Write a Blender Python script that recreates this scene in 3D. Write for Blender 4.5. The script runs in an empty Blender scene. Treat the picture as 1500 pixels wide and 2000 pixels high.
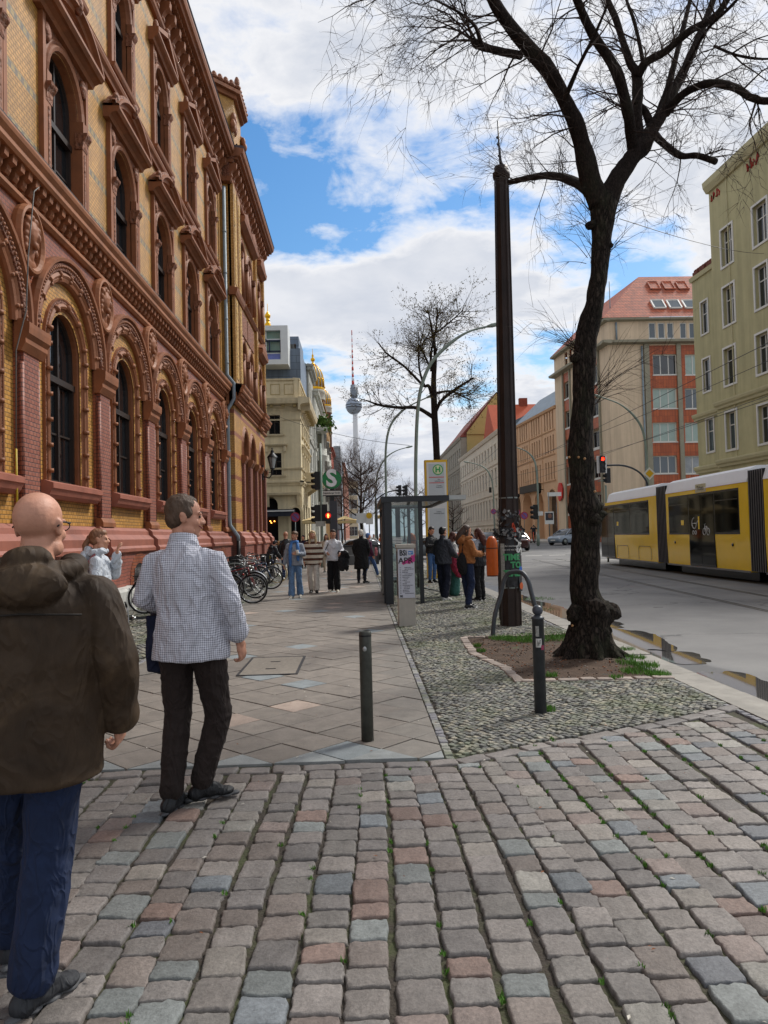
import bpy, math, random
import numpy as np
from mathutils import Vector, Matrix, noise
random.seed(7); RNG = np.random.default_rng(11)
PI = math.pi
S = bpy.context.scene
COL = S.collection
rad = math.radians
# ---------------------------------------------------------------- camera
FPX, EYE, ROLL = 1450.0, 1.55, 0.025
YAW, PITCH = rad(1.8629), rad(1.8500)
FW = Vector((math.sin(YAW)*math.cos(PITCH), math.cos(YAW)*math.cos(PITCH), math.sin(PITCH)))
R0 = Vector((math.cos(YAW), -math.sin(YAW), 0)); U0 = R0.cross(FW)
CR, SR = math.cos(ROLL), math.sin(ROLL)
RIGHT = R0*CR - U0*SR; UP = R0*SR + U0*CR
cam_d = bpy.data.cameras.new('camera'); cam = bpy.data.objects.new('camera', cam_d); COL.objects.link(cam)
cam_d.sensor_fit = 'HORIZONTAL'; cam_d.sensor_width = 36.0; cam_d.lens = 36.0*FPX/1500.0
cam_d.clip_start = 0.05; cam_d.clip_end = 6000
mw = Matrix((RIGHT, UP, -FW)).transposed().to_4x4(); mw.translation = Vector((0, 0, EYE))
cam.matrix_world = mw
S.camera = cam
S.render.resolution_x, S.render.resolution_y = 768, 1024
def ray(px, py):
 ix, iy = px-750.0, py-1000.0
 ux = ix*CR - iy*SR; uy = ix*SR + iy*CR
 return FW + R0*(ux/FPX) - U0*(uy/FPX)
def onY(px, py, Y):
 d = ray(px, py); return Vector((0, 0, EYE)) + d*(Y/d.y)
def onX(px, py, X):
 d = ray(px, py); return Vector((0, 0, EYE)) + d*(X/d.x)
def gnd(px, py, z=0.0):
 d = ray(px, py); return Vector((0, 0, EYE)) + d*((z-EYE)/d.z)
# ---------------------------------------------------------------- colour management, world, sun
S.view_settings.view_transform = 'Standard'; S.view_settings.look = 'None'
S.view_settings.exposure = 0.74; S.view_settings.gamma = 1.0
S.cycles.max_bounces = 6; S.cycles.transparent_max_bounces = 12
SUN_AZ, SUN_EL = rad(50), rad(46)          # azimuth measured from +Y towards +X
wd = bpy.data.worlds.new('World'); S.world = wd; wd.use_nodes = True
nt = wd.node_tree; nt.nodes.clear()
def N(nt, t, **kw):
 n = nt.nodes.new(t)
 for k, v in kw.items():
  if k.startswith('i_'):
   key = k[2:]
   key = int(key) if key.isdigit() else key.replace('_', ' ')
   n.inputs[key].default_value = v
  else: setattr(n, k, v)
 return n
def L(nt, a, b): nt.links.new(a, b)
def MATH(nt, op, a, b=None, c=None, clamp=False):
 n = nt.nodes.new('ShaderNodeMath'); n.operation = op; n.use_clamp = clamp
 for i, v in enumerate((a, b, c)):
  if v is None: continue
  if isinstance(v, (int, float)): n.inputs[i].default_value = v
  else: nt.links.new(v, n.inputs[i])
 return n.outputs[0]
def RAMP(nt, fac, stops, interp='LINEAR'):
 n = nt.nodes.new('ShaderNodeValToRGB'); n.color_ramp.interpolation = interp
 e = n.color_ramp.elements
 while len(e) < len(stops): e.new(0.5)
 for i, (p, c) in enumerate(stops):
  e[i].position = p; e[i].color = (c, c, c, 1) if isinstance(c, (int, float)) else (*c[:3], 1)
 nt.links.new(fac, n.inputs[0]); return n.outputs[0]
def MIX(nt, fac, a, b, blend='MIX'):
 n = nt.nodes.new('ShaderNodeMix'); n.data_type = 'RGBA'; n.blend_type = blend
 for sock, v in ((n.inputs[0], fac), (n.inputs[6], a), (n.inputs[7], b)):
  if isinstance(v, (int, float)): sock.default_value = v
  elif isinstance(v, tuple): sock.default_value = (*v[:3], 1)
  else: nt.links.new(v, sock)
 return n.outputs[2]
sky = N(nt, 'ShaderNodeTexSky', sky_type='NISHITA', sun_disc=False, sun_elevation=SUN_EL, sun_rotation=SUN_AZ, altitude=50, air_density=1.2, dust_density=0.6, ozone_density=2.0)
tc = N(nt, 'ShaderNodeTexCoord')
sx = N(nt, 'ShaderNodeSeparateXYZ'); L(nt, tc.outputs['Generated'], sx.inputs[0])
zc = MATH(nt, 'ADD', MATH(nt, 'MAXIMUM', sx.outputs[2], 0.0), 0.16)
cx = MATH(nt, 'DIVIDE', sx.outputs[0], zc); cy = MATH(nt, 'DIVIDE', sx.outputs[1], zc)
cv = N(nt, 'ShaderNodeCombineXYZ'); L(nt, cx, cv.inputs[0]); L(nt, cy, cv.inputs[1])
cvs = N(nt, 'ShaderNodeMapping'); cvs.inputs['Location'].default_value = (3.1, 1.7, 0.0); cvs.inputs['Scale'].default_value = (1.0, 1.0, 1.0)
L(nt, cv.outputs[0], cvs.inputs[0])
n1 = N(nt, 'ShaderNodeTexNoise', i_Scale=1.5, i_Detail=10.0, i_Roughness=0.58, i_Distortion=0.2); L(nt, cvs.outputs[0], n1.inputs['Vector'])
n2 = N(nt, 'ShaderNodeTexNoise', i_Scale=2.6, i_Detail=6.0, i_Roughness=0.55); L(nt, cvs.outputs[0], n2.inputs['Vector'])
n3 = N(nt, 'ShaderNodeTexNoise', i_Scale=7.0, i_Detail=6.0, i_Roughness=0.6, i_Distortion=0.4); L(nt, cvs.outputs[0], n3.inputs['Vector'])
dens = MATH(nt, 'ADD', MATH(nt, 'MULTIPLY', MATH(nt, 'SUBTRACT', n1.outputs[0], 0.5), 2.1), 0.73)
dens = MATH(nt, 'ADD', dens, MATH(nt, 'MULTIPLY', MATH(nt, 'SUBTRACT', n3.outputs[0], 0.5), 0.85))
low = MATH(nt, 'SUBTRACT', 1.0, MATH(nt, 'DIVIDE', sx.outputs[2], 0.16), clamp=True); dens = MATH(nt, 'ADD', dens, MATH(nt, 'MULTIPLY', low, 0.45))
# clear stretches of the sky, by direction (half-widths in radians)
def patch(px, py, rx, rz, amt, dens):
 d = ray(px, py).normalized(); h = Vector((d.y, -d.x, 0)).normalized()
 s = N(nt, 'ShaderNodeVectorMath', operation='SUBTRACT'); L(nt, tc.outputs['Generated'], s.inputs[0]); s.inputs[1].default_value = d
 def dot(v):
  m = N(nt, 'ShaderNodeVectorMath', operation='DOT_PRODUCT'); L(nt, s.outputs[0], m.inputs[0]); m.inputs[1].default_value = v; return m.outputs['Value']
 a, b = MATH(nt, 'MULTIPLY', dot(h), 1/rx), MATH(nt, 'MULTIPLY', dot(d.cross(h)), 1/rz)
 q = MATH(nt, 'ADD', MATH(nt, 'MULTIPLY', a, a), MATH(nt, 'MULTIPLY', b, b))
 g = MATH(nt, 'POWER', 2.718, MATH(nt, 'MULTIPLY', q, -1.0))
 return MATH(nt, 'ADD', dens, MATH(nt, 'MULTIPLY', g, amt))
for a in ((545, 365, .065, .06, -.34), (830, 408, .15, .026, -.36), (640, 480, .10, .018, -.3), (1120, 485, .12, .045, -.5), (1270, 520, .09, .05, -.45), (1075, 715, .05, .06, -.40),
   (935, 770, .04, .03, -.3), (1000, 640, .05, .03, -.2), (470, 300, .03, .06, -.3), (1250, 640, .06, .04, -.2), (700, 590, .25, .035, .25), (900, 500, .12, .028, .25), (1420, 480, .05, .03, .2)):
 dens = patch(*a, dens)
mask = RAMP(nt, dens, [(0.36, 0.0), (0.50, 0.5), (0.66, 1.0)])
soft = RAMP(nt, n2.outputs[0], [(0.36, 0.0), (0.64, 1.0)])
shade = RAMP(nt, dens, [(0.52, 0.0), (0.86, 1.0)])
ccol = MIX(nt, MATH(nt, 'MULTIPLY', shade, 0.95), (1.0, 0.99, 0.99), (0.55, 0.60, 0.70))
ccol = MIX(nt, MATH(nt, 'MULTIPLY', soft, 0.6), ccol, (0.93, 0.93, 0.95))
bg1 = N(nt, 'ShaderNodeBackground', i_Strength=0.085)
hs = N(nt, 'ShaderNodeHueSaturation', i_Saturation=1.35, i_Value=1.0); L(nt, sky.outputs[0], hs.inputs['Color']); L(nt, hs.outputs[0], bg1.inputs[0])
bg2 = N(nt, 'ShaderNodeBackground', i_Strength=0.62); L(nt, ccol, bg2.inputs[0])
ms = N(nt, 'ShaderNodeMixShader'); L(nt, mask, ms.inputs[0]); L(nt, bg1.outputs[0], ms.inputs[1]); L(nt, bg2.outputs[0], ms.inputs[2])
wo = N(nt, 'ShaderNodeOutputWorld'); L(nt, ms.outputs[0], wo.inputs[0])
sl = bpy.data.lights.new('sun', 'SUN'); sl.energy = 2.3; sl.angle = rad(11); sl.color = (1.0, 0.96, 0.90)
so = bpy.data.objects.new('sun', sl); COL.objects.link(so)
sd = Vector((math.sin(SUN_AZ)*math.cos(SUN_EL), math.cos(SUN_AZ)*math.cos(SUN_EL), math.sin(SUN_EL)))
so.rotation_euler = sd.to_track_quat('Z', 'Y').to_euler(); so.location = (0, 0, 60)
# ---------------------------------------------------------------- mesh helpers
def lin(c): return c/12.92 if c <= 0.04045 else ((c+0.055)/1.055)**2.4
def rgb(h): h = h.lstrip('#'); return tuple(lin(int(h[i:i+2], 16)/255) for i in (0, 2, 4))
class MB:
 """Collects shapes and links them as ONE mesh object."""
 def __init__(s, T=None): s.v = []; s.f = []; s.mi = []; s.cur = 0; s.T = T; s.sm = []; s.smooth = False
 def mat(s, i): s.cur = i; return s
 def add(s, vs, fs):
  b = len(s.v)
  if s.T: vs = [s.T(*p) for p in vs]
  s.v += [tuple(p) for p in vs]; s.f += [tuple(b+i for i in f) for f in fs]; s.mi += [s.cur]*len(fs); s.sm += [s.smooth]*len(fs)
 def poly(s, *pts): s.add(pts, [tuple(range(len(pts)))])
 def box(s, x0, x1, y0, y1, z0, z1):
  v = [(x, y, z) for z in (z0, z1) for y in (y0, y1) for x in (x0, x1)]
  s.add(v, [(0, 2, 3, 1), (4, 5, 7, 6), (0, 1, 5, 4), (2, 6, 7, 3), (0, 4, 6, 2), (1, 3, 7, 5)])
 def cbox(s, c, d, rz=0.0, b=0.0):
  ca, sa = math.cos(rz), math.sin(rz); hx, hy, hz = d[0]/2, d[1]/2, d[2]/2
  v = []
  for z in (-hz, hz):
   for y in (-hy, hy):
    for x in (-hx, hx): v.append((c[0]+x*ca-y*sa, c[1]+x*sa+y*ca, c[2]+z))
  s.add(v, [(0, 2, 3, 1), (4, 5, 7, 6), (0, 1, 5, 4), (2, 6, 7, 3), (0, 4, 6, 2), (1, 3, 7, 5)])
 def bar(s, a, b, w, h=None, up=(0, 0, 1)):
  a = Vector(a); b = Vector(b); h = h or w; d = (b-a).normalized(); u = Vector(up)
  if abs(d.dot(u)) > .98: u = Vector((1, 0, 0))
  x = d.cross(u).normalized()*w/2; y = x.cross(d).normalized()*h/2
  v = [p+q for p in (a, b) for q in (-x-y, x-y, x+y, -x+y)]
  s.add(v, [(0, 3, 2, 1), (4, 5, 6, 7), (0, 1, 5, 4), (1, 2, 6, 5), (2, 3, 7, 6), (3, 0, 4, 7)])
 def tube(s, pts, r, n=8, cap=True, ell=None):
  pts = [Vector(p) for p in pts]
  if not isinstance(r, (list, tuple)): r = [r]*len(pts)
  m = len(pts); t0 = (pts[1]-pts[0]).normalized()
  u = Vector((0, 0, 1)) if abs(t0.z) < .9 else Vector((1, 0, 0))
  x = t0.cross(u).normalized(); v = []
  for i, p in enumerate(pts):
   t = (pts[min(i+1, m-1)]-pts[max(i-1, 0)])
   t = t.normalized() if t.length > 1e-9 else t0
   x = (x - t*x.dot(t)); x = x.normalized() if x.length > 1e-6 else t.orthogonal().normalized()
   y = t.cross(x)
   for k in range(n):
    a = 2*PI*k/n; v.append(p + x*(math.cos(a)*r[i]) + y*(math.sin(a)*r[i]))
  f = [(i*n+k, i*n+(k+1) % n, (i+1)*n+(k+1) % n, (i+1)*n+k) for i in range(m-1) for k in range(n)]
  if cap: f += [tuple(range(n-1, -1, -1)), tuple((m-1)*n+k for k in range(n))]
  o = s.smooth; s.smooth = n > 4; s.add(v, f); s.smooth = o
 def lathe(s, c, prof, n=16, cap=True):
  v = [(c[0]+r*math.cos(2*PI*k/n), c[1]+r*math.sin(2*PI*k/n), c[2]+z) for r, z in prof for k in range(n)]
  m = len(prof)
  f = [(i*n+k, i*n+(k+1) % n, (i+1)*n+(k+1) % n, (i+1)*n+k) for i in range(m-1) for k in range(n)]
  if cap: f += [tuple(range(n-1, -1, -1)), tuple((m-1)*n+k for k in range(n))]
  o = s.smooth; s.smooth = True; s.add(v, f); s.smooth = o
 def ball(s, c, r, n=12, R=None):
  if not isinstance(r, (list, tuple)): r = (r, r, r)
  v = []; f = []; m = max(6, n*2//3)
  for i in range(m+1):
   th = PI*i/m
   for k in range(n):
    a = 2*PI*k/n; p = Vector((r[0]*math.sin(th)*math.cos(a), r[1]*math.sin(th)*math.sin(a), r[2]*math.cos(th)))
    if R: p = R @ p
    v.append(Vector(c)+p)
  for i in range(m):
   for k in range(n): f.append((i*n+k, (i+1)*n+k, (i+1)*n+(k+1) % n, i*n+(k+1) % n))
  o = s.smooth; s.smooth = True; s.add(v, f); s.smooth = o
 def prism(s, prof, a, b, axis=1):
  """closed profile extruded along an axis; profile coords are the two other axes in order"""
  n = len(prof)
  def P(p, t):
   q = list(p); q.insert(axis, t); return tuple(q)
  v = [P(p, a) for p in prof]+[P(p, b) for p in prof]
  s.add(v, [tuple(range(n)), tuple(range(2*n-1, n-1, -1))]+[(i, n+i, n+(i+1) % n, (i+1) % n) for i in range(n)])
 def mould(s, path, prof):
  """path: (u, z, nu, nz); prof: (offset along normal, depth). coords (u, depth, z)"""
  v = []; m = len(prof)
  for (u, z, nu, nz) in path:
   for (o, d) in prof: v.append((u+nu*o, d, z+nz*o))
  s.add(v, [(i*m+j, i*m+j+1, (i+1)*m+j+1, (i+1)*m+j) for i in range(len(path)-1) for j in range(m-1)])
 def archwall(s, u0, u1, z0, z1, uc, hw, zb, zs, d, n=14):
  if zb > z0: s.poly((uc-hw, d, z0), (uc+hw, d, z0), (uc+hw, d, zb), (uc-hw, d, zb))
  s.poly((u0, d, z0), (uc-hw, d, z0), (uc-hw, d, zs), (u0, d, zs)); s.poly((uc+hw, d, z0), (u1, d, z0), (u1, d, zs), (uc+hw, d, zs))
  s.poly((u0, d, zs), (uc-hw, d, zs), (uc-hw, d, z1), (u0, d, z1)); s.poly((uc+hw, d, zs), (u1, d, zs), (u1, d, z1), (uc+hw, d, z1))
  for i in range(n):
   a, b = PI-PI*i/n, PI-PI*(i+1)/n
   ua, ub = uc+hw*math.cos(a), uc+hw*math.cos(b)
   s.poly((ua, d, zs+hw*math.sin(a)), (ub, d, zs+hw*math.sin(b)), (ub, d, z1), (ua, d, z1))
 def gridwall(s, u0, u1, z0, z1, rects, d=0.0, depth=0.2):
  """wall sheet with rectangular holes and their reveals"""
  us = sorted(set([u0, u1]+[r[0] for r in rects]+[r[1] for r in rects])); zs = sorted(set([z0, z1]+[r[2] for r in rects]+[r[3] for r in rects]))
  for i in range(len(us)-1):
   j = 0
   while j < len(zs)-1:
    uc = (us[i]+us[i+1])/2
    def hole(j): return any(r[0] < uc < r[1] and r[2] < (zs[j]+zs[j+1])/2 < r[3] for r in rects)
    if hole(j): j += 1; continue
    k = j
    while k+1 < len(zs)-1 and not hole(k+1): k += 1
    s.poly((us[i], d, zs[j]), (us[i+1], d, zs[j]), (us[i+1], d, zs[k+1]), (us[i], d, zs[k+1])); j = k+1
  for (a, b, c, e) in rects:
   q = d-depth
   s.poly((a, d, c), (a, q, c), (a, q, e), (a, d, e)); s.poly((b, d, e), (b, q, e), (b, q, c), (b, d, c))
   s.poly((a, d, c), (b, d, c), (b, q, c), (a, q, c)); s.poly((a, q, e), (b, q, e), (b, d, e), (a, d, e))
 def mesh(s, name, mats, off=(0, 0, 0)):
  me = bpy.data.meshes.new(name)
  ox, oy, oz = off
  me.from_pydata([(p[0]-ox, p[1]-oy, p[2]-oz) for p in s.v], [], s.f)
  if not isinstance(mats, (list, tuple)): mats = [mats]
  for m in mats: me.materials.append(m)
  me.polygons.foreach_set('material_index', [min(i, len(mats)-1) for i in s.mi])
  me.polygons.foreach_set('use_smooth', s.sm)
  me.update(); return me
 def build(s, name, mats, parent=None, loc=None):
  base = Vector((0, 0, 0)); q = parent
  while q: base += q.location; q = q.parent
  loc = Vector(loc) if loc is not None else base
  o = bpy.data.objects.new(name, s.mesh(name, mats, loc)); COL.objects.link(o)
  o.location = loc-base; o.parent = parent
  return o
def arch_path(uc, zb, zs, r, n=14, legs=True):
 p = []
 if legs: p.append((uc-r, zb, -1, 0))
 for i in range(n+1):
  a = PI-PI*i/n; p.append((uc+r*math.cos(a), zs+r*math.sin(a), math.cos(a), math.sin(a)))
 if legs: p.append((uc+r, zb, 1, 0))
 return p
def thing(name, label, cat, loc=(0, 0, 0), group=None):
 o = bpy.data.objects.new(name, None); COL.objects.link(o); o.location = loc; o.empty_display_size = .2
 o['label'] = label; o['category'] = cat
 if group: o['group'] = group
 return o
def tag(o, label, cat, group=None):
 o['label'] = label; o['category'] = cat
 if group: o['group'] = group
 return o
def struct(o, kind='structure', label=None):
 o['kind'] = kind
 if label: o['label'] = label
 return o
def copy_at(o, dloc, parent=None):
 """copy a part with its sub-parts, moved by dloc"""
 c = o.copy(); COL.objects.link(c); c.parent = parent or o.parent; c.location = o.location+Vector(dloc)
 for ch in o.children:
  d = ch.copy(); COL.objects.link(d); d.parent = c
 return c
def copy_thing(root, loc, rz, label, group=None):
 r = root.copy(); COL.objects.link(r); r.location = loc; r.rotation_euler = (0, 0, rz); r['label'] = label
 if group: r['group'] = group
 for ch in root.children:
  c = ch.copy(); COL.objects.link(c); c.parent = r
  for g in ch.children:
   d = g.copy(); COL.objects.link(d); d.parent = c
 return r
def gz(y): return 0.0 if y < 45 else (0.6*(y-45)/45 if y < 90 else 0.6)
def frame_T(p0, p1, z0=0.0):
 """facade frame: u runs from p0 to p1, depth to the side of the street (right-hand normal reversed), z up"""
 a = Vector((p0[0], p0[1])); b = Vector((p1[0], p1[1])); d = (b-a).normalized(); n = Vector((d.y, -d.x))
 return (lambda u, dd, z: (a.x+d.x*u+n.x*dd, a.y+d.y*u+n.y*dd, z0+z)), (b-a).length
# ---------------------------------------------------------------- materials
MATS = {}
def newmat(name):
 m = bpy.data.materials.new(name); m.use_nodes = True; nt = m.node_tree
 b = nt.nodes['Principled BSDF']; return m, nt, b
def objco(nt, scale=(1, 1, 1), coord='Object'):
 t = N(nt, 'ShaderNodeTexCoord'); mp = N(nt, 'ShaderNodeMapping'); mp.inputs['Scale'].default_value = scale
 L(nt, t.outputs[coord], mp.inputs[0]); return mp.outputs[0]
def bumpn(nt, b, h, strength, dist=0.01):
 n = N(nt, 'ShaderNodeBump', i_Strength=strength, i_Distance=dist); L(nt, h, n.inputs['Height']); L(nt, n.outputs[0], b.inputs['Normal']); return n
def M(name, col, rough=.75, var=.18, vs=3.0, bump=0.0, bs=40.0, metal=0.0, dirt=0.0, spec=0.4, bd=0.01, coat=0.0, grain=(1, 1, 1)):
 if name in MATS: return MATS[name]
 if isinstance(col, str): col = rgb(col)
 m, nt, b = newmat(name); co = objco(nt, grain)
 n = N(nt, 'ShaderNodeTexNoise', i_Scale=vs, i_Detail=7.0, i_Roughness=.65); L(nt, co, n.inputs['Vector'])
 r = RAMP(nt, n.outputs[0], [(0.3, 1-var), (0.7, 1+var)])
 c = MIX(nt, 1.0, tuple(col), r, 'MULTIPLY')
 if dirt:
  n3 = N(nt, 'ShaderNodeTexNoise', i_Scale=vs*.35, i_Detail=9.0, i_Roughness=.7); L(nt, co, n3.inputs['Vector'])
  c = MIX(nt, MATH(nt, 'MULTIPLY', RAMP(nt, n3.outputs[0], [(.45, 0.0), (.7, 1.0)]), dirt), c, tuple(x*.35 for x in col)); c = streaks(nt, c, .13)
 L(nt, c, b.inputs['Base Color']); b.inputs['Roughness'].default_value = rough; b.inputs['Metallic'].default_value = metal
 b.inputs['Specular IOR Level'].default_value = spec; b.inputs['Coat Weight'].default_value = coat
 if bump:
  n2 = N(nt, 'ShaderNodeTexNoise', i_Scale=bs, i_Detail=6.0, i_Roughness=.6); L(nt, co, n2.inputs['Vector'])
  bumpn(nt, b, n2.outputs[0], bump, bd)
 MATS[name] = m; return m
def streaks(nt, c, amt):
 s = N(nt, 'ShaderNodeTexNoise', i_Scale=1.0, i_Detail=6.0, i_Roughness=.6, i_Distortion=.3); L(nt, objco(nt, (2.6, 2.6, .16)), s.inputs['Vector'])
 return MIX(nt, 1.0, c, RAMP(nt, s.outputs[0], [(.36, 1-amt), (.58, 1+amt*.25)]), 'MULTIPLY')
def brickmat(name, c1, c2, mortar, w=.25, h=.075, rough=.6, bump=.5, ms=.012, bands=None, coat=0.0, offs=.5, var=.12):
 """brick bond laid by the wall's own metres: u = x + y, v = z"""
 if name in MATS: return MATS[name]
 m, nt, b = newmat(name)
 t = N(nt, 'ShaderNodeTexCoord'); sp = N(nt, 'ShaderNodeSeparateXYZ'); L(nt, t.outputs['Object'], sp.inputs[0])
 u = MATH(nt, 'ADD', sp.outputs[0], sp.outputs[1]); cb = N(nt, 'ShaderNodeCombineXYZ'); L(nt, u, cb.inputs[0]); L(nt, sp.outputs[2], cb.inputs[1])
 br = N(nt, 'ShaderNodeTexBrick', offset=offs, i_Scale=1.0, i_Mortar_Size=ms, i_Mortar_Smooth=.3, i_Bias=0.0, i_Brick_Width=w, i_Row_Height=h)
 L(nt, cb.outputs[0], br.inputs['Vector'])
 for k, c in (('Color1', c1), ('Color2', c2), ('Mortar', mortar)): br.inputs[k].default_value = (*rgb(c), 1)
 n = N(nt, 'ShaderNodeTexNoise', i_Scale=1.3, i_Detail=8.0, i_Roughness=.7); L(nt, t.outputs['Object'], n.inputs['Vector'])
 c = MIX(nt, 1.0, br.outputs['Color'], RAMP(nt, n.outputs[0], [(.3, 1-var), (.7, 1+var)]), 'MULTIPLY'); c = streaks(nt, c, .22)
 if bands:
  per, lo, hi, bc, z0 = bands
  f = MATH(nt, 'FRACT', MATH(nt, 'DIVIDE', MATH(nt, 'SUBTRACT', sp.outputs[2], z0), per))
  inb = MATH(nt, 'MULTIPLY', MATH(nt, 'GREATER_THAN', f, lo), MATH(nt, 'LESS_THAN', f, hi))
  if bc == 'pattern':
   mid = (lo+hi)/2; q = MATH(nt, 'ABSOLUTE', MATH(nt, 'SUBTRACT', f, mid)); edge = MATH(nt, 'GREATER_THAN', q, (hi-lo)/2*.62)
   fu = MATH(nt, 'FRACT', MATH(nt, 'MULTIPLY', u, 4.0)); dots = MATH(nt, 'LESS_THAN', MATH(nt, 'ABSOLUTE', MATH(nt, 'SUBTRACT', fu, .5)), .24)
   pc = MIX(nt, dots, rgb('#9a8450'), rgb('#5d5a52')); pc = MIX(nt, edge, pc, rgb('#6e6a55'))
   c = MIX(nt, MATH(nt, 'MULTIPLY', inb, .85), c, pc)
  else: c = MIX(nt, inb, c, MIX(nt, br.outputs['Fac'], rgb(bc), rgb(mortar)))
 L(nt, c, b.inputs['Base Color']); b.inputs['Roughness'].default_value = rough; b.inputs['Coat Weight'].default_value = coat
 inv = MATH(nt, 'SUBTRACT', 1.0, br.outputs['Fac']); hh = MATH(nt, 'ADD', inv, MATH(nt, 'MULTIPLY', n.outputs[0], .5))
 bumpn(nt, b, hh, bump, .006); MATS[name] = m; return m
def reliefmat(name, col, scale=9.0, bump=.9, rough=.7, dark=.45):
 """terracotta with moulded ornament"""
 if name in MATS: return MATS[name]
 if isinstance(col, str): col = rgb(col)
 m, nt, b = newmat(name); co = objco(nt)
 v = N(nt, 'ShaderNodeTexVoronoi', i_Scale=scale, feature='SMOOTH_F1'); L(nt, co, v.inputs['Vector'])
 w = N(nt, 'ShaderNodeTexNoise', i_Scale=scale*1.6, i_Detail=5.0, i_Distortion=1.2); L(nt, co, w.inputs['Vector'])
 h = MATH(nt, 'ADD', v.outputs['Distance'], MATH(nt, 'MULTIPLY', w.outputs[0], .5))
 n = N(nt, 'ShaderNodeTexNoise', i_Scale=1.5, i_Detail=8.0, i_Roughness=.7); L(nt, co, n.inputs['Vector'])
 c = MIX(nt, 1.0, tuple(col), RAMP(nt, n.outputs[0], [(.3, .82), (.7, 1.15)]), 'MULTIPLY'); c = MIX(nt, 1.0, c, RAMP(nt, h, [(.35, .62), (.75, 1.2)]), 'MULTIPLY')  # hollows of the ornament darkened in the colour, standing in for relief shade
 L(nt, c, b.inputs['Base Color']); b.inputs['Roughness'].default_value = rough
 bumpn(nt, b, h, bump, .05); MATS[name] = m; return m
def glassmat(name, col='#0d0f12', rough=.04, spec=.9, wob=.02, ior=1.55):
 if name in MATS: return MATS[name]
 m, nt, b = newmat(name); b.inputs['Base Color'].default_value = (*rgb(col), 1); b.inputs['Roughness'].default_value = rough
 b.inputs['Specular IOR Level'].default_value = spec; b.inputs['IOR'].default_value = ior
 n = N(nt, 'ShaderNodeTexNoise', i_Scale=1.2, i_Detail=2.0); L(nt, objco(nt), n.inputs['Vector']); bumpn(nt, b, n.outputs[0], wob*4, .02)
 MATS[name] = m; return m
def emit(name, col, st):
 if name in MATS: return MATS[name]
 m, nt, b = newmat(name); b.inputs['Base Color'].default_value = (*rgb(col), 1); b.inputs['Emission Color'].default_value = (*rgb(col), 1); b.inputs['Emission Strength'].default_value = st
 MATS[name] = m; return m
FONT = None
def text(body, size, loc, rot, mat, parent=None, name='lettering', ext=.002, align='CENTER', sx=1.0, bold=0.0):
 """lettering as a mesh; rot is a 3x3 matrix whose columns are the text's right, up and out directions"""
 cu = bpy.data.curves.new('lettering', 'FONT'); cu.body = body; cu.size = size; cu.extrude = ext; cu.align_x = align; cu.align_y = 'CENTER'; cu.offset = bold; cu.resolution_u = 3
 o = bpy.data.objects.new('tmp', cu); COL.objects.link(o); dg = bpy.context.evaluated_depsgraph_get()
 me = bpy.data.meshes.new_from_object(o.evaluated_get(dg)); bpy.data.objects.remove(o); bpy.data.curves.remove(cu)
 mb = MB(); R = rot; l = Vector(loc)
 mb.v = [tuple(l + R @ Vector((v.co.x*sx, v.co.y, v.co.z))) for v in me.vertices]; mb.f = [tuple(p.vertices) for p in me.polygons]; mb.mi = [0]*len(mb.f); mb.sm = [False]*len(mb.f)
 bpy.data.meshes.remove(me); return mb.build(name, mat, parent) if name else mb
def face_rot(n):
 """text frame facing along n (horizontal)"""
 n = Vector(n).normalized(); up = Vector((0, 0, 1)); r = up.cross(n); return Matrix((r, up, n)).transposed()
def remesh(mb, name, mats, voxel=.012, smooth=6, parent=None, fac=.5, disp=None, disp_s=6.0, dmul=(1, 1, 1)):
 """fuse overlapping closed shapes into one continuous surface"""
 o = bpy.data.objects.new('tmp', mb.mesh('tmp', mats)); COL.objects.link(o)
 r = o.modifiers.new('r', 'REMESH'); r.mode = 'VOXEL'; r.voxel_size = voxel; r.use_smooth_shade = True
 q = o.modifiers.new('s', 'SMOOTH'); q.factor = fac; q.iterations = smooth
 me = bpy.data.meshes.new_from_object(o.evaluated_get(bpy.context.evaluated_depsgraph_get())); bpy.data.objects.remove(o)
 me.name = name
 if disp:
  n = len(me.vertices); co = np.empty(n*3); me.vertices.foreach_get('co', co); co = co.reshape(-1, 3)
  no = np.empty(n*3); me.vertices.foreach_get('normal', no); no = no.reshape(-1, 3)
  def fold(p):
   a = Vector(((p[0]+.45*p[2])*disp_s*dmul[0], p[1]*disp_s*dmul[1], (p[2]-.3*p[0])*disp_s*dmul[2]*.75)); w = noise.noise(a*.6)
   n1_ = abs(noise.noise(a+Vector((w, w, -w)))); n2_ = abs(noise.noise(a*2.3+Vector((5, w*2, 3))))
   return .9*max(0, 1-3.2*n1_)**1.5+.4*max(0, 1-3.0*n2_)**1.5+.5*noise.noise(a*.9)-.25
  h = np.array([fold(p) for p in co])
  co += no*(h*disp)[:, None]; me.vertices.foreach_set('co', co.ravel()); me.update()
 me.polygons.foreach_set('use_smooth', [True]*len(me.polygons))
 x = bpy.data.objects.new(name, me); COL.objects.link(x); x.parent = parent
 if not me.materials:
  for m in (mats if isinstance(mats, (list, tuple)) else [mats]): me.materials.append(m)
 return x
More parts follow.
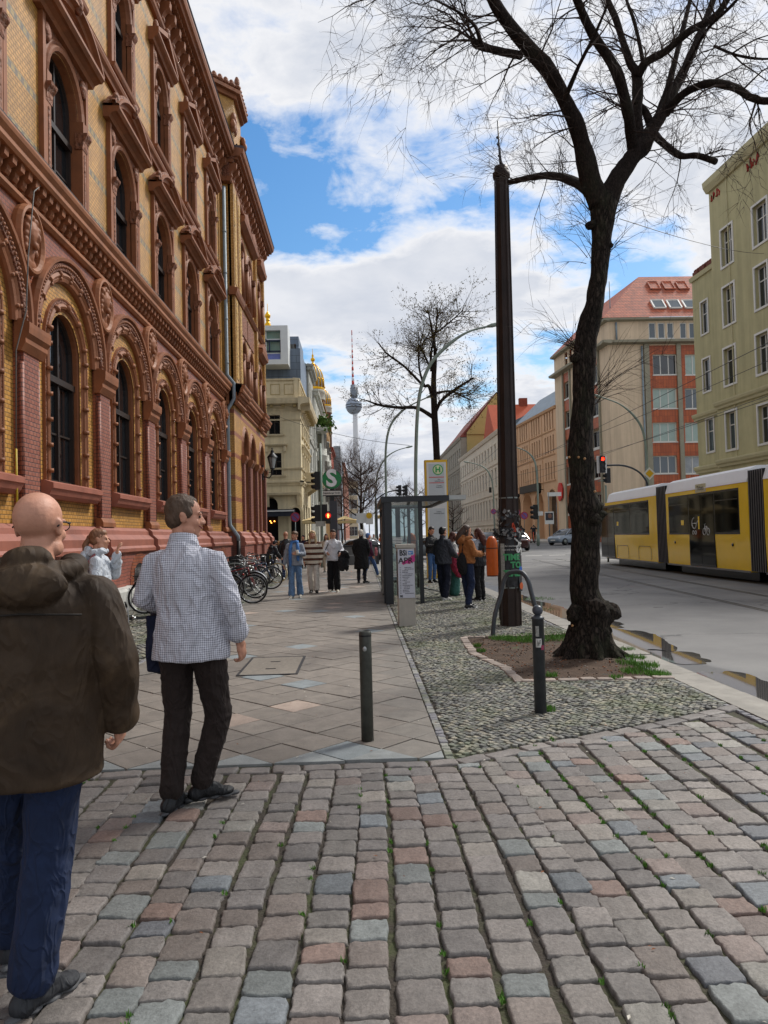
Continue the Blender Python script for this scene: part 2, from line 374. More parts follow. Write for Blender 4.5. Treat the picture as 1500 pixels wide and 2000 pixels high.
# ---------------------------------------------------------------- ground
def road_mat():
 m, nt, b = newmat('asphalt'); co = objco(nt)
 n = N(nt, 'ShaderNodeTexNoise', i_Scale=.35, i_Detail=9.0, i_Roughness=.65); L(nt, co, n.inputs['Vector'])
 n2 = N(nt, 'ShaderNodeTexNoise', i_Scale=90.0, i_Detail=3.0); L(nt, co, n2.inputs['Vector'])
 c = MIX(nt, RAMP(nt, n.outputs[0], [(.35, 0.0), (.65, 1.0)]), rgb('#605f5f'), rgb('#7c7b79'))
 c = MIX(nt, RAMP(nt, n2.outputs[0], [(.3, 0.0), (.75, .35)]), c, rgb('#4a4a49'))
 # cracks, sealed with darker bitumen
 v = N(nt, 'ShaderNodeTexVoronoi', feature='DISTANCE_TO_EDGE', i_Scale=.22)
 w = N(nt, 'ShaderNodeTexNoise', i_Scale=.9, i_Detail=6.0); L(nt, co, w.inputs['Vector'])
 wv = N(nt, 'ShaderNodeVectorMath', operation='SCALE'); L(nt, w.outputs['Color'], wv.inputs[0]); wv.inputs['Scale'].default_value = 2.2
 ad = N(nt, 'ShaderNodeVectorMath', operation='ADD'); L(nt, co, ad.inputs[0]); L(nt, wv.outputs[0], ad.inputs[1]); L(nt, ad.outputs[0], v.inputs['Vector'])
 cr = MATH(nt, 'LESS_THAN', v.outputs['Distance'], .007)
 c = MIX(nt, MATH(nt, 'MULTIPLY', cr, .75), c, rgb('#3f3f3f'))
 # damp towards the gutter
 sp = N(nt, 'ShaderNodeSeparateXYZ'); L(nt, co, sp.inputs[0])
 g = MATH(nt, 'ADD', sp.outputs[0], MATH(nt, 'MULTIPLY', w.outputs[0], -1.3))
 wet = RAMP(nt, MATH(nt, 'MULTIPLY', g, .1), [(.345, 1.0), (.375, 0.0)])
 c = MIX(nt, MATH(nt, 'MULTIPLY', wet, .8), c, rgb('#3f4043'))
 L(nt, c, b.inputs['Base Color'])
 L(nt, MATH(nt, 'SUBTRACT', .82, MATH(nt, 'MULTIPLY', wet, .38)), b.inputs['Roughness'])
 bumpn(nt, b, MATH(nt, 'ADD', n2.outputs[0], MATH(nt, 'MULTIPLY', cr, -1.0)), .35, .006); return m
m_road = road_mat()
def sheet(name, polys, mat, fz=None, kind='structure'):
 mb = MB()
 for p in polys: mb.poly(*p)
 o = mb.build(name, mat); o['kind'] = kind; return o
def strip(x0, x1, ys, z):
 return [((x0(a) if callable(x0) else x0), a, (x1(a) if callable(x1) else x1), b) for a, b in zip(ys, ys[1:])]
ys = [-30, -5, 10, 25, 45, 60, 75, 90, 140, 400, 3000]
mb = MB()
for a, b in zip(ys, ys[1:]): mb.poly((-2000, a, gz(a)-.20), (2000, a, gz(a)-.20), (2000, b, gz(b)-.20), (-2000, b, gz(b)-.20))
struct(mb.build('ground', M('far_ground', '#77736d', .9, .2, .2)))
mb = MB(); ysr = [-30, -5, 5, 15, 30, 45, 60, 75, 90, 120, 200, 420]
for a, b in zip(ysr, ysr[1:]): mb.poly((3.56, a, gz(a)-.12), (60, a, gz(a)-.12), (60, b, gz(b)-.12), (3.56, b, gz(b)-.12))
mb.poly((-60, 45.2, gz(45.2)-.118), (3.56, 45.2, gz(45.2)-.118), (3.56, 59, gz(59)-.118), (-60, 59, gz(59)-.118))
struct(mb.build('road', m_road))
# far pavements
m_farpav = M('far_pavement', '#8e8a84', .85, .15, 1.5, .2, 30)
mb = MB()
mb.prism([(-60, -.12), (2.6, -.12), (2.6, .02), (-60, .02)], 59.0, 59.4, 1)
for a, b in ((59, 90), (90, 400)): mb.poly((-60, a, gz(a)+.02), (2.6, a, gz(a)+.02), (2.6, b, gz(b)+.02), (-60, b, gz(b)+.02)); mb.poly((2.6, a, gz(a)-.2), (2.6, a, gz(a)+.02), (2.6, b, gz(b)+.02), (2.6, b, gz(b)-.2))
mb.poly((-60, 59, gz(59)-.2), (2.6, 59, gz(59)-.2), (2.6, 59, gz(59)+.02), (-60, 59, gz(59)+.02))
for o in ():
 pass
struct(mb.build('pavement_beyond_crossing', m_farpav))
# right-hand pavements: in front of the olive house and of the sandstone block
def slab_poly(name, pts, mat, up=.02):
 mb = MB(); top = [(x, y, gz(y)+up) for x, y in pts]; bot = [(x, y, gz(y)-.25) for x, y in pts]; n = len(pts)
 mb.poly(*top)
 for i in range(n): mb.poly(bot[i], bot[(i+1) % n], top[(i+1) % n], top[i])
 return struct(mb.build(name, mat))
slab_poly('pavement_across_road', [(17.2, -30), (60, -30), (60, 45), (17.2, 45)], m_farpav)
slab_poly('pavement_by_sandstone_block', [(19.0, 83), (60, 80), (60, 90), (19.6, 90)], M('pale_pavement', '#b3aea6', .85, .1, 1.0))
slab_poly('pavement_by_sandstone_block', [(19.6, 90), (60, 90), (60, 300), (21, 300)], MATS['pale_pavement'])
# dirt and moss under the paving
def joint_mat(name, moss=.5):
 m, nt, b = newmat(name); co = objco(nt)
 n = N(nt, 'ShaderNodeTexNoise', i_Scale=2.2, i_Detail=8.0, i_Roughness=.7); L(nt, co, n.inputs['Vector'])
 n2 = N(nt, 'ShaderNodeTexNoise', i_Scale=60.0, i_Detail=4.0); L(nt, co, n2.inputs['Vector'])
 c = MIX(nt, RAMP(nt, n.outputs[0], [(.62-moss*.3, 0.0), (.72-moss*.2, 1.0)]), rgb('#241e19'), rgb('#36421a'))
 c = MIX(nt, n2.outputs[0], c, MIX(nt, .5, c, rgb('#5b5246')))
 L(nt, c, b.inputs['Base Color']); b.inputs['Roughness'].default_value = .95; bumpn(nt, b, n2.outputs[0], .9, .012); return m
mb = MB(); mb.poly((-6.4, -3, -.018), (3.3, -3, -.018), (3.3, 45.2, -.018), (-6.4, 45.2, -.018)); mb.poly((-6.4, 45.2, -.018), (3.3, 45.2, -.018), (3.3, 45.2, -.2), (-6.4, 45.2, -.2))
struct(mb.build('pavement_bed', joint_mat('joint_dirt', .55)))
def attr_color(me, cols):
 a = me.attributes.new('col', 'FLOAT_COLOR', 'POINT'); c = np.ones((len(cols), 4), dtype=np.float32); c[:, :3] = cols; a.data.foreach_set('color', c.ravel())
def np_mesh(name, verts, quads, cols, mat, smooth=True):
 me = bpy.data.meshes.new(name); me.vertices.add(len(verts)); me.vertices.foreach_set('co', np.asarray(verts, dtype=np.float32).ravel())
 q = np.asarray(quads, dtype=np.int32); k = q.shape[1]; me.loops.add(q.size); me.loops.foreach_set('vertex_index', q.ravel())
 me.polygons.add(len(q)); me.polygons.foreach_set('loop_start', np.arange(0, q.size, k, dtype=np.int32)); me.polygons.foreach_set('loop_total', np.full(len(q), k, dtype=np.int32))
 me.polygons.foreach_set('use_smooth', np.full(len(q), smooth)); me.update(calc_edges=True); me.validate()
 if cols is not None: attr_color(me, cols)
 me.materials.append(mat); o = bpy.data.objects.new(name, me); COL.objects.link(o); return o
def stone_mat(name, bs=55.0, bstr=.55, rough=.62, speck=.35, moss=.0):
 m, nt, b = newmat(name); a = N(nt, 'ShaderNodeAttribute', attribute_name='col'); co = objco(nt)
 n = N(nt, 'ShaderNodeTexNoise', i_Scale=bs, i_Detail=6.0, i_Roughness=.7); L(nt, co, n.inputs['Vector'])
 n2 = N(nt, 'ShaderNodeTexNoise', i_Scale=7.0, i_Detail=7.0, i_Roughness=.65); L(nt, co, n2.inputs['Vector'])
 c = MIX(nt, 1.0, a.outputs['Color'], RAMP(nt, n.outputs[0], [(.25, 1-speck), (.75, 1+speck)]), 'MULTIPLY')
 c = MIX(nt, 1.0, c, RAMP(nt, n2.outputs[0], [(.3, .80), (.7, 1.18)]), 'MULTIPLY')
 if moss:
  n3 = N(nt, 'ShaderNodeTexNoise', i_Scale=1.1, i_Detail=8.0, i_Roughness=.7); L(nt, co, n3.inputs['Vector'])
  c = MIX(nt, MATH(nt, 'MULTIPLY', RAMP(nt, n3.outputs[0], [(.48, 0.0), (.66, 1.0)]), moss), c, rgb('#5d6a35'))
 L(nt, c, b.inputs['Base Color']); b.inputs['Roughness'].default_value = rough; b.inputs['Specular IOR Level'].default_value = .35
 bumpn(nt, b, MATH(nt, 'ADD', n.outputs[0], MATH(nt, 'MULTIPLY', n2.outputs[0], 1.5)), bstr, .006); return m
def stones(name, cx, cy, sx, sy, rot, cols, mat, k=7, h=.012, top=0.0, jag=.05, tilt=.02, skirt=.035, gi=.9):
 """k x k vertex rounded stones, all one mesh"""
 n = len(cx); g = np.concatenate([[-1, -.95, -.87], np.linspace(-.6, .6, k-6), [.87, .95, 1]]) if k > 6 else np.array([-1, -.84, .84, 1])
 gx, gy = np.meshgrid(g, g, indexing='ij'); gx = gx.ravel(); gy = gy.ravel()
 e = np.maximum(abs(gx), abs(gy)); edge = e > .999
 e2 = (abs(gx)**14+abs(gy)**14)
 px = gx*(1-.035*abs(gy)**6); py = gy*(1-.035*abs(gx)**6)
 def jit():
  J = RNG.normal(0, jag, (n, k, k)); J = J*1.0; J[:, 1, :] = J[:, 0, :]; J[:, -2, :] = J[:, -1, :]; J[:, :, 1] = J[:, :, 0]; J[:, :, -2] = J[:, :, -1]
  if k > 6: J[:, 2, :] = J[:, 0, :]; J[:, -3, :] = J[:, -1, :]; J[:, :, 2] = J[:, :, 0]; J[:, :, -3] = J[:, :, -1]; J[:, 3:-3, 3:-3] *= .2
  return J.reshape(n, k*k)
 jx = jit(); jy = jit()
 shear = RNG.normal(0, .04, (n, 1)); shear2 = RNG.normal(0, .04, (n, 1))
 X = (px[None]+jx+shear*gy[None])*sx[:, None]/2; Y = (py[None]+jy+shear2*gx[None])*sy[:, None]/2
 Z = -h*e2[None]*.55 + RNG.normal(0, .0012, (n, k*k)) + RNG.normal(0, tilt, (n, 1))*X + RNG.normal(0, tilt, (n, 1))*Y + RNG.normal(0, .0025, (n, 1))
 Z = Z + h*.15*(1-gx**2)[None]*(1-gy**2)[None]+RNG.normal(0, .0016, (n, k*k))*(~edge[None])
 Z = np.where(edge[None], Z-skirt*.30, Z)
 c, s = np.cos(rot)[:, None], np.sin(rot)[:, None]
 V = np.stack([cx[:, None]+X*c-Y*s, cy[:, None]+X*s+Y*c, Z+top], -1).reshape(-1, 3)
 idx = np.arange(k*k).reshape(k, k); q = np.stack([idx[:-1, :-1], idx[1:, :-1], idx[1:, 1:], idx[:-1, 1:]], -1).reshape(-1, 4)
 # skirt
 ring = np.concatenate([idx[:, 0], idx[-1, 1:], idx[-2::-1, -1], idx[0, -2:0:-1]]); r = len(ring)
 base = V.reshape(n, k*k, 3)[:, ring].copy(); base[..., 2] = top-skirt-.03
 allV = np.concatenate([V.reshape(n, k*k, 3), base], 1); kk = k*k+r
 b0 = k*k+np.arange(r); b1 = k*k+(np.arange(r)+1) % r; sq = np.stack([b0, b1, np.roll(ring, -1), ring], -1)
 Q = np.concatenate([q, sq]); Q = (Q[None]+(np.arange(n)*kk)[:, None, None]).reshape(-1, 4)
 C = np.repeat(cols, kk, 0)
 return np_mesh(name, allV.reshape(-1, 3), Q, C, mat, k > 6)
PAL = np.array([rgb(c) for c in ('#8a827b', '#92887f', '#7c7570', '#958b83', '#87796f', '#9e9488', '#8f7c72', '#937567', '#878d89', '#8f9490', '#7c8488', '#656a70', '#a8a296', '#867f77')])
PAL = PAL*.72+PAL[:5].mean(0)*.28; PAL = PAL*np.array([.66, .69, .72])
PW = np.array([.15, .13, .12, .11, .09, .06, .07, .045, .05, .03, .035, .02, .03, .06]); PW /= PW.sum()
def yb(x): return 5.02 if x < .57 else (5.02+(x-.57)*.45 if x < 2.2 else 5.75+(x-2.2)*.55)
CX, CY, SX, SY, RT, JX = [], [], [], [], [], []
x = -4.6; ci = 0
while x < 3.12:
 w = random.uniform(.155, .19)
 if x+w > 3.14: break
 y = -.6+random.uniform(0, .15); drift = random.uniform(-.004, .004)
 far = yb(x+w/2)
 while y < far-.05:
  l = random.uniform(.12, .21)
  if y+l > far: l = far-y
  xc = x+w/2+.035*math.sin(y*1.1+ci*.35)+drift*y
  CX.append(xc); CY.append(y+l/2); SX.append(w-.010+random.gauss(0, .003)); SY.append(l-.012); RT.append(random.gauss(0, .02)); y += l
 JX.append(x+w-.004); x += w; ci += 1
n = len(CX); ch = RNG.choice(len(PAL), n, p=PW); cols = PAL[ch]*RNG.uniform(.78, 1.15, (n, 1))
stones('cobblestones', np.array(CX), np.array(CY), np.array(SX), np.array(SY), np.array(RT), cols, stone_mat('granite_setts', 60, .8, .62, .38), k=11, h=.007, jag=.028)['kind'] = 'structure'
# edge row where the setts end
CX, CY, SX, SY, RT = [], [], [], [], []
x = -4.5
while x < 3.1:
 w = random.uniform(.2, .3); a = math.atan2(yb(x+w)-yb(x), w)
 CX.append(x+w/2); CY.append((yb(x)+yb(x+w))/2+.07); SX.append(w/math.cos(a)-.014); SY.append(.12); RT.append(a+random.gauss(0, .02)); x += w
n = len(CX); cols = PAL[RNG.choice(4, n)]*RNG.uniform(.8, 1.15, (n, 1))
stones('cobblestones_edge', np.array(CX), np.array(CY), np.array(SX), np.array(SY), np.array(RT), cols, MATS.setdefault('setts2', stone_mat('granite_setts_edge', 60, .6, .6, .3)), k=9, h=.007, jag=.028)['kind'] = 'structure'
# mosaic paving of small stones
PIT = [(1.50, 11.1), (1.42, 9.6), (1.62, 8.55), (1.62, 7.75), (3.12, 7.70), (3.12, 11.2)]
def in_pit(x, y):
 c = False; j = len(PIT)-1
 for i in range(len(PIT)):
  (xi, yi), (xj, yj) = PIT[i], PIT[j]
  if (yi > y) != (yj > y) and x < (xj-xi)*(y-yi)/(yj-yi)+xi: c = not c
  j = i
 return c
def mosaic(name, x0, x1, y0, y1, sp, ang, test=None, warp=.12):
 R = max(x1-x0, y1-y0)*1.1; g = np.arange(-R, R, sp); U, V = np.meshgrid(g, np.arange(-R, R, sp*.95), indexing='ij');
 V = V+ (np.arange(len(g))[:, None] % 2)*sp*.5
 U = U+RNG.normal(0, sp*.07, U.shape); V = V+RNG.normal(0, sp*.09, V.shape)
 U = U.ravel(); V = V.ravel(); cxm, cym = (x0+x1)/2, (y0+y1)/2
 U = U+warp*np.sin(V*1.7); ca, sa = math.cos(ang), math.sin(ang)
 X = cxm+U*ca-V*sa; Y = cym+U*sa+V*ca
 k = (X > x0) & (X < x1) & (Y > y0) & (Y < y1)
 X, Y = X[k], Y[k]
 if test is not None:
  t = np.array([test(a, b) for a, b in zip(X, Y)]); X, Y = X[t], Y[t]
 n = len(X); pal = np.array([rgb(c) for c in ('#8b8a84', '#7b7a75', '#979488', '#6c6c69', '#a29c8c', '#82847a')])
 cols = pal[RNG.choice(6, n)]*RNG.uniform(.56, .84, (n, 1))
 return stones(name, X, Y, np.full(n, sp*.84)*RNG.uniform(.8, 1.08, n), np.full(n, sp*.80)*RNG.uniform(.8, 1.1, n), ang+RNG.normal(0, .13, n), cols, MATS['mosaic'], k=4, h=.003, jag=.07, tilt=.03, skirt=.010)
MATS['mosaic'] = stone_mat('mosaic_stone', 70, .5, .75, .3, moss=.5)
mosaic('mosaic_paving', .64, 3.16, 5.05, 17.0, .054, rad(38), lambda x, y: y > yb(x)+.17 and not in_pit(x, y))['kind'] = 'structure'
mosaic('mosaic_paving', .64, 3.16, 17.0, 33.0, .085, rad(38))['kind'] = 'structure'
mosaic('mosaic_paving', -5.9, -2.93, 5.15, 34.0, .082, rad(41))['kind'] = 'structure'
# border rows of small setts along the slabs and kerb
X, Y = [], []
for xx in (.585, -2.88, 3.17):
 y = 5.2
 while y < 44: X.append(xx); Y.append(y); y += .085
n = len(X); pal = np.array([rgb('#85847f'), rgb('#77767a')]); stones('mosaic_border', np.array(X), np.array(Y), np.full(n, .062), np.full(n, .075), np.zeros(n), pal[RNG.choice(2, n)]*RNG.uniform(.85, 1.15, (n, 1)), MATS['mosaic'], k=4, h=.004, jag=.07, skirt=.012)['kind'] = 'structure'
mb = MB(); mb.poly((.64, 33, -.004), (3.16, 33, -.004), (3.16, 45.2, -.004), (.64, 45.2, -.004)); mb.poly((-6, 34, -.004), (-2.9, 34, -.004), (-2.9, 45.2, -.004), (-6, 45.2, -.004))
struct(mb.build('mosaic_paving_far', M('mosaic_far', '#7f7e78', .8, .3, 14, .5, 60)))
# granite slabs laid diagonally
def clip(poly, axis, val, keep_gt):
 out = []
 for i in range(len(poly)):
  a, b = poly[i], poly[(i+1) % len(poly)]; ia = (a[axis] > val) == keep_gt; ib = (b[axis] > val) == keep_gt
  if ia: out.append(a)
  if ia != ib:
   t = (val-a[axis])/(b[axis]-a[axis]); out.append((a[0]+(b[0]-a[0])*t, a[1]+(b[1]-a[1])*t))
 return out
mb = MB(); cols = []; T = .355; q = math.sqrt(.5)
X0, X1, Y0, Y1 = -2.84, .545, 5.2, 45.0
for i in range(-60, 110):
 for j in range(-60, 110):
  u, v = i*T, j*T; g = .005
  P = [(u+g, v+g), (u+T-g, v+g), (u+T-g, v+T-g), (u+g, v+T-g)]
  P = [((a-b)*q-1.14, (a+b)*q+5.2) for a, b in P]
  if max(p[1] for p in P) < Y0 or min(p[1] for p in P) > Y1 or max(p[0] for p in P) < X0 or min(p[0] for p in P) > X1: continue
  inner = all(X0+.02 < p[0] < X1-.02 and Y0 < p[1] < Y1 for p in P)
  for ax, va, gt in ((0, X0, True), (0, X1, False), (1, Y0, True), (1, Y1, False)):
   if P: P = clip(P, ax, va, gt)
  if len(P) < 3: continue
  z = random.gauss(0, .0022); tx, ty = random.gauss(0, .004), random.gauss(0, .004); cxp = sum(p[0] for p in P)/len(P); cyp = sum(p[1] for p in P)/len(P)
  zz = lambda p: z+tx*(p[0]-cxp)+ty*(p[1]-cyp)
  b0 = len(mb.v); top = [(p[0], p[1], zz(p)) for p in P]; ins = [(cxp+(p[0]-cxp)*.975, cyp+(p[1]-cyp)*.975, zz(p)+.0015) for p in P]; bot = [(p[0], p[1], -.03) for p in P]; k = len(P)
  mb.add(ins+top+bot, [tuple(range(k))]+[(i_, k+i_, k+(i_+1) % k, (i_+1) % k) for i_ in range(k)]+[(k+i_, 2*k+i_, 2*k+(i_+1) % k, k+(i_+1) % k) for i_ in range(k)])
  r = random.random(); base = rgb('#79726a') if inner else rgb('#736e67')
  if inner and r < .035: base = rgb('#7d8486')
  elif inner and r < .08: base = rgb('#9c8c80')
  if cyp < 5.45 and not inner: base = rgb('#858988')
  f = random.uniform(.87, 1.1); cols += [[c*f for c in base]]*(3*k)
me = mb.mesh('slab', stone_mat('slab_granite', 130, .35, .7, .28)); attr_color(me, np.array(cols)); o = bpy.data.objects.new('paving_slabs', me); COL.objects.link(o); struct(o)
# manhole plate frame in the slabs
p = [gnd(522, 1272), gnd(596, 1272), gnd(607, 1233), gnd(540, 1233)]
mb = MB(); mb.mat(0); mb.box(-1.42, -.78, 8.55, 9.75, .004, .010); mb.mat(1)
for a in ((-1.45, -1.42, 8.52, 9.78), (-.78, -.75, 8.52, 9.78), (-1.42, -.78, 8.52, 8.55), (-1.42, -.78, 9.75, 9.78)): mb.box(a[0], a[1], a[2], a[3], .004, .012)
for k in range(2): mb.cbox((-1.1, 8.9+k*.5, .0125), (.12, .03, .004))
tag(mb.build('utility_cover', [M('cover_fill', '#7d766c', .8, .2, 20, .4, 90), M('cover_iron', '#2b2a2a', .6, .2, 10)]), 'rectangular stone filled utility cover set in the diagonal slabs', 'manhole cover')
# kerb
mb = MB(); y = -3.0
mk = M('kerb_granite', '#8f8b83', .75, .15, 6, .5, 120, dirt=.25)
while y < 45:
 l = random.uniform(.95, 1.25); dx = random.uniform(-.006, .006); dz = random.uniform(-.006, .006)
 mb.prism([(3.21+dx, -.3), (3.58+dx, -.3), (3.575+dx, -.02+dz), (3.555+dx, .004+dz), (3.21+dx, .004+dz)], y+.006, y+l-.006, 1); y += l
mb.box(-6, 3.2, 45.02, 45.3, -.3, .0)
struct(mb.build('kerb', mk))
# tree pit: bare soil and its edging of setts
mb = MB(); random.seed(3)
xs = np.linspace(1.3, 3.2, 40); yy = np.linspace(7.6, 11.3, 60); vid = {}
for i in range(39):
 for j in range(59):
  cxp, cyp = (xs[i]+xs[i+1])/2, (yy[j]+yy[j+1])/2
  if not in_pit(cxp, cyp): continue
  f = []
  for a, b in ((i, j), (i+1, j), (i+1, j+1), (i, j+1)):
   if (a, b) not in vid:
    vid[(a, b)] = len(mb.v); X_, Y_ = xs[a], yy[b]; d = math.hypot(X_-2.72, Y_-9.05)
    mb.v.append((X_, Y_, -.012+.05*math.exp(-(d/.55)**2)+.014*noise.noise(Vector((X_*5, Y_*5, 0)))+.006*noise.noise(Vector((X_*25, Y_*25, 3)))))
   f.append(vid[(a, b)])
  mb.f.append(tuple(f)); mb.mi.append(0); mb.sm.append(True)
struct(mb.build('soil', M('soil', '#4c3b2e', .95, .35, 7, 1.0, 45, dirt=.3, bd=.02)))
X, Y, SXX, SYY, R = [], [], [], [], []
for (a, b), (c, d) in zip(PIT[:5], PIT[1:5]):
 Ln = math.hypot(c-a, d-b); an = math.atan2(d-b, c-a); t = 0
 while t < Ln-.05:
  w = random.uniform(.14, .24); X.append(a+(c-a)*(t+w/2)/Ln); Y.append(b+(d-b)*(t+w/2)/Ln); SXX.append(w-.02); SYY.append(.11); R.append(an+random.gauss(0, .06)); t += w
t = 1.5
while t < 3.1: X.append(t+.08); Y.append(11.15); SXX.append(.15); SYY.append(.1); R.append(0); t += .17
n = len(X); stones('pit_edging', np.array(X), np.array(Y), np.array(SXX), np.array(SYY), np.array(R), np.array([rgb('#8d8076')]*n)*RNG.uniform(.8, 1.15, (n, 1)), MATS['setts2'], k=8, h=.01, top=.015)['kind'] = 'structure'
# puddles in the gutter
def puddle(cx, cy, rx, ry, seed, rot=0.0):
 mb = MB(); P = []
 for k in range(48):
  a = 2*PI*k/48; r = 1+.38*noise.noise(Vector((math.cos(a)*1.6, math.sin(a)*1.6, seed)))+.15*noise.noise(Vector((math.cos(a)*5, math.sin(a)*5, seed)))
  x_, y_ = rx*r*math.cos(a), ry*r*math.sin(a); P.append((cx+x_*math.cos(rot)-y_*math.sin(rot), cy+x_*math.sin(rot)+y_*math.cos(rot)))
 mb.poly(*[(max(3.585, x), y, -.114) for x, y in P]); return mb
m, nt_, b_ = newmat('puddle_water'); b_.inputs['Base Color'].default_value = (*rgb('#5b5a58'), 1); b_.inputs['Roughness'].default_value = .02; b_.inputs['Specular IOR Level'].default_value = 1.0; b_.inputs['IOR'].default_value = 1.9; b_.inputs['Coat Weight'].default_value = 1.0; b_.inputs['Coat IOR'].default_value = 1.6; MATS['puddle'] = m
for a in ((3.86, 7.6, .22, .75, 1, -.1), (3.95, 9.6, .2, .45, 2, .1), (3.98, 11.4, .3, .9, 3, -.05), (3.9, 13.3, .3, .7, 4, .05), (3.8, 16.3, .28, 1.6, 5, 0), (3.85, 19.6, .22, .9, 6, 0), (5.4, 17.6, .12, .25, 7, .5)):
 struct(puddle(a[0]+.12, a[1], a[2]*1.7, a[3]*1.25, *a[4:]).build('puddle', m))
# tram rails let into the road
mb = MB(); a = gnd(1500, 1165, -.12); b = gnd(1060, 1087, -.12); d = (b-a).normalized(); nn = Vector((d.y, -d.x, 0))
def rail(mb, off, wd, mat, z):
 mb.mat(mat); p = a-d*30+nn*off; q_ = a+d*60+nn*off
 mb.poly(*[(v.x, v.y, z) for v in (p-nn*wd/2, p+nn*wd/2, q_+nn*wd/2, q_-nn*wd/2)])
for off in (0, -1.435, 3.1, 4.535):
 rail(mb, off, .16, 2, -.1165); rail(mb, off-.015, .055, 0, -.113); rail(mb, off+.035, .04, 1, -.113)
struct(mb.build('tram_rails', [M('rail_steel', '#6c6a66', .45, .2, 10, metal=.7), M('rail_groove', '#141414', .9), M('rail_bitumen', '#4b4a48', .85)]))
# road markings
mw_ = M('road_paint', '#c9c7c0', .7, .25, 9, .2, 60)
mb = MB()
for k in range(8): mb.poly(*[(x, y, gz(y)-.114) for x, y in ((9.6+k*1.6, 50.0), (10.7+k*1.6, 50.0), (10.7+k*1.6, 50.35), (9.6+k*1.6, 50.35))])
mb.poly((5.5, 43.0, -.114), (22, 41.0, -.114), (22, 41.25, -.114), (5.5, 43.25, -.114)); mb.poly((6, 36, -.114), (11, 33.5, -.114), (11, 33.62, -.114), (6, 36.12, -.114))
for k in range(5): mb.poly(*[(x, y, -.114) for x, y in ((6.6, 12+k*7), (6.72, 12+k*7), (6.78, 14+k*7), (6.66, 14+k*7))]) if k > 2 else None
struct(mb.build('road_markings', mw_))
# ---------------------------------------------------------------- the long brick building on the left
TC = '#85502f'
m_tc = M('terracotta', TC, .65, .2, 2.5, .25, 60, dirt=.35); m_tcl = M('terracotta_light', '#935c38', .6, .2, 2.0, .2, 60, dirt=.3)
m_rel = reliefmat('terracotta_relief', '#764529', 11.0, 1.0); m_rel2 = reliefmat('terracotta_relief_fine', '#6e3f27', 22.0, 1.0)
m_yb = brickmat('yellow_brick', '#c29048', '#ac7d3c', '#70531f', .14, .077, .45, .6, .009, bands=(1.02, .0, .15, 'pattern', 9.05), var=.16)
m_yp = brickmat('yellow_brick_plain', '#c29048', '#aa7b3a', '#6d4f1f', .14, .077, .5, .6, .009)
m_ys = brickmat('yellow_brick_striped', '#c29048', '#aa7b3a', '#6d4f1f', .14, .077, .5, .6, .009, bands=(1.0, .1, .3, '#8a4a38', 2.2))
m_rb = brickmat('red_brick', '#884a2f', '#965438', '#4c2b20', .14, .08, .45, .6, .008)
m_rp = brickmat('red_glazed_brick', '#844938', '#925a47', '#4e2f2b', .14, .082, .6, .7, .010)
m_pl = brickmat('plinth_brick', '#7e4738', '#8d5243', '#51322c', .26, .082, .55, .5, .008, var=.25)
m_plc = M('plinth_coping', '#945a49', .55, .2, 1.5, .3, 40, dirt=.35)
m_fr = M('dark_window_frame', '#2a211d', .45, .1, 5); m_gl = glassmat('window_glass', '#14171a', .04, .9, .05); m_rf = M('zinc_roof', '#4f565d', .5, .15, 2, metal=.4)
FX = -6.0
FT = lambda u, d, z: (FX+d, u, z)
pb = thing('brick_building', 'long palace-like building of red and yellow brick with round-arched windows and terracotta ornament', 'building', (-6, 20, 0))
P = 3.9
bays = [15.55+P*k for k in range(-3, 5)]; piers = [b-P/2 for b in bays]+[bays[-1]+P/2]; Y_S, Y_E = piers[0]-.2, 33.3
# wall skins
mb = MB(FT)
for b in bays:   # recessed yellow field of the arcade, with the window hole
 mb.mat(0).archwall(b-1.6, b+1.6, 1.8, 7.3, b, .80, 2.77, 5.5, -.06)
 mb.mat(1).archwall(b-P/2, b+P/2, 1.8, 7.75, b, 1.57, 1.8, 5.5, 0, 20)
 for s_ in (-1.57, 1.57): mb.mat(1).poly((b+s_, -.07, 1.8), (b+s_, 0, 1.8), (b+s_, 0, 5.5), (b+s_, -.07, 5.5))
 mb.mat(2).archwall(b-P/2, b+P/2, 8.4, 13.0, b, .84, 8.62, 10.9, -.05)
 mb.mat(2).archwall(b-P/2, b+P/2, 13.2, 18.2, b, .72, 13.6, 15.75, -.05)
# body behind
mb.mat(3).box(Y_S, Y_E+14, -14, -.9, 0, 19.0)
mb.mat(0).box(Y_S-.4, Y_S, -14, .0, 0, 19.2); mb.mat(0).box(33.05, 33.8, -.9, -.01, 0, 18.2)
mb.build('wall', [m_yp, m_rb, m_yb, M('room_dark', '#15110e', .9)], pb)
mb = MB(FT)
def plinth(mb, u0, u1, d, e=True):
 mb.mat(0).prism([(d, 0), (d, 1.28), (-.5, 1.28), (-.5, 0)], u0, u1, 0)
 mb.mat(1).prism([(d+.02, 1.28), (d+.07, 1.32), (d+.07, 1.40), (d+.02, 1.46), (d+.015, 1.62), (d-.12, 1.74), (d-.14, 1.84), (d-.24, 1.92), (-.5, 1.92), (-.5, 1.28)], u0, u1, 0)
plinth(mb, Y_S, Y_E, .26)
for p in piers[1:-1]: plinth(mb, p-.56, p+.56, .36)
mb.build('plinth', [m_pl, m_plc], pb)
def rep(proto, base, us):
 for u in us:
  if abs(u-base) > 1e-6: copy_at(proto, (0, u-base, 0))
b0 = bays[3]; p0 = piers[3]
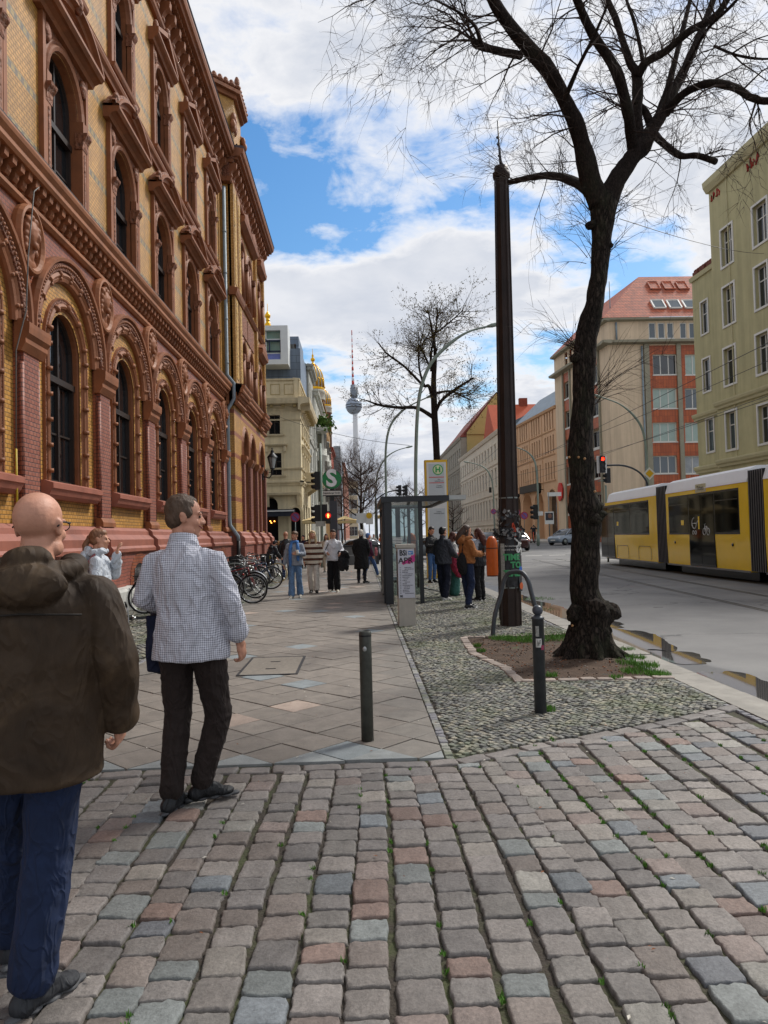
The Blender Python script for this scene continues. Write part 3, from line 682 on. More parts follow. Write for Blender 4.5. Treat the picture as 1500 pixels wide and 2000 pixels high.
# piers
mb = MB(FT); mb.mat(0).box(p0-.32, p0+.32, 0, .10, 1.9, 4.98)
for s in (-1, 1): mb.tube([(p0+s*.32, .065, 2.15), (p0+s*.32, .065, 4.8)], .045, 8)
mb.mat(1)
mb.prism([(0, 1.92), (.17, 1.92), (.17, 2.02), (.12, 2.12), (0, 2.12)], p0-.43, p0+.43, 0)
mb.prism([(0, 4.98), (.12, 4.98), (.20, 5.12), (.20, 5.2), (.26, 5.28), (.27, 5.40), (.27, 5.48), (.15, 5.54), (0, 5.54)], p0-.46, p0+.46, 0)
pr = mb.build('pier', [m_rp, m_tc], pb, loc=(FX, p0, 0)); rep(pr, p0, piers)
# arch mouldings
mb = MB(FT); mb.mat(0)
mb.mould(arch_path(b0, 5.5, 5.5, 1.42, 22, False), [(0, -.14), (0, .0), (.03, .05), (.09, .07), (.14, .03), (.14, -.02), (.18, -.02)])
mb.mould(arch_path(b0, 5.5, 5.5, 1.50, 22, False), [(0, 0), (.02, .07), (.07, .10), (.13, .07), (.15, .02)])
mb.mat(1).mould(arch_path(b0, 5.5, 5.5, 1.64, 22, False), [(0, .06), (.02, .10), (.16, .12), (.19, .06)])
mb.mat(0).mould(arch_path(b0, 5.5, 5.5, 1.82, 22, False), [(0, .1), (.02, .17), (.08, .18), (.11, .1), (.11, 0)])
for i in range(9):     # bands tied round the roll
 a = PI*(i+.5)/9; c_, s_ = math.cos(a), math.sin(a)
 mb.tube([(b0+1.50*c_, -.06, 5.5+1.50*s_), (b0+1.50*c_, .10, 5.5+1.50*s_)], .04, 6); mb.tube([(b0+1.59*c_-.03*s_, .06, 5.5+1.59*s_+.03*c_), (b0+1.59*c_+.03*s_, .06, 5.5+1.59*s_-.03*c_)], .07, 8)
for i in range(60):    # beads
 a = PI*(i+.5)/60; c_, s_ = math.cos(a), math.sin(a); mb.ball((b0+1.735*c_, .11, 5.5+1.735*s_), .034, 5)
mb.mat(1)
for s in (-1, 1): mb.ball((b0+s*1.66, .08, 5.8), (.09, .08, .26), 8)
av = mb.build('archivolt', [m_tc, m_rel2], pb, loc=(FX, b0, 0)); rep(av, b0, bays)
# window surrounds of the arcade
mb = MB(FT); mb.mat(0)
mb.mould(arch_path(b0, 2.77, 5.5, .80, 16), [(0, -.30), (0, -.12), (.04, -.07), (.10, -.03)])
mb.mould(arch_path(b0, 2.77, 5.5, .90, 16), [(0, -.05), (.015, .0), (.06, .025), (.11, .0), (.125, -.05)])
mb.mat(1).mould(arch_path(b0, 2.77, 5.5, 1.0, 16), [(0, -.04), (.01, -.02), (.09, -.02), (.10, -.05)])
mb.mat(0).mould(arch_path(b0, 2.77, 5.5, 1.09, 16), [(0, -.05), (.0, -.01), (.03, .0), (.04, -.07)])
for s in (-1, 1):
 for i in range(6): mb.tube([(b0+s*.957, -.0, 2.95+i*.5), (b0+s*.957, -.0, 3.02+i*.5)], .078, 8)
for i in range(5):
 a = PI*(i+.5)/5; c_, s_ = math.cos(a), math.sin(a); mb.tube([(b0+.957*c_-.035*s_, 0, 5.5+.957*s_+.035*c_), (b0+.957*c_+.035*s_, 0, 5.5+.957*s_-.035*c_)], .078, 8)
mb.mat(2).prism([(-.3, 2.43), (.1, 2.43), (.16, 2.50), (.20, 2.60), (.23, 2.62), (.23, 2.72), (.05, 2.78), (-.3, 2.78)], b0-1.36, b0+1.36, 0)
sr = mb.build('window_surround', [m_tc, m_rel2, m_plc], pb, loc=(FX, b0, 0)); rep(sr, b0, bays)
def arched_window(name, uc, hw, zb, zs, d, tr=None, curtain=True):
 mb = MB(FT); mb.mould(arch_path(uc, zb, zs, hw, 14), [(0, d+.07), (-.085, d+.07), (-.095, d)])
 mb.box(uc-hw, uc+hw, d, d+.07, zb, zb+.09); mb.box(uc-.035, uc+.035, d, d+.08, zb, zs+hw*.95); tr = tr or zs-.35
 mb.box(uc-hw, uc+hw, d, d+.12, tr, tr+.13)
 for s in (-1, 1): mb.box(uc+s*(hw-.08)-.03, uc+s*(hw-.08)+.03, d, d+.10, zb, tr)
 mb.box(uc-hw, uc+hw, d, d+.05, (zb+tr)/2-.02, (zb+tr)/2+.02)
 w = mb.build(name, m_fr, pb, loc=(FX, uc, 0)); g = MB(FT); path = arch_path(uc, zb, zs, hw, 14)
 g.poly(*[(p[0], d+.012, p[1]) for p in path]); g.build('pane', m_gl, w)
 if curtain:
  c = MB(FT); c.smooth = True
  for s in (-1, 1):
   n = 22; u0, u1 = (uc-hw*.95, uc-hw*.1) if s < 0 else (uc+hw*.25, uc+hw*.95); pts = [(u0+(u1-u0)*i/n, d-.18+.03*math.sin(i*1.9)) for i in range(n+1)]
   for a, b in zip(pts, pts[1:]): c.poly((a[0], a[1], zb), (b[0], b[1], zb), (b[0], b[1], zs+hw*.4), (a[0], a[1], zs+hw*.4))
 return w
w1 = arched_window('window', b0, .82, 2.77, 5.5, -.28, 4.85); rep(w1, b0, bays)
# head medallions between the arches
mb = MB(FT); zc = 7.12
for i in range(24): pass
mb.mat(0)
ring = [(p0+.46*math.cos(2*PI*i/28), zc+.56*math.sin(2*PI*i/28), math.cos(2*PI*i/28), math.sin(2*PI*i/28)) for i in range(29)]
mb.mould(ring, [(-.06, .0), (-.05, .12), (.0, .17), (.05, .16), (.08, .08), (.08, 0)])
mb.mat(1).poly(*[(p[0]-.04*p[2], .015, p[1]-.04*p[3]) for p in ring[:-1]])
mb.mat(0); hb = MB(FT)
hb.ball((p0, .2, zc+.08), (.20, .2, .27), 14); hb.ball((p0, .14, zc-.25), (.13, .12, .2), 10); hb.ball((p0, .1, zc-.42), (.3, .12, .13), 10)
hb.ball((p0+.02, .40, zc+.02), (.04, .07, .09), 8); hb.ball((p0, .33, zc-.12), (.09, .08, .08), 8); hb.ball((p0, .33, zc+.15), (.14, .07, .05), 8)
for i in range(13):
 a = PI*(.05+.9*i/12); hb.ball((p0+.21*math.cos(a), .18+.06*math.sin(i*2.1), zc+.14+.24*math.sin(a)), (.075, .11, .075), 7)
for s in (-1, 1):
 for q in range(3): hb.ball((p0+s*.2, .16, zc+.05-q*.12), (.07, .1, .08), 7)
md = mb.build('medallion', [m_tcl, m_rb], pb, loc=(FX, p0, 0))
hd = MB(); hd.v = hb.v; hd.f = hb.f; hd.mi = hb.mi; hd.sm = hb.sm
hd.v = [(FX+(p[0]-FX)*.62, p[1], p[2]) for p in hd.v]; x = remesh(hd, 'head_relief', m_tc, .018, 2); x.data.transform(Matrix.Translation((-FX, -p0, 0))); x.parent = md
rep(md, p0, piers)
# string course with corbels
def course(u0, u1, X=0.0):
 mb = MB(FT); mb.mat(0)
 mb.prism([(X-.3, 7.68), (X+.05, 7.68), (X+.11, 7.74), (X+.11, 7.80), (X+.06, 7.86), (X-.3, 7.86)], u0, u1, 0)
 mb.prism([(X-.3, 8.20), (X+.30, 8.20), (X+.34, 8.26), (X+.34, 8.34), (X+.40, 8.42), (X+.42, 8.48), (X+.42, 8.52), (X-.02, 8.60), (X-.3, 8.60)], u0, u1, 0)
 mb.mat(1).box(u0, u1, X-.3, X+.04, 7.86, 8.20); u = u0+.12
 mb.mat(2)
 while u < u1-.1:
  mb.prism([(X+.03, 7.90), (X+.10, 7.90), (X+.14, 7.96), (X+.15, 8.04), (X+.24, 8.07), (X+.26, 8.20), (X+.03, 8.20)], u, u+.15, 0); u += .30
 mb.mat(3).prism([(X-.02, 8.60), (X+.42, 8.523), (X+.42, 8.545), (X-.02, 8.625)], u0, u1, 0); return mb
course(Y_S, Y_E).build('string_course', [m_tcl, m_tc, m_tc, M('lead_flashing', '#2e2b2c', .6, .1, 4)], pb)
# first-floor windows
def floor_surround(b, hw, zb, zs, out, ped, ztop, proj):
 mb = MB(FT); mb.mat(0)
 mb.mould(arch_path(b, zb, zs, hw, 14), [(0, -.36), (0, -.08), (.02, -.04)])
 mb.mould(arch_path(b, zs, zs, hw+.02, 14, False), [(0, -.04), (.02, .03), (.09, .06), (.12, .03), (.14, .0), (.20, .03), (.24, .0), (.24, -.05)])
 for s in (-1, 1):
  a, c = sorted((b+s*hw, b+s*(out-.14))); zc = zs-.62
  mb.mat(0).box(a, c, -.1, .05, zb, zc); mb.mat(1).box(a+.07, c-.07, .04, .062, zb+.12, zc-.1)
  mb.mat(1).prism([(-.1, zc), (.06, zc), (.08, zc+.18), (.16, zc+.30), (.17, zc+.36), (-.1, zc+.36)], a-.03, c+.04, 0)
  mb.mat(0).box(a, c, -.1, .07, zc+.36, zs)
  a, c = sorted((b+s*(out-.13), b+s*out)); mb.mat(0).box(a, c, -.1, .055, zb-.1, ztop)
  mb.mat(1).ball((b+s*(hw+.12), .03, ztop-.28), (.17, .07, .2), 8)
 mb.mat(1)
 n = 10      # spandrels
 for i in range(n):
  a, c = PI-PI*i/n, PI-PI*(i+1)/n; r = hw+.24
  mb.poly((b+r*math.cos(a), .0, zs+r*math.sin(a)), (b+r*math.cos(c), .0, zs+r*math.sin(c)), (b+r*math.cos(c), .0, ztop), (b+r*math.cos(a), .0, ztop))
 hwp = out+.22; zt = ztop
 mb.mat(0).prism([(-.1, zt), (.10, zt), (.14, zt+.08), (.24, zt+.13), (proj-.06, zt+.13), (proj, zt+.20), (proj, zt+.27), (-.1, zt+.27)], b-hwp, b+hwp, 0)
 z2 = zt+.27
 if ped == 'seg':
  R = (hwp**2+.62**2)/(2*.62); zc = z2+.62-R; a0 = math.asin(hwp/R); path = []
  for i in range(17):
   a = -a0+2*a0*i/16; path.append((b+R*math.sin(a), zc+R*math.cos(a), math.sin(a), math.cos(a)))
  mb.mould(path, [(-.26, -.05), (-.26, .10), (-.2, .18), (-.17, .18), (-.15, proj-.12), (-.06, proj-.10), (-.02, proj), (.04, proj), (.06, proj-.05), (.06, -.1)])
  mb.mat(1).mould(path, [(.05, proj-.3), (.05, proj-.06), (.13, proj-.07), (.14, proj-.3)])
  mb.poly(*[(p[0], .06, p[1]-.2) for p in path]+[(b+hwp, .06, z2), (b-hwp, .06, z2)])
  top = z2+.66
 else:
  for s in (-1, 1):
   mb.bar((b+s*hwp, proj/2, z2+.06), (b, proj/2, z2+.66), proj, .15, (0, 1, 0)) if False else None
   p_ = [(b+s*hwp, z2), (b+s*hwp, z2+.13), (b, z2+.72), (b, z2+.55)]
   mb.prism([(p_[0][0], p_[0][1]), (p_[1][0], p_[1][1]), (p_[2][0], p_[2][1]), (p_[3][0], p_[3][1])], -.1, proj, 1)
  mb.mat(1).poly((b-hwp, .07, z2), (b+hwp, .07, z2), (b, .07, z2+.6)); top = z2+.70
 mb.mat(1)
 for s in (-1, 1): mb.ball((b+s*(hwp-.12), proj-.12, z2+.16), (.13, .1, .24), 8)
 mb.ball((b, proj-.06, top), (.11, .11, .2), 8)
 mb.mat(0).prism([(-.3, zb-.16), (.10, zb-.16), (.14, zb-.1), (.16, zb-.02), (-.3, zb)], b-out-.05, b+out+.05, 0)
 return mb
s2 = floor_surround(b0, .84, 8.75, 10.9, 1.20, 'seg', 11.98, .36).build('window_surround', [m_tc, m_rel], pb, loc=(FX, b0, 0)); rep(s2, b0, bays)
w2 = arched_window('window', b0, .86, 8.7, 10.9, -.30, 10.2); rep(w2, b0, bays)
mb = MB(FT); mb.prism([(-.1, 13.02), (.04, 13.02), (.06, 13.1), (.12, 13.16), (.15, 13.24), (.12, 13.32), (-.1, 13.34)], Y_S, Y_E, 0)
mb.prism([(-.1, 13.44), (.03, 13.44), (.06, 13.5), (-.1, 13.52)], Y_S, Y_E, 0); mb.build('sill_band', [m_tc], pb)
s3 = floor_surround(b0, .68, 13.62, 15.75, 1.0, 'tri', 16.72, .28).build('window_surround', [m_tc, m_rel], pb, loc=(FX, b0, 0)); rep(s3, b0, bays)
w3 = arched_window('window', b0, .70, 13.6, 15.75, -.30, 15.3); rep(w3, b0, bays)
# main cornice
def cornice(u0, u1, X=0.0, end=False):
 mb = MB(FT); mb.mat(0)
 mb.prism([(X-.3, 17.86), (X+.06, 17.86), (X+.12, 17.94), (X+.14, 18.02), (X+.06, 18.08), (X-.3, 18.08)], u0, u1, 0)
 mb.mat(1).box(u0, u1, X-.3, X+.03, 18.08, 18.72)
 mb.mat(0).prism([(X-.3, 18.72), (X+.20, 18.72), (X+.24, 18.80), (X+.24, 18.86), (X-.3, 18.86)], u0, u1, 0)
 mb.mat(0).prism([(X-.3, 19.0), (X+.55, 19.0), (X+.58, 19.10), (X+.66, 19.14), (X+.70, 19.26), (X+.70, 19.34), (X-.3, 19.5)], u0, u1, 0)
 mb.mat(1).box(u0, u1, X-.3, X+.28, 18.86, 19.0)
 u = u0+.1; mb.mat(2)
 while u < u1-.2:
  mb.prism([(X+.02, 18.14), (X+.08, 18.12), (X+.12, 18.3), (X+.20, 18.42), (X+.34, 18.52), (X+.36, 18.72), (X+.02, 18.72)], u, u+.22, 0)
  mb.ball((u+.11, X+.10, 18.16), (.07, .07, .1), 6); u += .65
 u = u0+.05; mb.mat(0)
 while u < u1-.05: mb.box(u, u+.12, X+.27, X+.42, 18.87, 18.99); u += .22
 mb.mat(3).prism([(X-.3, 19.5), (X+.70, 19.34), (X+.74, 19.40), (X+.70, 19.46), (X-.3, 19.6)], u0, u1, 0); return mb
m_gut = M('gutter_zinc', '#41363a', .6, .2, 6, metal=.2)
cornice(Y_S, Y_E+.5).build('cornice', [m_tc, m_rel2, m_tc, m_gut], pb)
# projecting corner wing
RX = .40; RU0, RU1 = 33.75, 44.6
mb = MB(FT)
mb.mat(1)
cs = [36.9, 39.3]; arc2 = 43.6
mb.mat(0)
def wing(z0, z1, zb, zs, hw, hw2, mat_i):
 mb.mat(mat_i)
 us = [RU0, 38.1, 41.6, RU1]
 mb.archwall(RU0, 38.1, z0, z1, cs[0], hw, zb, zs, RX); mb.archwall(38.1, 41.0, z0, z1, cs[1], hw, zb, zs, RX); mb.archwall(41.0, RU1, z0, z1, 42.8, hw2, zb, zs, RX)
wing(1.8, 7.7, 2.0, 6.0, .85, .9, 1); wing(8.4, 13.0, 8.7, 10.6, .72, .8, 0); wing(13.0, 18.0, 13.6, 15.6, .72, .8, 0)
mb.mat(1).poly((RU0, 0-.1, 0), (RU0, RX, 0), (RU0, RX, 7.7), (RU0, -.1, 7.7)); mb.mat(0).poly((RU0, -.1, 7.7), (RU0, RX, 7.7), (RU0, RX, 18), (RU0, -.1, 18))
mb.mat(1).poly((RU1, RX, 0), (RU1, -12, 0), (RU1, -12, 7.7), (RU1, RX, 7.7)); mb.mat(0).poly((RU1, RX, 7.7), (RU1, -12, 7.7), (RU1, -12, 18), (RU1, RX, 18))
mb.build('corner_wall', [m_yp, m_ys], pb)
mb = MB(FT); plinth(mb, RU0-.1, RU1+.25, RX+.26)
for a, b in ((RU0-.15, RU0+2.0), (37.6, 38.6), (40.4, 41.6), (43.9, RU1+.35)): plinth(mb, a, b, RX+.40)
mb.build('corner_plinth', [m_pl, m_plc], pb)
mb = course(RU0-.3, RU1+.3, RX)
for a, b in ((RU0-.3, 35.9), (41.2, 42.6)): m2 = course(a, b, RX+.14); n0 = len(mb.v); mb.v += m2.v; mb.f += [tuple(i+n0 for i in f) for f in m2.f]; mb.mi += m2.mi; mb.sm += m2.sm
mb.build('corner_string_course', [m_tcl, m_tc, m_tc, MATS['lead_flashing']], pb)
cornice(RU0-.35, RU1+.7, RX).build('corner_cornice', [m_tc, m_rel2, m_tc, m_gut], pb)
mb = MB(FT)   # flat pilaster strips on the wing
for a, b in ((RU0+.0, RU0+.9), (RU0+1.2, RU0+2.0), (41.0, 41.45), (44.1, RU1)):
 mb.mat(0).box(a, b, RX-.1, RX+.14, 8.6, 17.9)
 mb.mat(1).box(a+.18, b-.18, RX+.13, RX+.16, 8.9, 12.6); mb.mat(1).box(a+.18, b-.18, RX+.13, RX+.16, 13.3, 17.5)
mb.mat(2).prism([(RX-.1, 12.7), (RX+.2, 12.7), (RX+.26, 12.82), (RX+.3, 13.0), (RX-.1, 13.1)], RU0-.2, RU0+2.2, 0)
mb.mat(2).prism([(RX-.1, 13.02), (RX+.08, 13.02), (RX+.2, 13.18), (RX+.15, 13.3), (RX-.1, 13.32)], RU0+2.1, RU1+.05, 0)
mb.build('corner_pilasters', [m_yp, reliefmat('ochre_relief', '#a8833f', 9.0, 1.2), m_tc], pb)
for u in (cs+[42.8]):
 for (zb, zs, hw) in ((2.0, 6.0, .85), (8.7, 10.6, .72), (13.6, 15.6, .72)):
  mb = MB(lambda u_, d, z: (FX+RX+d, u_, z)); mb.mat(0)
  mb.mould(arch_path(u, zb, zs, hw, 12), [(0, -.34), (0, 0), (.03, .06), (.12, .09), (.16, .03), (.22, .06), (.30, .0), (.30, -.05)])
  if zb < 3:
   for s in (-1, 1):
    mb.mat(1).box(u+s*(hw+.18)-.2, u+s*(hw+.18)+.2, 0, .12, 1.9, 5.2); mb.mat(0).prism([(0, 5.2), (.14, 5.2), (.26, 5.4), (.26, 5.55), (0, 5.6)], u+s*(hw+.18)-.28, u+s*(hw+.18)+.28, 0)
  else:
   for s in (-1, 1): mb.mat(0).tube([(u+s*(hw+.15), .1, zb), (u+s*(hw+.15), .1, zs-.35)], .13, 10); mb.mat(2).box(u+s*(hw+.15)-.2, u+s*(hw+.15)+.2, -.05, .22, zs-.35, zs-.05)
   if u == 42.8 or zb > 12: mb.mat(0).prism([(0, zs+1.25), (.12, zs+1.25), (.36, zs+1.4), (.4, zs+1.6), (0, zs+1.7)], u-1.25, u+1.25, 0); mb.prism([(u-1.25, zs+1.7), (u, zs+2.2), (u+1.25, zs+1.7)], 0, .35, 1)
   else: mb.mat(2).box(u-1.1, u+1.1, 0, .05, zs+1.05, zs+2.2)
  mb.build('window_surround', [m_tc, m_rp, m_rel], pb)
  o_ = FX; FTs = FT
  FT = lambda u_, d, z: (FX+RX+d, u_, z)
  arched_window('window', u, hw+.02, zb, zs, -.35, None, False)
  FT = FTs
# basement openings with bars
def base_opening(u, w, zt, d=.262):
 mb = MB(FT); zs = zt-w/2*.75
 path = [(u-w/2, 0.1)]+[(u+w/2*math.cos(PI-PI*i/10), zs+w/2*.75*math.sin(PI-PI*i/10)) for i in range(11)]+[(u+w/2, .1)]
 mb.mat(0).poly(*[(p[0], d, p[1]) for p in path])
 for i in range(9): x_ = u-w/2+w*(i+.5)/9; mb.mat(1).tube([(x_, d+.03, .12), (x_, d+.03, zt-.12)], .011, 5)
 mb.mat(1).box(u-w/2, u+w/2, d+.02, d+.04, .45, .49)
 pth = arch_path(u, .1, zs, w/2, 10); pth = [(p[0], zs+(p[1]-zs)*.75 if p[1] > zs else p[1], p[2], p[3]) for p in pth]
 mb.mat(2).mould(pth, [(0, d-.05), (0, d+.012), (.26, d+.012), (.26, d-.05)])
 mb.build('basement_window', [M('void', '#060505', .9), m_fr, m_rb], pb)
for b in bays[2:]: base_opening(b, 1.0, 1.02)
for u in (38.9, 42.8): base_opening(u, 1.0, 1.0, RX+.262)
# roof
mb = MB(FT); mb.prism([(-.2, 19.5), (-2.5, 20.6), (-9, 21.6), (-13.9, 19.2)], Y_S, RU1, 0); mb.build('roof', m_rf, pb)
# octagonal corner turret
tx, ty, tr = -9.75, 43.4, 3.3; z0t, z1t = 19.2, 26.8
mb = MB(); oc = [(tx+tr*math.cos(PI/8+PI/4*k), ty+tr*math.sin(PI/8+PI/4*k)) for k in range(8)]
for k in range(8):
 a, b = oc[k], oc[(k+1) % 8]; mb.mat(0).poly((*a, z0t), (*b, z0t), (*b, z1t), (*a, z1t))
 dx, dy = (b[0]-a[0]), (b[1]-a[1]); ln = math.hypot(dx, dy); nx, ny = dy/ln, -dx/ln; ca, cb = math.atan2(dy, dx), 0
 for t in (.3, .5, .7): mb.mat(1).cbox((a[0]+dx*t+nx*.02, a[1]+dy*t+ny*.02, z0t+4.3), (.26, .12, 2.2), ca)
 mb.mat(2).cbox((a[0]+dx*.5+nx*.05, a[1]+dy*.5+ny*.05, z0t+2.6), (ln+.1, .25, .2), ca)
 [mb.mat(2).ball((a[0]+.30*math.sin(q_)*(dx/ln)*(.4+h_), a[1]+.30*math.sin(q_)*(dy/ln)*(.4+h_), z1t-1.9+h_*math.cos(q_)), (.16, .16, .28), 6) for h_ in (.4, .9) for q_ in (-1.2, -.6, 0, .6, 1.2)]
for (r_, za, zb) in ((tr+.2, z1t, z1t+.25), (tr+.45, z1t+.25, z1t+.45), (tr+.3, z1t+.45, z1t+.6)):
 q = [(tx+r_*math.cos(PI/8+PI/4*k), ty+r_*math.sin(PI/8+PI/4*k)) for k in range(8)]
 for k in range(8): a, b = q[k], q[(k+1) % 8]; mb.mat(2).poly((*a, za), (*b, za), (*b, zb), (*a, zb))
 mb.poly(*[(p[0], p[1], zb) for p in q]); mb.poly(*[(p[0], p[1], za) for p in q][::-1])
for k in range(8):
 a = PI/8+PI/4*k; b = a+PI/4; r_ = tr+.25
 for i in range(7):
  t = i/7; x_ = tx+r_*(math.cos(a)*(1-t)+math.cos(b)*t); y_ = ty+r_*(math.sin(a)*(1-t)+math.sin(b)*t); s_ = .42 if i else .8
  mb.mat(3).ball((x_, y_, z1t+.6+s_*.4), (.16, .16, s_*.5), 6); mb.mat(3).ball((x_, y_, z1t+.65), (.24, .24, .16), 6)
mb.mat(4).lathe((tx, ty, z1t+.6), [(tr, 0), (tr*.9, .3), (tr*.6, .8), (0, 1.1)], 16, False)
mb.build('turret', [m_yp, M('void', '#060505', .9), m_tc, m_rel, m_rf], pb)
# rain pipe
mb = MB(); X_ = FX+.16; Y_ = 33.5
mb.tube([(X_, Y_, .1), (X_, Y_, 1.7)], .075, 10); mb.mat(1).tube([(X_+.38, Y_-.05, .05), (X_+.38, Y_-.05, 1.5)], .085, 10)
mb.mat(0).tube([(X_+.38, Y_-.05, 1.5), (X_+.36, Y_-.05, 1.7), (X_+.02, Y_-.05, 2.2), (X_, Y_-.05, 2.5), (X_, Y_-.05, 7.4), (X_+.30, Y_-.05, 7.9), (X_+.30, Y_-.05, 8.6), (X_, Y_-.05, 9.0), (X_, Y_-.05, 17.6)], .085, 10)
for z in (3.5, 5.5, 9.5, 11.5, 13.6, 15.5): mb.lathe((X_, Y_-.05, z), [(.10, 0), (.10, .06)], 10)
mb.build('rain_pipe', [M('pipe_zinc', '#7d8a92', .6, .2, 3, metal=.1), M('cast_iron', '#1f1c1c', .6)], pb)
# thin cable run down the first pier (with its yellow sleeve)
mb = MB(); pts = [(-5.85, 14.3, 8.6), (-5.72, 13.35, 7.9), (-5.68, 13.0, 6.6), (-5.68, 12.9, 5.6), (-5.85, 12.88, 4.9), (-5.85, 12.85, 3.2)]
mb.tube(pts, .012, 5); mb.mat(1).tube([(-5.85, 12.85, 3.2), (-5.84, 12.85, 2.0)], .018, 6)
mb.build('cable', [M('cable_grey', '#5f5c58', .6), M('cable_yellow', '#b59a28', .5)], pb)
# wall lantern at the far corner
q = onX(532, 905, -5.0)
ln = thing('wall_lantern', 'black four-sided wall lantern on a scrolled bracket at the far corner of the brick building', 'lantern', (q.x, q.y, q.z-.8))
mb = MB(); mb.tube([(q.x-.55, q.y, q.z-.75), (q.x-.2, q.y, q.z-.85), (q.x, q.y, q.z-.6), (q.x, q.y, q.z-.25)], .035, 8); mb.tube([(q.x-.55, q.y, q.z-.2), (q.x-.3, q.y, q.z-.5), (q.x, q.y, q.z-.55)], .025, 6); mb.box(q.x-.62, q.x-.52, q.y-.08, q.y+.08, q.z-.95, q.z-.1); mb.build('bracket', M('black_iron', '#16181c', .45, .1, 5), ln)
mb = MB(); mb.lathe(q-Vector((0, 0, .28)), [(.13, 0), (.26, .62)], 4, False); mb.build('glass', M('lantern_glass', '#a9b0b2', .15, .1, 3), ln)
mb = MB();
for k in range(4):
 a = PI/2*k; mb.bar((q.x+.13*math.cos(a), q.y+.13*math.sin(a), q.z-.28), (q.x+.27*math.cos(a), q.y+.27*math.sin(a), q.z+.34), .03)
mb.lathe(q+Vector((0, 0, .33)), [(.31, 0), (.29, .06), (.12, .26), (.09, .34), (.11, .38), (.03, .46), (.05, .52), (0, .62)], 8, False); mb.lathe(q-Vector((0, 0, .34)), [(.02, -.05), (.14, .02), (.14, .07)], 8)
mb.build('lantern_cage', MATS['black_iron'], ln)
# white painted light well block against the plinth
mb = MB(); mb.prism([(-5.74, 0), (-5.30, 0), (-5.30, .44), (-5.34, .50), (-5.74, .50)], 16.0, 18.35, 1); tag(mb.build('light_well_wall', M('chalky_render', '#b9b8b2', .85, .2, 3, .3, 30, dirt=.3)), 'low whitish rendered block against the foot of the brick building', 'low wall')
# ---------------------------------------------------------------- generic houses
class Fr:
 """a facade's own frame: u along it, d out of it, z up"""
 def __init__(s, p0, p1, z0=0.0, flip=1):
  s.T, s.L = frame_T(p0, p1, z0); a = Vector((p0[0], p0[1])); b = Vector((p1[0], p1[1])); s.a = a; s.d = (b-a).normalized(); s.n = Vector((s.d.y, -s.d.x)); s.z0 = z0
 def px(s, x, y):
  r = ray(x, y); e = Vector((0, 0, EYE)); den = r.x*s.n.x+r.y*s.n.y; t = (s.a.x*s.n.x+s.a.y*s.n.y)/den
  p = e+r*t; return ((p.x-s.a.x)*s.d.x+(p.y-s.a.y)*s.d.y, p.z-s.z0)
 def rect(s, x0, y0, x1, y1):
  """photo rectangle of an opening read on this wall"""
  ym = (y0+y1)/2; xm = (x0+x1)/2; a = s.px(x0, ym)[0]; b = s.px(x1, ym)[0]; c = s.px(xm, y1)[1]; e = s.px(xm, y0)[1]
  return (min(a, b), max(a, b), c, e)
def win(par, T, r, depth=.18, fm=None, gm=None, nv=1, nh=(.62,), fw=.06, surround=None, sm=None, sill=True, name='window'):
 u0, u1, z0, z1 = r; mb = MB(T); q = -depth; mb.mat(0)
 for a, b, c, d in ((u0, u0+fw, z0, z1), (u1-fw, u1, z0, z1), (u0+fw, u1-fw, z0, z0+fw), (u0+fw, u1-fw, z1-fw, z1)): mb.box(a, b, q, q+.06, c, d)
 for i in range(nv): m_ = u0+(u1-u0)*(i+1)/(nv+1); mb.box(m_-fw*.45, m_+fw*.45, q, q+.055, z0+fw, z1-fw)
 for h in nh: m_ = z0+(z1-z0)*h; mb.box(u0+fw, u1-fw, q, q+.05, m_-fw*.4, m_+fw*.4)
 if surround:
  w = surround; mb.mat(1)
  for a, b, c, d in ((u0-w, u0, z0-w, z1+w), (u1, u1+w, z0-w, z1+w), (u0, u1, z1, z1+w), (u0, u1, z0-w, z0)): mb.box(a, b, -.02, .05, c, d)
 elif sill: mb.mat(1).box(u0-.08, u1+.08, -.05, .09, z0-.09, z0)
 w = mb.build(name, [fm or M('white_frame', '#cfcdc6', .5, .05, 5), sm or fm or MATS['white_frame']], par)
 gm = gm or random.choice((m_glf, m_glf, m_glb, M('net_curtain', '#8b9094', .35, .25, 2.5, spec=.7)))
 g = MB(T); g.poly((u0, q+.02, z0), (u1, q+.02, z0), (u1, q+.02, z1), (u0, q+.02, z1)); g.build('pane', gm or m_glf, w); return w
m_glf = glassmat('far_glass', '#20262b', .08, .8, .02); m_glb = glassmat('blue_glass', '#39474f', .06, .9)
M('white_frame', '#cfcdc6', .5, .05, 5); M('brown_frame', '#3b2f28', .5, .1, 5)
def band(mb, T, prof, u0, u1):
 k = MB(T); k.prism(prof, u0, u1, 0); b = len(mb.v); mb.v += k.v; mb.f += [tuple(i+b for i in f) for f in k.f]; mb.mi += [mb.cur]*len(k.f); mb.sm += k.sm
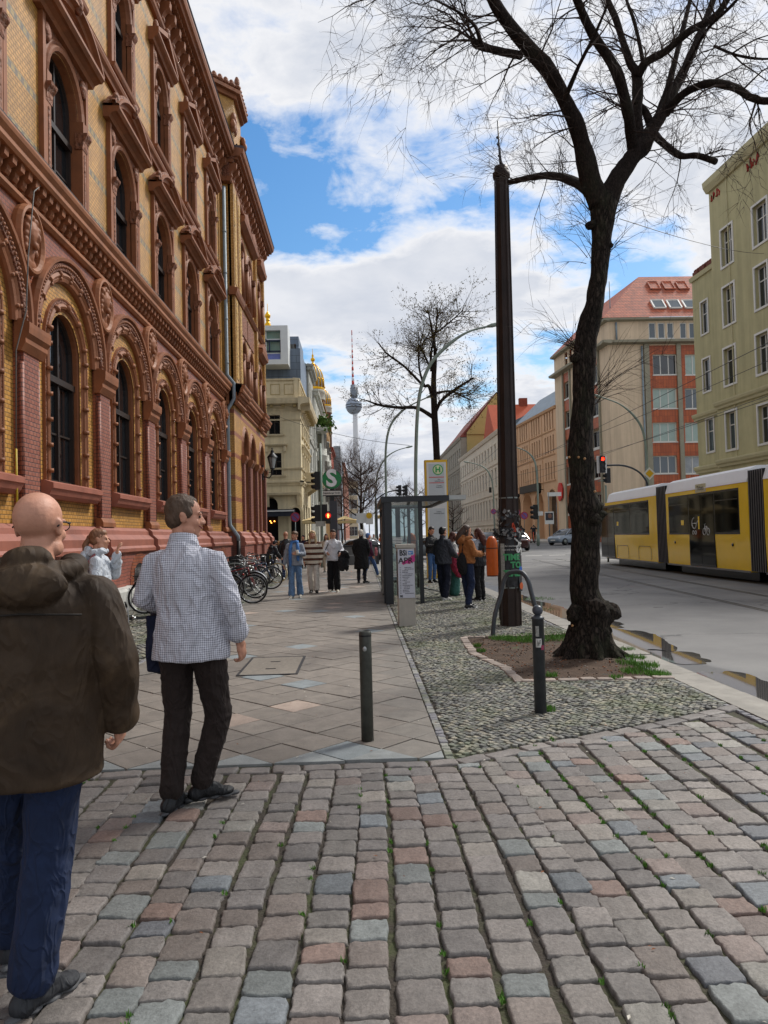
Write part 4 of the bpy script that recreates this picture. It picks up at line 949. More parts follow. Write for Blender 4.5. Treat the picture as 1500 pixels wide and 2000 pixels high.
def house(name, label, xf, y0, y1, zt, mat, rows, sp, wz, ww=1.1, front=True, depth=9, roofm=None, cat='building', cm=None, first=.9, cornice_d=.45, roof_h=2.0, fm=None, gm=None, skip_side=False, front_cols=3, group=None):
 """street house on the left: street face at x=xf from y0 to y1, front gable wall facing us"""
 z0 = gz(y0)-.1; t = thing(name, label, cat, (xf, y0, z0), group); cm = cm or mat
 F1 = Fr((xf, y1), (xf, y0)); F1 = Fr((xf, y0), (xf, y1)) ; T = lambda u, d, z: (xf+d, y0+u, z)
 n = max(1, int((y1-y0)/sp)); rects = []
 for (za, zb) in wz:
  for i in range(n): u = (i+.5)*(y1-y0)/n; rects.append((u-ww/2, u+ww/2, za, zb))
 mb = MB(T); mb.gridwall(0, y1-y0, z0, zt, rects, 0, .2); w = y1-y0
 fr = []; T2 = lambda u, d, z: (xf-u, y0-d, z)
 if front:
  for (za, zb) in wz:
   for i in range(front_cols): u = 1.6+i*2.6; fr.append((u-ww/2, u+ww/2, za, zb))
 k = MB(T2); k.gridwall(0, depth, z0, zt, fr, 0, .2); b = len(mb.v); mb.v += k.v; mb.f += [tuple(i+b for i in f) for f in k.f]; mb.mi += k.mi; mb.sm += k.sm
 mb.poly((0, -depth, z0), (0, -depth, zt), (w, -depth, zt), (w, -depth, z0)); mb.poly((w, 0, z0), (w, -depth, z0), (w, -depth, zt), (w, 0, zt)); mb.poly((0, 0, zt), (w, 0, zt), (w, -depth, zt), (0, -depth, zt))
 mb.poly((.1, -.5, z0), (w-.1, -.5, z0), (w-.1, -.5, zt-.1), (.1, -.5, zt-.1))
 mb.build('wall', mat, t)
 cb = MB(T); c = cornice_d; cb.prism([(-.1, zt-.5), (c*.4, zt-.45), (c*.5, zt-.2), (c, zt-.1), (c, zt+.08), (-.1, zt+.15)], -c*.8, w+.0, 0); cb.T = T2; cb.prism([(-.1, zt-.5), (c*.4, zt-.45), (c*.5, zt-.2), (c, zt-.1), (c, zt+.079), (-.1, zt+.149)], -c, depth, 0)
 for (za, zb) in wz[:-1]:
  cb.T = T; cb.prism([(-.1, zb+.55), (.1, zb+.55), (.14, zb+.75), (-.1, zb+.78)], 0, w, 0)
 cb.build('cornice', cm, t)
 for r in rects: win(t, T, r, .18, fm, gm, 1, (.65,), .07)
 for r in fr: win(t, T2, r, .18, fm, gm, 1, (.65,), .07)
 if roof_h:
  rb = MB(T); rb.prism([(-.05, zt+.1), (-depth*.35, zt+roof_h), (-depth*.7, zt+roof_h), (-depth, zt+.1)], .05, w-.05, 0); rb.build('roof', roofm or m_rf, t)
 return t
# cream corner house across the side street
m_cr = M('cream_render', '#d0c2a0', .8, .08, 2.0, .15, 30, dirt=.10); m_crt = M('cream_trim', '#c6b796', .75, .1, 2.0, .15, 30, dirt=.15)
ch = thing('corner_house', 'cream stucco corner house with bracketed cornice and arched ground floor across the side street', 'building', (-4.8, 62, .15))
XF, Y0, Y1, ZT = -4.8, 62.0, 73.0, 13.1
T2 = lambda u, d, z: (XF-u, Y0-d, z); T1 = lambda u, d, z: (XF+d, Y0+u, z)
F2 = Fr((XF-10, Y0), (XF, Y0))
def r2(x0, y0, x1, y1):      # opening read from the photo on the front wall
 a = onY(x0, (y0+y1)/2, Y0); b = onY(x1, (y0+y1)/2, Y0); c = onY((x0+x1)/2, y1, Y0); e = onY((x0+x1)/2, y0, Y0); return (XF-b.x, XF-a.x, c.z, e.z)
fr = [r2(525, 811, 547, 848), r2(528, 885, 550, 928)]; fr += [(a[0]+3.2, a[1]+3.2, a[2], a[3]) for a in fr]
ge = r2(568, 990, 587, 1036); gb = r2(519, 973, 543, 1038)
sr_ = [(u-.45, u+.45, a[2], a[3]) for a in fr[:2] for u in (1.9, 4.2, 6.5, 8.8)]
mb = MB(T2); z0 = .1
mb.gridwall(0, 10, 6.55, ZT, fr, 0, .25)
mb.archwall(0, (ge[1]+gb[0])/2, z0, 6.55, (ge[0]+ge[1])/2, (ge[1]-ge[0])/2, z0, ge[3]-.45, 0); mb.archwall((ge[1]+gb[0])/2, 10, z0, 6.55, (gb[0]+gb[1])/2+.2, (gb[1]-gb[0])/2+.2, z0, gb[3]-.6, 0)
mb.mould(arch_path((ge[0]+ge[1])/2, z0, ge[3]-.45, (ge[1]-ge[0])/2, 10), [(0, -.5), (0, .03), (.2, .05), (.25, 0)])
mb.T = T1; mb.gridwall(0, 11, 6.55, ZT, sr_, 0, .25); mb.gridwall(0, 11, z0, 6.55, [(1.5, 3.2, z0+.1, 4.4), (4.4, 6.2, z0+.1, 4.4), (7.4, 9.2, z0+.1, 4.4)], 0, .3)
mb.T = None; mb.box(XF-10, XF-.55, Y0+.55, Y1, z0, ZT)
mb.build('wall', m_cr, ch)
mb = MB(); g = .16
for T in (T2, T1):
 mb.T = T; Lw = 10 if T is T2 else 11
 mb.mat(0).prism([(-.1, ZT-.9), (.06, ZT-.9), (.08, ZT-.55), (.2, ZT-.45), (.75, ZT-.38), (.82, ZT-.15), (.86, ZT+.06), (-.1, ZT+.16)], -.86 if T is T2 else -.86, Lw, 0)
 mb.prism([(-.1, ZT-1.7), (.06, ZT-1.7), (.1, ZT-1.58), (-.1, ZT-1.55)], -.1, Lw, 0)
 mb.prism([(-.1, 5.95), (.08, 5.95), (.12, 6.1), (.22, 6.2), (.22, 6.32), (-.1, 6.4)], -.22, Lw, 0); mb.prism([(-.1, 7.3), (.10, 7.3), (.14, 7.42), (-.1, 7.46)], -.12, Lw, 0)
 mb.prism([(-.1, .1), (.08, .1), (.08, .9), (-.1, .95)], -.08, Lw if T is T1 else .3, 0)
 u = .3
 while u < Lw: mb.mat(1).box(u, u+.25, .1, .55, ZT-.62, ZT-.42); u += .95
 mb.mat(0).box(-.0, Lw, -.5, -.1, ZT+.1, ZT+1.75); mb.prism([(-.55, ZT+1.7), (.0, ZT+1.7), (.02, ZT+1.84), (-.55, ZT+1.9)], -.02, Lw, 0)
 u = .5
 while u < Lw-1:
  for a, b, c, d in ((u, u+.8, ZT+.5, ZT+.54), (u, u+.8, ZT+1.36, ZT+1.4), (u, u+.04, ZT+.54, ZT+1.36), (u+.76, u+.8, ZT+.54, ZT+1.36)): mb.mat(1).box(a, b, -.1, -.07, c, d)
  u += 1.15
 rs = fr if T is T2 else sr_
 for r in rs:
  mb.mat(0).prism([(0, r[3]+.55), (.12, r[3]+.55), (.28, r[3]+.68), (.28, r[3]+.76), (0, r[3]+.82)], r[0]-.5, r[1]+.5, 0)
  if r[3] < 10:
   for s in (r[0]-.4, r[1]+.2): mb.box(s, s+.2, 0, .2, r[3]+.1, r[3]+.55)
  for a, b, c, d in ((r[0]-.2, r[0], r[2], r[3]+.2), (r[1], r[1]+.2, r[2], r[3]+.2), (r[0], r[1], r[3], r[3]+.2)): mb.box(a, b, 0, .05, c, d)
  mb.prism([(0, r[2]-.14), (.16, r[2]-.14), (.18, r[2]-.02), (0, r[2])], r[0]-.35, r[1]+.35, 0)
mb.T = T2; mb.mat(0).prism([(0, 5.15), (.45, 5.15), (.5, 5.35), (0, 5.4)], .05, 3.0, 0)
for u in (.15, 2.7): mb.prism([(0, 4.2), (.15, 4.2), (.4, 5.15), (0, 5.15)], u, u+.25, 0)
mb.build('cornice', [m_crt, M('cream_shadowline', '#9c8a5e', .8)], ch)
for r in fr: win(ch, T2, r, .22, MATS['brown_frame'], m_gl, 1, (.62,), .07)
for r in sr_: win(ch, T1, r, .22, MATS['brown_frame'], m_gl, 1, (.62,), .07)
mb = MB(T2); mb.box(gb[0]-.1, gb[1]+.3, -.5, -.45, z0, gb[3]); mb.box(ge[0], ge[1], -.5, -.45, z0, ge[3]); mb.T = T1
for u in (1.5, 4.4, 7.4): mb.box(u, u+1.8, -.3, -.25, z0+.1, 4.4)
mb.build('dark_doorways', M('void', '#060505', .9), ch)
mb = MB(); mb.T = T1; mb.prism([(0, 6.2), (1.5, 6.2), (1.6, 6.42), (1.6, 7.3), (1.5, 7.35), (1.5, 6.5), (0, 6.5)], 3.5, 8.0, 0); mb.box(3.5, 3.6, 0, 1.6, 6.4, 7.3); mb.box(7.9, 8.0, 0, 1.6, 6.4, 7.3); mb.prism([(0, 5.4), (1.2, 6.2), (0, 6.2)], 3.8, 4.1, 0); mb.prism([(0, 5.4), (1.2, 6.2), (0, 6.2)], 7.4, 7.7, 0)
mb.build('balcony', m_crt, ch)
# slate-blue roof storeys with a white framed glass box
rb = thing('rooftop_extension', 'blue-grey metal clad rooftop storeys with a projecting white framed glass box above the cream house', 'rooftop extension', (-7, 64, 14))
m_sl = brickmat('slate_cladding', '#5d6b7c', '#667587', '#3f4a57', 3.2, .62, .45, .3, .02, var=.10)
a = onY(602, 680, 65.5); zs_ = a.z; b = onY(583, 657, 67)
mb = MB(); mb.box(-15.5, -4.95, 65.5, 73, 13.2, zs_); mb.box(-15.5, b.x, 67, 72.5, zs_, b.z); mb.build('cladding', m_sl, rb)
wa = onY(565, 677, 66.97); mb = MB(); mb.box(wa.x-.05, wa.x+.6, 66.9, 66.99, zs_+.05, zs_+.75); mb.build('window', m_gl, rb)
p1, p2 = onY(511, 636, 63.5), onY(563, 711, 63.5); X1, X2, Z1, Z2 = -11.5, p2.x, p2.z, p1.z
mb = MB(); zt_, zb_ = onY(530, 645, 63.5).z, onY(530, 702, 63.5).z; xr = onY(548, 670, 63.5).x
mb.box(X1, X2, 63.5, 65.6, Z1, zb_); mb.box(X1, X2, 63.5, 65.6, zt_, Z2); mb.box(xr, X2, 63.5, 65.6, zb_, zt_); mb.build('white_frame', M('white_panel', '#c9cccb', .5, .05, 2), rb)
mb = MB(); mb.box(X1, xr, 63.9, 64, zb_, zt_); mb.build('glazing', M('mint_glass', '#6d8c84', .15, .15, 1.5, spec=.8), rb)
mb = MB(); gx = [xr-.02-i*(xr-X1)/4 for i in range(5)]
for g_ in gx: mb.box(g_-.05, g_+.05, 63.8, 63.92, zb_, zt_)
for k in (.24, .72): z_ = zb_+(zt_-zb_)*k; mb.box(X1, xr, 63.8, 63.915, z_-.05, z_+.05)
mb.build('mullions', MATS['white_panel'], rb)
mb = MB(); q = onY(523, 672, 63.8); w_ = .85; zA, zB = zb_+(zt_-zb_)*.28, zb_+(zt_-zb_)*.68
for a_, b_, c_, d_ in ((-w_, -w_+.1, zA, zB), (w_-.1, w_, zA, zB), (-w_, w_, zA, zA+.1), (-w_, w_, zB-.1, zB), (-.2, -.1, zA, zB)): mb.box(q.x+a_+.3, q.x+b_+.3, 63.68, 63.8, c_, d_)
mb.build('casement', M('navy_frame', '#1b2740', .5), rb)
mb = MB(); mb.box(xr-1.15, xr-.1, 63.82, 63.90, zb_+.05, zb_+(zt_-zb_)*.22); mb.build('blue_panel', M('lilac_blue', '#6a76b0', .3), rb)
# gilded lantern top
m_gold = M('gilding', '#d9a520', .32, .1, 6, metal=.75)
q = onY(523, 635, 80); k = 80/1450
tg = thing('gilded_finial', 'small gilded onion-shaped lantern top with a spike rising behind the white framed glass box', 'finial', (q.x, q.y, 13))
mb = MB(); B = Vector((q.x, q.y, q.z)); mb.lathe(B, [(6.5*k, -12*.4), (6.5*k, 0), (5*k, 2.6*k), (5.2*k, 4*k), (3.4*k, 5*k), (3.4*k, 9*k), (4.4*k, 9.5*k), (4*k, 10.5*k), (3*k, 12*k), (5*k, 15*k), (5.8*k, 18*k), (5*k, 21*k), (3*k, 24*k), (1.2*k, 26.5*k), (.6*k, 28*k), (.5*k, 42*k), (0, 43*k)], 14); mb.build('onion_top', m_gold, tg)
mb = MB(); mb.lathe((q.x, q.y, 0), [(.9, .3), (.9, q.z-4)], 12); mb.build('shaft', M('ochre_stone', '#a07f4a', .8, .2, 2), tg)
# further houses down the left side
GL = 'houses down the left side of the street'
house('townhouse', 'narrow grey rendered house squeezed behind the slate-blue storeys', -4.75, 73.2, 80, 18.6, M('grey_render', '#9a9a92', .8, .08, 2), 5, 2.6, [(1, 3.4), (5, 7), (8.5, 10.5), (12, 14), (15.3, 17.2)], 1.2, front=False, group=GL)
wh = house('townhouse', 'whitish house with stacked rounded bay windows and a planted balcony', -4.6, 80, 100, 17.4, M('white_render', '#c0c0b6', .8, .08, 2, dirt=.15), 5, 2.6, [(1, 3.4), (5, 7), (8.5, 10.5), (12, 14), (15, 16.5)], 1.1, front=False, roofm=M('dark_roof', '#3a3836', .7), roof_h=2.5, group=GL)
for (yy, z0_, z1_) in ((83.5, 4.6, 13.3), (90, 4.6, 13.0), (96, 4.6, 12.4)):
 mb = MB(); mb.lathe((-4.7, yy, 0), [(.3, z0_-.8), (1.15, z0_), (1.15, z0_+2.9), (1.25, z0_+3), (1.15, z0_+3.1), (1.15, z0_+6), (1.25, z0_+6.1), (1.15, z0_+6.2), (1.15, z1_), (1.25, z1_+.1), (.2, z1_+.3)], 14)
 bw = mb.build('bay_window', MATS['white_render'], wh)
 for f_ in range(3):
  for aa in (-1.2, -.4, .4):
   mb = MB(); zc = z0_+1.7+3*f_; mb.poly(*[(-4.7+1.17*math.cos(aa+t), yy+1.17*math.sin(aa+t), zc+h) for t, h in ((-.22, -.8), (.22, -.8), (.22, .8), (-.22, .8))]); mb.build('pane', m_glf, bw)
random.seed(5)
mb = MB(); q = onY(631, 828, 82.5)
for i in range(420):
 p_ = Vector((random.gauss(0, .55), random.gauss(0, .6), random.gauss(0, .45)))+Vector((-3.9, 82.6, 14.2)); a_ = Vector((random.uniform(-1, 1), random.uniform(-1, 1), random.uniform(-1, 1)))*.16; b_ = a_.cross(Vector((random.random(), random.random(), 1)))
 mb.poly(p_-a_, p_+b_, p_+a_, p_-b_)
mb.mat(1).box(-4.6, -3.4, 81.8, 83.4, 13.3, 13.75)
tag(mb.build('balcony_plant', [M('leaf_green', '#4d6a28', .6, .4, 3), MATS['white_render']]), 'bushy green plant in a trough on top of the rounded white bay', 'plant')
# domed building: two gilded ribbed domes on brown brick towers
def dome(px, py_top, r_px, Y, label):
 k = Y/1450; q = onY(px, py_top, Y); R = r_px*k; t = thing('domed_tower', label, 'tower', (q.x, Y, 0), 'gilded domes of the ornate brick building')
 prof = [(R*1.0, -R*2.6), (R*1.03, -R*2.2), (R*1.02, -R*1.6), (R*.92, -R*1.05), (R*.72, -R*.6), (R*.45, -R*.25), (R*.2, -R*.02), (R*.06, R*.18), (R*.2, R*.34), (R*.22, R*.5), (R*.06, R*.66), (R*.12, R*.8), (R*.03, R*1.0), (R*.02, R*1.5)]
 mb = MB(); mb.lathe(q, prof[:6], 24, False); mb.build('dome', M('dome_grey', '#8f8f86', .5, .1, 3), t)
 mb = MB(); mb.lathe(q, prof[5:], 12, False)
 for i in range(16):
  a = 2*PI*i/16; mb.tube([q+Vector((p[0]*1.01*math.cos(a), p[0]*1.01*math.sin(a), p[1])) for p in prof[1:7]], R*.04, 5)
 for i in range(16):
  a = 2*PI*(i+.5)/16; mb.tube([q+Vector((R*1.05*math.cos(a+s*.13), R*1.05*math.sin(a+s*.13), zz*R)) for s, zz in ((-1, -2.4), (-1, -1.7), (0, -1.45), (1, -1.7), (1, -2.4))], R*.035, 5)
 mb.lathe(q, [(R*1.06, -R*2.65), (R*1.1, -R*2.5), (R*1.06, -R*2.4)], 20, False); mb.build('gilding', m_gold, t)
 mb = MB(); mb.lathe(q, [(R*1.15, -R*3.6), (R*1.12, -R*3.0), (R*1.2, -R*2.9), (R*1.1, -R*2.65)], 20, False); mb.build('drum', M('pale_stone', '#b3ae9f', .8, .15, 4), t)
 mb = MB(); mb.lathe((q.x, q.y, 0), [(R*1.05, 0), (R*1.05, q.z-R*5.4), (R*1.2, q.z-R*5.2), (R*1.0, q.z-R*5.0), (R*1.0, q.z-R*3.9), (R*1.2, q.z-R*3.7), (R*1.15, q.z-R*3.6)], 8)
 mb.build('shaft', M('brown_brick', '#6d4c38', .8, .3, 2.5, .4, 12), t)
 mb = MB()
 for i in range(8):
  a = 2*PI*(i+.5)/8
  for dz in (-4.5,): mb.cbox((q.x+R*.95*math.cos(a), q.y+R*.95*math.sin(a), q.z+dz*R), (.2*R, .35*R, .8*R), a)
 mb.build('opening', M('void', '#060505', .9), t)
dome(611, 711, 20, 128, 'nearer and larger of the two gilded ribbed domes on brown brick towers')
dome(633, 762, 12.5, 150, 'farther and smaller gilded ribbed dome on a brown brick tower')
house('townhouse', 'ochre and brown patterned brick house below the gilded domes', -5.0, 100, 132, 20.0, M('ochre_brick', '#93703f', .8, .3, 1.5, .4, 6, dirt=.3), 5, 3.2, [(1, 4), (6, 9), (11, 14), (15.5, 18)], 1.4, front=False, fm=MATS['brown_frame'], roof_h=0, group=GL)
mb = MB(); mb.box(-6.2, -4.7, 99.6, 101.0, 0, 19.0); tag(mb.build('brick_pier', M('orange_brick', '#a34a2c', .8, .15, 2)), 'tall red brick pier at the near edge of the patterned brick house', 'pier', GL)
rh = house('townhouse', 'red brick house with a glazed bay below the television tower', -4.9, 132, 165, 17.5, M('red_house', '#9a4a3a', .8, .12, 2), 5, 3.2, [(1, 4), (6, 8), (9.5, 11.5), (13, 15)], 1.4, front=False, roof_h=0, group=GL)
mb = MB(); mb.box(-4.9, -3.6, 146, 160, 3, 19.5); mb.build('glazed_bay', M('glass_grid', '#7f9096', .2, .2, .8, spec=.8), rh)
mb = MB()
for z in range(3, 20, 1): mb.box(-4.9, -3.57, 145.97, 160.03, z, z+.1)
mb.box(-3.65, -3.55, 145.95, 146.05, 3, 19.5); mb.build('bay_frame', M('steel_grey', '#6d7478', .5), rh)
house('townhouse', 'pale blue-grey house beyond the red one', -4.6, 165, 205, 19, M('bluegrey_render', '#8d98a3', .8, .1, 2), 5, 3.5, [(1, 4), (6, 8), (9.5, 11.5), (13, 15)], 1.4, front=False, roof_h=1.5, group=GL)
house('townhouse', 'small pinkish brick house farthest down the left side', -4.2, 205, 290, 22, M('pink_render', '#a06a58', .8, .15, 2), 5, 5, [(1, 4), (6, 8), (10, 12.5), (14.5, 17)], 1.8, front=False, roof_h=2, group=GL)
house('townhouse', 'beige block closing the left side near the tower foot', -1.0, 330, 420, 26, M('beige_far', '#b5a68c', .8, .1, 1), 5, 8, [(2, 6), (8, 12), (14, 18), (20, 23)], 3, front=True, roof_h=2, group=GL)
# television tower
Y = 1450.0; q = onY(694.5, 925, Y); tv = thing('television_tower', 'tall concrete television tower with a steel sphere and red and white mast', 'tower', (q.x, Y, 0))
zz = lambda py: onY(694, py, Y).z
m_cc = M('tower_concrete', '#d0d2d5', .8, .04, .02); m_st = M('tower_steel', '#8a93a0', .35, .12, .15, metal=.5); mx = onY(691, 793, Y).x
mb = MB(); mb.lathe((mx+2.5, Y, 0), [(17, 0), (11, 30), (9, 60), (7.2, 110), (5.6, 160), (4.8, zz(815)), (4.6, zz(805))], 20); mb.build('shaft', m_cc, tv)
mb = MB(); mb.ball((mx, Y, zz(793)), (16, 16, 17), 28); mb.build('sphere', m_st, tv)
mb = MB()
for dz in (-3, 1.5): mb.lathe((mx, Y, zz(793)), [(16.15, dz-.8), (16.2, dz+.8)], 28, False)
mb.build('window_band', M('void2', '#23262b', .4), tv)
mb = MB(); mb.lathe((mx+1, Y, 0), [(4.5, zz(778)), (7.2, zz(775)), (7.2, zz(757)), (6.5, zz(757)), (6.5, zz(752)), (2.5, zz(752))], 16)
for i in range(4): mb.lathe((mx+1, Y, 0), [(7.8, zz(773-i*4.5)), (7.8, zz(771.6-i*4.5))], 16, False)
mb.build('antenna_cage', M('cage_grey', '#7a828c', .6, .2, .2), tv)
mb = MB(); y_ = 752; i = 0
segs = [752, 744, 737, 731, 724, 717, 712, 706, 700, 694, 689, 684, 679, 674, 668, 662, 655, 645]
for a, b in zip(segs, segs[1:]):
 r_ = 2.6 if b > 735 else (2.0 if b > 712 else (1.4 if b > 680 else .9)); mb.mat(i % 2).lathe((mx-.5+(752-b)*.0, Y, 0), [(r_, zz(a)), (r_, zz(b))], 8); i += 1
mb.build('mast', [M('mast_red', '#a8382f', .6, .1, .2), M('mast_white', '#c9ccd2', .6, .1, .2)], tv)
# ---------------------------------------------------------------- right-hand side
def merge(mb, k):
 b = len(mb.v); mb.v += k.v; mb.f += [tuple(i+b for i in f) for f in k.f]; mb.mi += k.mi; mb.sm += k.sm
# a facade seen from the street: u increases away from us, the street lies on the side of -x
def RT(p0, ang):
 d = Vector((-math.sin(ang), math.cos(ang))); n = Vector((-d.y, d.x));
 T = lambda u, dd, z: (p0[0]+d.x*u+n.x*dd, p0[1]+d.y*u+n.y*dd, z)
 class F: pass
 f = F(); f.T = T
 def px(x, y):
  r = ray(x, y); den = r.x*n.x+r.y*n.y; t = (p0[0]*n.x+p0[1]*n.y)/den; p = Vector((0, 0, EYE))+r*t
  return ((p.x-p0[0])*d.x+(p.y-p0[1])*d.y, p.z)
 f.px = px
 f.rect = lambda x0, y0, x1, y1: (px(x1, (y0+y1)/2)[0], px(x0, (y0+y1)/2)[0], px((x0+x1)/2, y1)[1], px((x0+x1)/2, y0)[1])
 return f
# --- olive rendered house
m_ol = M('olive_render', '#b0a981', .85, .07, 1.2, .5, 25, dirt=.08, bd=.02); m_olt = M('olive_trim', '#b6af8a', .8, .08, 2)
ol = thing('olive_house', 'olive green rendered apartment house with white window surrounds behind the tram', 'building', (20.3, 42.5, 0))
fo = RT((20.3, 42.5), .045); T = fo.T
ws = []
for (x0, y0, x1, y1) in ((1409, 443, 1431, 517), (1413, 557, 1435, 633), (1415, 678, 1437, 750), (1419, 803, 1440, 877), (1471, 395, 1499, 475), (1475, 517, 1500, 600), (1478, 650, 1502, 728), (1482, 790, 1506, 865)):
 ws.append(fo.rect(x0, y0, x1, y1))
zl = sorted(set(round(w[2], 1) for w in ws)); ws2 = list(ws)
for w in ws[:4]:
 for s in (1, 2, 3): ws2.append((w[0]-3.1-2.7*s, w[1]-3.1-2.4*s, w[2], w[3]))
ws2 += [(w[0], w[1], 1.0, 3.2) for w in ws2[:1]]
zt = fo.px(1378, 363)[1]; ue = fo.px(1389, 500)[0]
mb = MB(T); mb.gridwall(-16, ue, -.3, zt, [w for w in ws2 if w[0] > -16], 0, .28); mb.poly((ue, 0, -.3), (ue, -1.2, -.3), (ue, -1.2, zt), (ue, 0, zt)); mb.box(-16, ue-.02, -12, -.6, -.3, zt)
fw_ = RT((T(0, -1.0, 0)[0], T(0, -1.0, 0)[1]), .045); TW = fw_.T
wz2 = [fw_.rect(*r) for r in ((1370, 588, 1383, 651), (1374, 700, 1388, 764), (1381, 817, 1395, 882))]; uw = fw_.px(1357, 700)[0]; ztw = fw_.px(1358, 540)[1]
k = MB(TW); k.gridwall(ue-.3, uw, -.3, ztw, wz2, 0, .16); k.poly((uw, 0, -.3), (uw, -9, -.3), (uw, -9, ztw), (uw, 0, ztw)); k.box(ue-.3, uw-.02, -9, -.5, -.3, ztw); merge(mb, k)
mb.build('wall', m_ol, ol)
mb = MB(T)
zc = [fo.px(1390, 795)[1], fo.px(1362, 912)[1]]
for z in zc:
 for TT, a, b in ((T, -16, ue), (TW, ue-.2, uw+.2)):
  mb.T = TT; mb.prism([(-.1, z-.28), (.10, z-.28), (.12, z-.16), (.22, z-.08), (.26, z+.05), (.26, z+.12), (-.1, z+.2)], a, b, 0)
mb.T = T; mb.prism([(-.1, zt-.6), (.12, zt-.6), (.3, zt-.3), (.34, zt), (-.1, zt+.1)], -16, ue+.1, 0); mb.box(ue-1.9, ue-1.84, 0, .05, 5, zt-.6)
mb.T = TW; mb.prism([(-.1, ztw-.25), (.1, ztw-.25), (.16, ztw), (-.1, ztw+.1)], ue-.2, uw+.1, 0)
mb.build('cornice', m_olt, ol)
for w in [w for w in ws2 if w[0] > -16]: win(ol, T, w, .24, MATS['white_frame'], None, 1, (.66,), .07, surround=.11, sm=MATS['white_frame'])
for w in wz2: win(ol, TW, w, .14, MATS['white_frame'], None, 0, (.62,), .06, surround=.10, sm=MATS['white_frame'])
mb = MB(TW)
for i in range(5): u = ue+(uw-ue)*(i+.5)/5; mb.box(u-.28, u+.28, -.5, .02, ztw+.12, ztw+.30);
for i in range(14): u = ue+(uw-ue)*(i+.5)/14; mb.ball((u, -.25, ztw+.42), (.17, .17, .15), 6)
mb.build('roof_planters', M('heather_planter', '#6b3d33', .9, .4, 8), ol)
# red painted scrawl under the parapet
def scrawl(mb, T, u0, z0, w, h, seed, r=.05):
 random.seed(seed);
 for k in range(4):
  c = u0+w*(k+.5)/4; pts = [(c+random.uniform(-.5, .5)*w/4, .02, z0+random.uniform(0, 1)*h) for _ in range(4)]
  mb.T = None; mb.tube([T(*p) for p in pts], r, 5)
mb = MB(); scrawl(mb, T, ue-1.2, zt-1.25, .95, .55, 4, .045); mb.build('graffiti', M('red_spray', '#9b2f25', .8), ol); mb = MB(); scrawl(mb, T, ue-4.9, zt-1.35, 1.1, .7, 9, .05); mb.build('graffiti', M('red_spray', '#9b2f25', .8), ol)
# --- beige and orange corner block
m_be = M('beige_render', '#ccb79c', .85, .06, .6, .35, 20, dirt=.05); m_co = M('concrete_rib', '#8f8a78', .8, .12, 2.0)
m_or = brickmat('orange_tiles', '#b35a2c', '#9c4a25', '#5d2b1c', .28, .75, .5, .3, .012, offs=0.0, var=.15)
m_rt = brickmat('roof_tiles_red', '#b45c3a', '#9c4e33', '#5a2c20', .34, .42, .7, .8, .03, var=.15)
be = thing('corner_block', 'beige corner office block with orange tiled window strips and a red tiled hipped roof', 'building', (25.9, 75, .4))
XB, YB = 25.9, 75.0; TB = lambda u, d, z: (XB+u, YB-d, z)
def rB(x0, y0, x1, y1):
 a = onY(x0, (y0+y1)/2, YB); b = onY(x1, (y0+y1)/2, YB); c = onY((x0+x1)/2, y1, YB); e = onY((x0+x1)/2, y0, YB); return (a.x-XB, b.x-XB, c.z, e.z)
zmid = onY(1300, 668, YB).z; zeave = onY(1300, 623, YB).z; zrid = onY(1300, 541, YB).z
fs = RT((XB, YB), .072); TS = fs.T
rows = [(692, 732), (758, 798), (825, 863), (890, 925), (957, 992)]
fwins = [rB(x0, a, x1, b) for (a, b) in rows for (x0, x1) in ((1275, 1322), (1338, 1385), (1401, 1448))]
fwins5 = [rB(x0, 630, x1, 661) for (x0, x1) in ((1267, 1281), (1285, 1299), (1303, 1316), (1328, 1341), (1346, 1360), (1365, 1378), (1390, 1403), (1408, 1421))]
strips = [rB(x0, 676, x1, 1030) for (x0, x1) in ((1273, 1326), (1337, 1388), (1400, 1451))]
swins, sstrips = [], []
for (xa, xb) in ((1161, 1172), (1104, 1110)):
 u1_, u0_ = fs.px(xa, 800)[0], fs.px(xb, 800)[0]; u0_, u1_ = min(u0_, u1_), max(u0_, u1_)
 if u1_-u0_ < 1.8: u1_ = u0_+2.0
 sstrips.append((u0_-.3, u1_+.3))
sstrips = [(2.6, 5.2), (7.0, 9.4), (11.2, 13.2)]
zr = sorted(set((round(w[2], 2), round(w[3], 2)) for w in fwins)); zr = [(z, z+2.0) for z in sorted(set(round(w[2], 1) for w in fwins))]
for (u0_, u1_) in sstrips: swins += [(u0_+.35, u1_-.2, z0_, z1_) for z0_, z1_ in zr]
mb = MB(TB); mb.mat(0).gridwall(.0, 28, 0, zmid, fwins, 0, .25); mb.gridwall(.0, 28, zmid, zeave, fwins5, 0, .15)
k = MB(TS); k.mat(0).gridwall(0, 16.5, 0, zmid, swins, 0, .25); k.gridwall(0, 16.5, zmid, zeave, [(2.8+i*1.5, 3.8+i*1.5, zmid+.5, zeave-.3) for i in range(7)], 0, .15); k.poly((16.5, 0, 0), (16.5, -10, 0), (16.5, -10, zeave), (16.5, 0, zeave)); merge(mb, k)
mb.T = None; mb.box(XB+.6, XB+28, YB+.6, YB+14, 0, zeave-.1); mb.build('wall', m_be, be)
for st in strips:
 mb = MB(TB); holes = [w for w in fwins if w[0] > st[0]-.2 and w[1] < st[1]+.2]; mb.mat(0).gridwall(st[0], st[1], 0, zmid-.35, [(w[0]-.002, w[1]+.002, w[2], w[3]) for w in holes], .035, .03); mb.build('tile_strip', m_or, be)
 mb = MB(TB); mb.box(st[1]+.02, st[1]+.45, 0, .22, 0, zmid-.2); mb.build('rib', m_co, be)
mb = MB(TB); mb.box(strips[0][0]-.55, strips[0][0]-.02, 0, .22, 0, zmid-.2); mb.build('rib', m_co, be)
